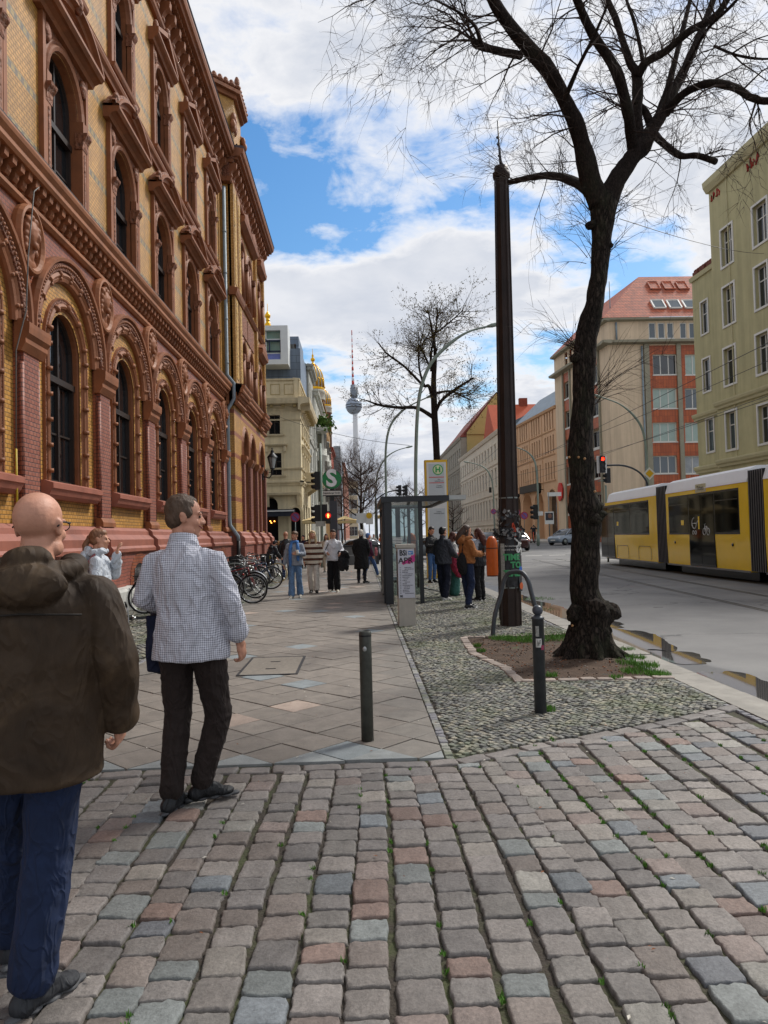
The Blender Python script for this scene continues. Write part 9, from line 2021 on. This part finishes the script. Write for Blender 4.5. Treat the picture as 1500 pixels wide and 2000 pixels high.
m2 = person('smiling man in a small-checked shirt and dark brown trousers, looking right', (-1.01, 4.42, 0), rad(-12), 1.815, dict(chest=(-.02, 0, 1.31), neck=(-.035, -.015, 1.47), head=(-.03, .015, 1.63), sL=(-.20, -.01, 1.395), sR=(.15, -.01, 1.40), eR=(.25, -.03, 1.15), wR=(.265, .06, .925), eL=(-.275, -.02, 1.17), wL=(-.14, .20, 1.08), kR=(.125, .08, .50), aR=(.02, .06, .11), kL=(-.10, .03, .50), aL=(-.10, -.07, .085), fR=.95, fL=.12), turn=rad(-68), nod=rad(-3), skin=m_skinp, hair=('receding', m_hg),
 top=dict(mat=chk, name='shirt', hem=.835, rx=.178, ry=.150, fl=.030, sl=(.070, .062, .052), sleeve=.80, cuff=True), legs=dict(mat=cloth('brown_trousers', '#241b18'), r=(.105, .076, .066)), shoes=(cloth('trainer_black', '#15171a', .6), M('sole_dark', '#3d3e40', .6)), vox=.0055, cvox=.0085, bulk=1.06, curl=(.9, .75), extra=chk_extra, wr=.006, cut=4.5)
# his shoulder bag
def bagat(name, label, c, r, mat, strap=None, cat='bag', vox=.012, disp=.01):
 mb = MB(); mb.ball(c, r, 16); mb.cbox(c, (r[0]*1.7, r[1]*1.6, r[2]*1.7));
 if strap: chain(mb, strap, [.017]*len(strap), 6)
 o = remesh(mb, name, mat, vox, 4, None, disp=disp, disp_s=6); return tag(o, label, cat)
a_ = V((-1.30, 4.52, 0)); bagat('shoulder_bag', 'navy cloth shoulder bag at the checked-shirt man\'s left hip', V((-1.235, 4.60, .94)), (.07, .15, .20), cloth('navy_bag', '#10162e'), [V((-1.27, 4.62, 1.1)), V((-1.24, 4.60, 1.25)), V((-1.16, 4.55, 1.42))])
# --- three women walking towards us
WG = None
def scarf(t, j, s, hp, Rh):
 mb = MB(); n = j['neck']
 for a in np.linspace(0, 2*PI, 12, endpoint=False): mb.ball(n+V((.075*math.cos(a), .07*math.sin(a)+.01, .01)), (.035, .035, .035), 8)
 for q, l in ((-1, .46), (1, .60)): chain(mb, [n+V((q*.07, .07, 0)), n+V((q*.10, .135, -.15)), n+V((q*.105, .15, -l*.7)), n+V((q*.10, .15, -l))], [.035, .045, .045, .035], 8)
 remesh(mb, 'scarf', cloth('blue_scarf', '#4a78b4'), .011, 3, t, disp=.008, disp_s=12)
def pat_mat(name, c1, c2, per, fr):
 m, nt, b = newmat(name); t = N(nt, 'ShaderNodeTexCoord'); sp = N(nt, 'ShaderNodeSeparateXYZ'); L(nt, t.outputs['Object'], sp.inputs[0]); f = MATH(nt, 'LESS_THAN', MATH(nt, 'FRACT', MATH(nt, 'MULTIPLY', MATH(nt, 'ADD', sp.outputs[2], .02), 1/per)), fr)
 L(nt, MIX(nt, f, rgb(c1), rgb(c2)), b.inputs['Base Color']); b.inputs['Roughness'].default_value = .95; return m
g = gnd(578, 1168)
w1_ = person('woman with a blue scarf, grey jacket and flared jeans walking towards us', (g.x, g.y, 0), rad(174), 1.72, dict(eL=(-.24, .0, 1.15), wL=(-.10, .24, 1.17), eR=(.25, -.02, 1.15), wR=(.28, .04, .90), kL=(-.09, .0, .5), aL=(-.10, -.12, .10), kR=(.09, .08, .5), aR=(.09, .10, .085)), turn=rad(-22), nod=rad(-6), hair=('bun', M('hair_darkblond', '#5b4432', .6, .3, 30)), top=dict(mat=cloth('grey_herringbone', '#8b919b'), hem=.86, rx=.19), legs=dict(mat=denim('jeans_blue', '#5f7c9f'), r=(.095, .075, .092)), shoes=(cloth('shoe_cream', '#c9c3b4'), m_white), extra=scarf)
mb = MB(); c = V((g.x+.08, g.y-.30, 1.17)); mb.lathe(c, [(.032, -.05), (.042, .06)], 14); mb.mat(1).lathe(c, [(.045, .06), (.045, .07), (.03, .078)], 14); tag(mb.build('paper_cup', [M('cup_paper', '#c9c2b8', .7), m_white]), 'paper cup held by the woman with the blue scarf', 'cup')
g = gnd(613, 1158); person('long-haired blonde woman in a brown and cream striped jumper and white trousers', (g.x, g.y, 0), rad(178), 1.74, dict(kR=(.09, .0, .5), aR=(.07, -.10, .09), kL=(-.09, .07, .5), aL=(-.09, .08, .085), wL=(-.22, .10, .86), wR=(.24, .10, .90)), hair=('long', M('hair_blond', '#b09873', .55, .3, 40, grain=(1, 1, .2))), top=dict(mat=pat_mat('striped_knit', '#cfc5b2', '#553629', .155, .46), name='jumper', hem=.80, rx=.20, sl=(.078, .07, .05), turtle=True), legs=dict(mat=cloth('white_trousers', '#d2ccc2'), r=(.098, .08, .085)), shoes=(m_black, m_black))
g = gnd(653, 1156); person('woman in a white sweatshirt and wide black trousers carrying a black jacket on her arm', (g.x, g.y, 0), rad(176), 1.76, dict(eL=(-.25, .0, 1.16), wL=(-.22, .22, 1.08), eR=(.25, .0, 1.15), wR=(.16, .22, 1.10), kL=(-.09, .05, .5), aL=(-.10, .08, .085), aR=(.10, -.06, .085)), hair=('bun', M('hair_brown', '#33241c', .6, .3, 30)), top=dict(mat=cloth('white_sweat', '#d5d7dc'), name='sweatshirt', hem=.88, rx=.185), legs=dict(mat=cloth('black_trousers', '#121215'), r=(.10, .09, .095)), shoes=(cloth('shoe_cream', '#c9c3b4'), m_white))
mb = MB(); c = V((g.x+.27, g.y-.22, .98)); chain(mb, [c+V((-.08, .05, .12)), c+V((.08, -.05, .10)), c+V((.14, 0, -.0))], [.07, .09, .05]); mb.ball(c+V((-.02, 0, -.12)), (.12, .09, .28), 14); mb.ball(c+V((.10, 0, -.16)), (.07, .07, .25), 12); tag(remesh(mb, 'carried_jacket', cloth('black_nylon', '#14161c', .6), .012, 3, None, disp=.02, disp_s=9), 'black jacket draped over the arm of the woman in white', 'jacket')
mb = MB(); mb.tube([(g.x-.13, g.y-.12, 1.38), (g.x-.22, g.y-.10, 1.2), (g.x-.24, g.y+.02, 1.0)], .012, 6); tag(mb.build('bag_strap', m_black), 'thin black bag strap on the shoulder of the woman in white', 'strap')
# --- others
g = gnd(707, 1139); person('white-haired person in a long black overcoat standing with their back to us', (g.x, g.y, 0), rad(-5), 1.77, dict(fR=1.1, wL=(-.20, .12, .92), wR=(.20, .12, .92)), hair=('short', M('hair_white', '#c3beb4', .7, .15, 30)), top=dict(mat=cloth('black_wool', '#101013'), name='overcoat', hem=.47, rx=.215, ry=.15, fl=.03, sl=(.082, .07, .06), collar=True), legs=dict(mat=M('dark_cloth', '#1b1c22')), vox=.012)
g = V((onY(719, 1060, 27.5).x, 27.5, 0)); person('person in a purple jacket with a blue cap, behind the black overcoat', g, rad(-60), 1.66, dict(aR=(.10, .35, .12), kR=(.1, .22, .52), aL=(-.1, -.2, .1)), hair=('short', cloth('blue_cap', '#4b6a9c')), top=dict(mat=cloth('purple_jacket', '#4a1f3a'), hem=.85), legs=dict(mat=denim('jeans_mid', '#35507a')), shoes=(cloth('shoe_cream', '#c9c3b4'), m_white), vox=.013)
bagat('handbag', 'pink handbag on the arm of the person in purple', V((g.x+.28, 27.3, .98)), (.05, .13, .16), cloth('pink_bag', '#b06a72'))
g = V((onY(558, 1045, 28).x, 28, 0)); person('bald man in a dark leather jacket walking away by the bicycles', g, rad(8), 1.80, dict(wL=(-.24, .1, .9)), hair=('bald', None), top=dict(mat=M('black_leather', '#17181c', .4, .2, 5), hem=.84, rx=.20), legs=dict(mat=denim('jeans_dark', '#1b2e52')), vox=.013)
bagat('brown_bag', 'brown leather bag at the side of the bald man in leather', V((g.x-.30, 28, .92)), (.07, .15, .13), M('brown_leather', '#4a342a', .6), [V((g.x-.3, 28, 1.0)), V((g.x-.18, 27.9, 1.3)), V((g.x-.05, 27.86, 1.45))])
def furhood(t, j, s, hp, Rh):
 mb = MB()
 for a in np.linspace(-.3, PI+.3, 16): mb.ball(hp(.10*math.cos(a), .06, .02+.11*math.sin(a)), (.035*s, .04*s, .035*s), 7)
 remesh(mb, 'fur_trim', M('fur_tan', '#7b5a3a', .95, .4, 40), .012, 1, t, disp=.02, disp_s=40)
g = V((onY(527, 1050, 26.5).x, 26.5, 0)); person('person in a black parka with a tan fur-trimmed hood bending over the bicycles', g, rad(-50), 1.60, dict(chest=(0, .10, 1.24), neck=(0, .16, 1.38), head=(0, .24, 1.50), sL=(-.17, .12, 1.33), sR=(.17, .12, 1.33), wL=(-.18, .36, .95), wR=(.18, .36, .95), eL=(-.23, .18, 1.10), eR=(.23, .18, 1.10)), nod=rad(-35), hair=('short', cloth('black_nylon', '#14161c')), top=dict(mat=cloth('black_nylon', '#14161c'), hem=.72, rx=.21, ry=.16, sl=(.085, .075, .06), hood=True), vox=.013, extra=furhood)
g = V((-2.98, 8.55, 0)); person('ponytailed woman in a white anorak with a dusty pink bag, hand raised to her face', g, rad(-78), 1.70, dict(eR=(.24, .0, 1.15), wR=(.25, .10, .90), eL=(-.20, .16, 1.22), wL=(-.05, .20, 1.46)), turn=rad(-4), hair=('pony', M('hair_ginger', '#7a5238', .55, .3, 40, grain=(1, 1, .3))), top=dict(mat=cloth('white_anorak', '#b9bfc6', .7), hem=.84, rx=.185, sl=(.075, .066, .05), hood=True), legs=dict(mat=denim('jeans_dark', '#1b2e52')), vox=.008, cvox=.011, palm=(V((0, 1, 0)), None))
bagat('pink_backpack', 'dusty pink bag on the back of the woman in the white anorak', V((-3.16, 8.44, 1.10)), (.10, .15, .17), cloth('dusty_pink', '#8f5558'), [V((-3.1, 8.38, 1.2)), V((-3.0, 8.36, 1.38)), V((-2.95, 8.42, 1.44))], disp=.015)
# at the bus stop
g = gnd(852, 1138); person('young man in a black jacket and blue jeans looking down at his phone', (g.x-.12, g.y, 0), rad(-140), 1.80, dict(eL=(-.24, .04, 1.16), wL=(-.10, .26, 1.14), eR=(.24, .04, 1.16), wR=(.09, .26, 1.16)), nod=rad(-24), hair=('short', M('hair_dark', '#1f1713', .6, .2, 30)), top=dict(mat=cloth('black_bomber', '#131417', .7), hem=.93, rx=.205, collar=True), legs=dict(mat=denim('jeans_blue2', '#3f5f8c'), r=(.09, .066, .056), crop=.88), shoes=(m_black, m_white), vox=.010)
g = gnd(868, 1171); person('dark-haired person in a grey padded jacket, dark trousers and white trainers', (g.x, g.y, 0), rad(-48), 1.72, dict(eR=(.25, .04, 1.15), wR=(.18, .27, 1.04), eL=(-.24, .0, 1.15), wL=(-.15, .26, 1.05), aR=(.12, -.10, .085), aL=(-.10, .10, .085)), nod=rad(-5), hair=('short', M('hair_black', '#100e0e', .5, .2, 30)), top=dict(mat=cloth('grey_padded', '#36383f', .7), hem=.86, rx=.215, ry=.155, sl=(.088, .078, .058), collar=True), legs=dict(mat=cloth('navy_trousers', '#161a2a'), r=(.105, .09, .085)), shoes=(cloth('trainer_white', '#bfbdb8'), m_white), vox=.009)
g = gnd(893, 1166); person('person in a pink top and teal skirt half hidden between the others', (g.x, g.y+.5, 0), rad(-80), 1.60, dict(wR=(.16, .2, 1.0)), hair=('back', M('hair_auburn', '#4a241a', .6, .3, 30)), top=dict(mat=cloth('white_stripe', '#b9b7b2'), name='top', hem=.9), legs=dict(mat=cloth('teal_skirt', '#3f6f68'), r=(.11, .12, .14)), shoes=(m_black, m_white), vox=.012)
mb = MB(); c = V((g.x+.06, g.y+.28, .80)); mb.ball(c, (.16, .14, .27), 14); mb.ball(c+V((.05, 0, -.15)), (.12, .12, .2), 12); tag(remesh(mb, 'pink_coat', cloth('hot_pink', '#b8405a'), .012, 3, None, disp=.02, disp_s=8), 'pink coat bunched at the waist of the person in the teal skirt', 'coat')
m_h1, m_h2 = M('hair_brown2', '#3b2a20', .6, .3, 30, grain=(1, 1, .3)), M('hair_auburn', '#4a241a')
g = gnd(914, 1187); person('long-haired woman in a tan jacket and dark jeans looking at a phone', (g.x, g.y, 0), rad(-68), 1.72, dict(eR=(.24, .06, 1.15), wR=(.12, .32, 1.14), eL=(-.22, .06, 1.15), wL=(-.06, .30, 1.15), kR=(.09, .05, .5), aR=(.10, -.06, .085), aL=(-.1, .10, .085)), turn=rad(-15), nod=rad(-22), hair=('back', m_h1), top=dict(mat=cloth('tan_suede', '#8f5a30'), hem=.95, rx=.20, ry=.15, sl=(.085, .075, .055), hood=True), legs=dict(mat=denim('jeans_dark2', '#17233f'), r=(.105, .078, .064)), vox=.009, extra=lambda t, j, s, hp, Rh: None)
mb = MB(); c = V((g.x-.10, g.y-.10, .92)); mb.ball(c, (.12, .12, .24), 14); chain(mb, [c+V((0, 0, .2)), c+V((.02, -.02, .45)), c+V((.08, .0, .55))], [.02, .014, .014], 6); tag(remesh(mb, 'tote_bag', cloth('black_bag', '#0f0f12'), .012, 3, None, disp=.012, disp_s=8), 'large black tote hanging at the hip of the woman in tan', 'bag')
mb = MB(); c = V((g.x+.36, g.y-.02, 1.17)); mb.cbox(c, (.012, .075, .15), rad(20)); tag(mb.build('phone', m_black), 'dark phone held by the woman in the tan jacket', 'phone')
g = gnd(938, 1172); person('woman with long auburn hair in a black gilet with grey sleeves beside the orange bin', (g.x, g.y, 0), rad(50), 1.66, dict(eR=(.25, .04, 1.13), wR=(.20, .24, 1.05), wL=(-.2, .2, 1.0)), nod=rad(-15), hair=('back', m_h2), top=dict(mat=cloth('grey_sleeves', '#8f9096'), hem=.88, rx=.18, sl=(.080, .072, .055)), legs=dict(mat=cloth('black_trousers', '#121215'), r=(.10, .08, .075)), vox=.01, extra=lambda t, j, s, hp, Rh: remesh((lambda m: (loft(m, [(j['pel']-V((0, 0, .12)), .205, .155), (j['waist'], .20, .15), (j['chest'], .205, .15), (j['neck']-V((0, 0, .07)), .15, .11)]), m)[1])(MB()), 'gilet', cloth('black_nylon', '#14161c'), .012, 3, t, disp=.008, disp_s=8))
# distant passers-by
def far(px_, Y, rz, H, label, top, legs, hair, **k):
 q = onY(px_, 1050, Y); person(label, (q.x, Y, gz(Y)+.02 if Y > 59 else 0), rz, H, k.pop('J', {}), hair=hair, top=dict(mat=top), legs=dict(mat=legs), vox=.02, cvox=.02, **k)
dk = M('dark_cloth', '#1b1c22'); hd_ = M('hair_dark', '#1f1713')
far(606, 35, 0, 1.78, 'dark silhouetted person behind the women, left of the station sign', dk, dk, ('short', hd_)); far(592, 38, rad(150), 1.68, 'person in a dark violet coat beside the far end of the awning', cloth('violet_coat', '#1f1a30'), dk, ('short', cloth('violet_coat', '#1f1a30')))
far(637, 33, PI, 1.70, 'person in a cream top just behind the woman in white', cloth('cream_top', '#b8ab98'), cloth('cream_top2', '#a89c8a'), ('long', M('hair_brown', '#33241c')))
far(1043, 79, 0, 1.85, 'person in black with arms raised by the e-scooters', dk, dk, ('short', hd_), J=dict(eL=(-.3, .05, 1.35), wL=(-.12, .1, 1.6), eR=(.3, .05, 1.35), wR=(.12, .1, 1.6))); far(1019, 80, rad(-30), 1.8, 'person in a blue jacket right of the poster pole', cloth('blue_jacket', '#2c4a72'), denim('jeans_mid', '#35507a'), ('short', hd_))
far(863, 50, rad(150), 1.72, 'person in khaki among the cars beyond the bus stop', cloth('khaki', '#6b5f48'), dk, ('short', hd_)); far(743, 52, rad(60), 1.7, 'person in an orange vest far behind the shelter', M('orange_vest', '#d0601c', .8), dk, ('short', hd_)); far(730, 58, PI, 1.7, 'person in a pale coat near the far bus stop sign', cloth('pale_coat', '#a9a49c'), dk, ('short', hd_))
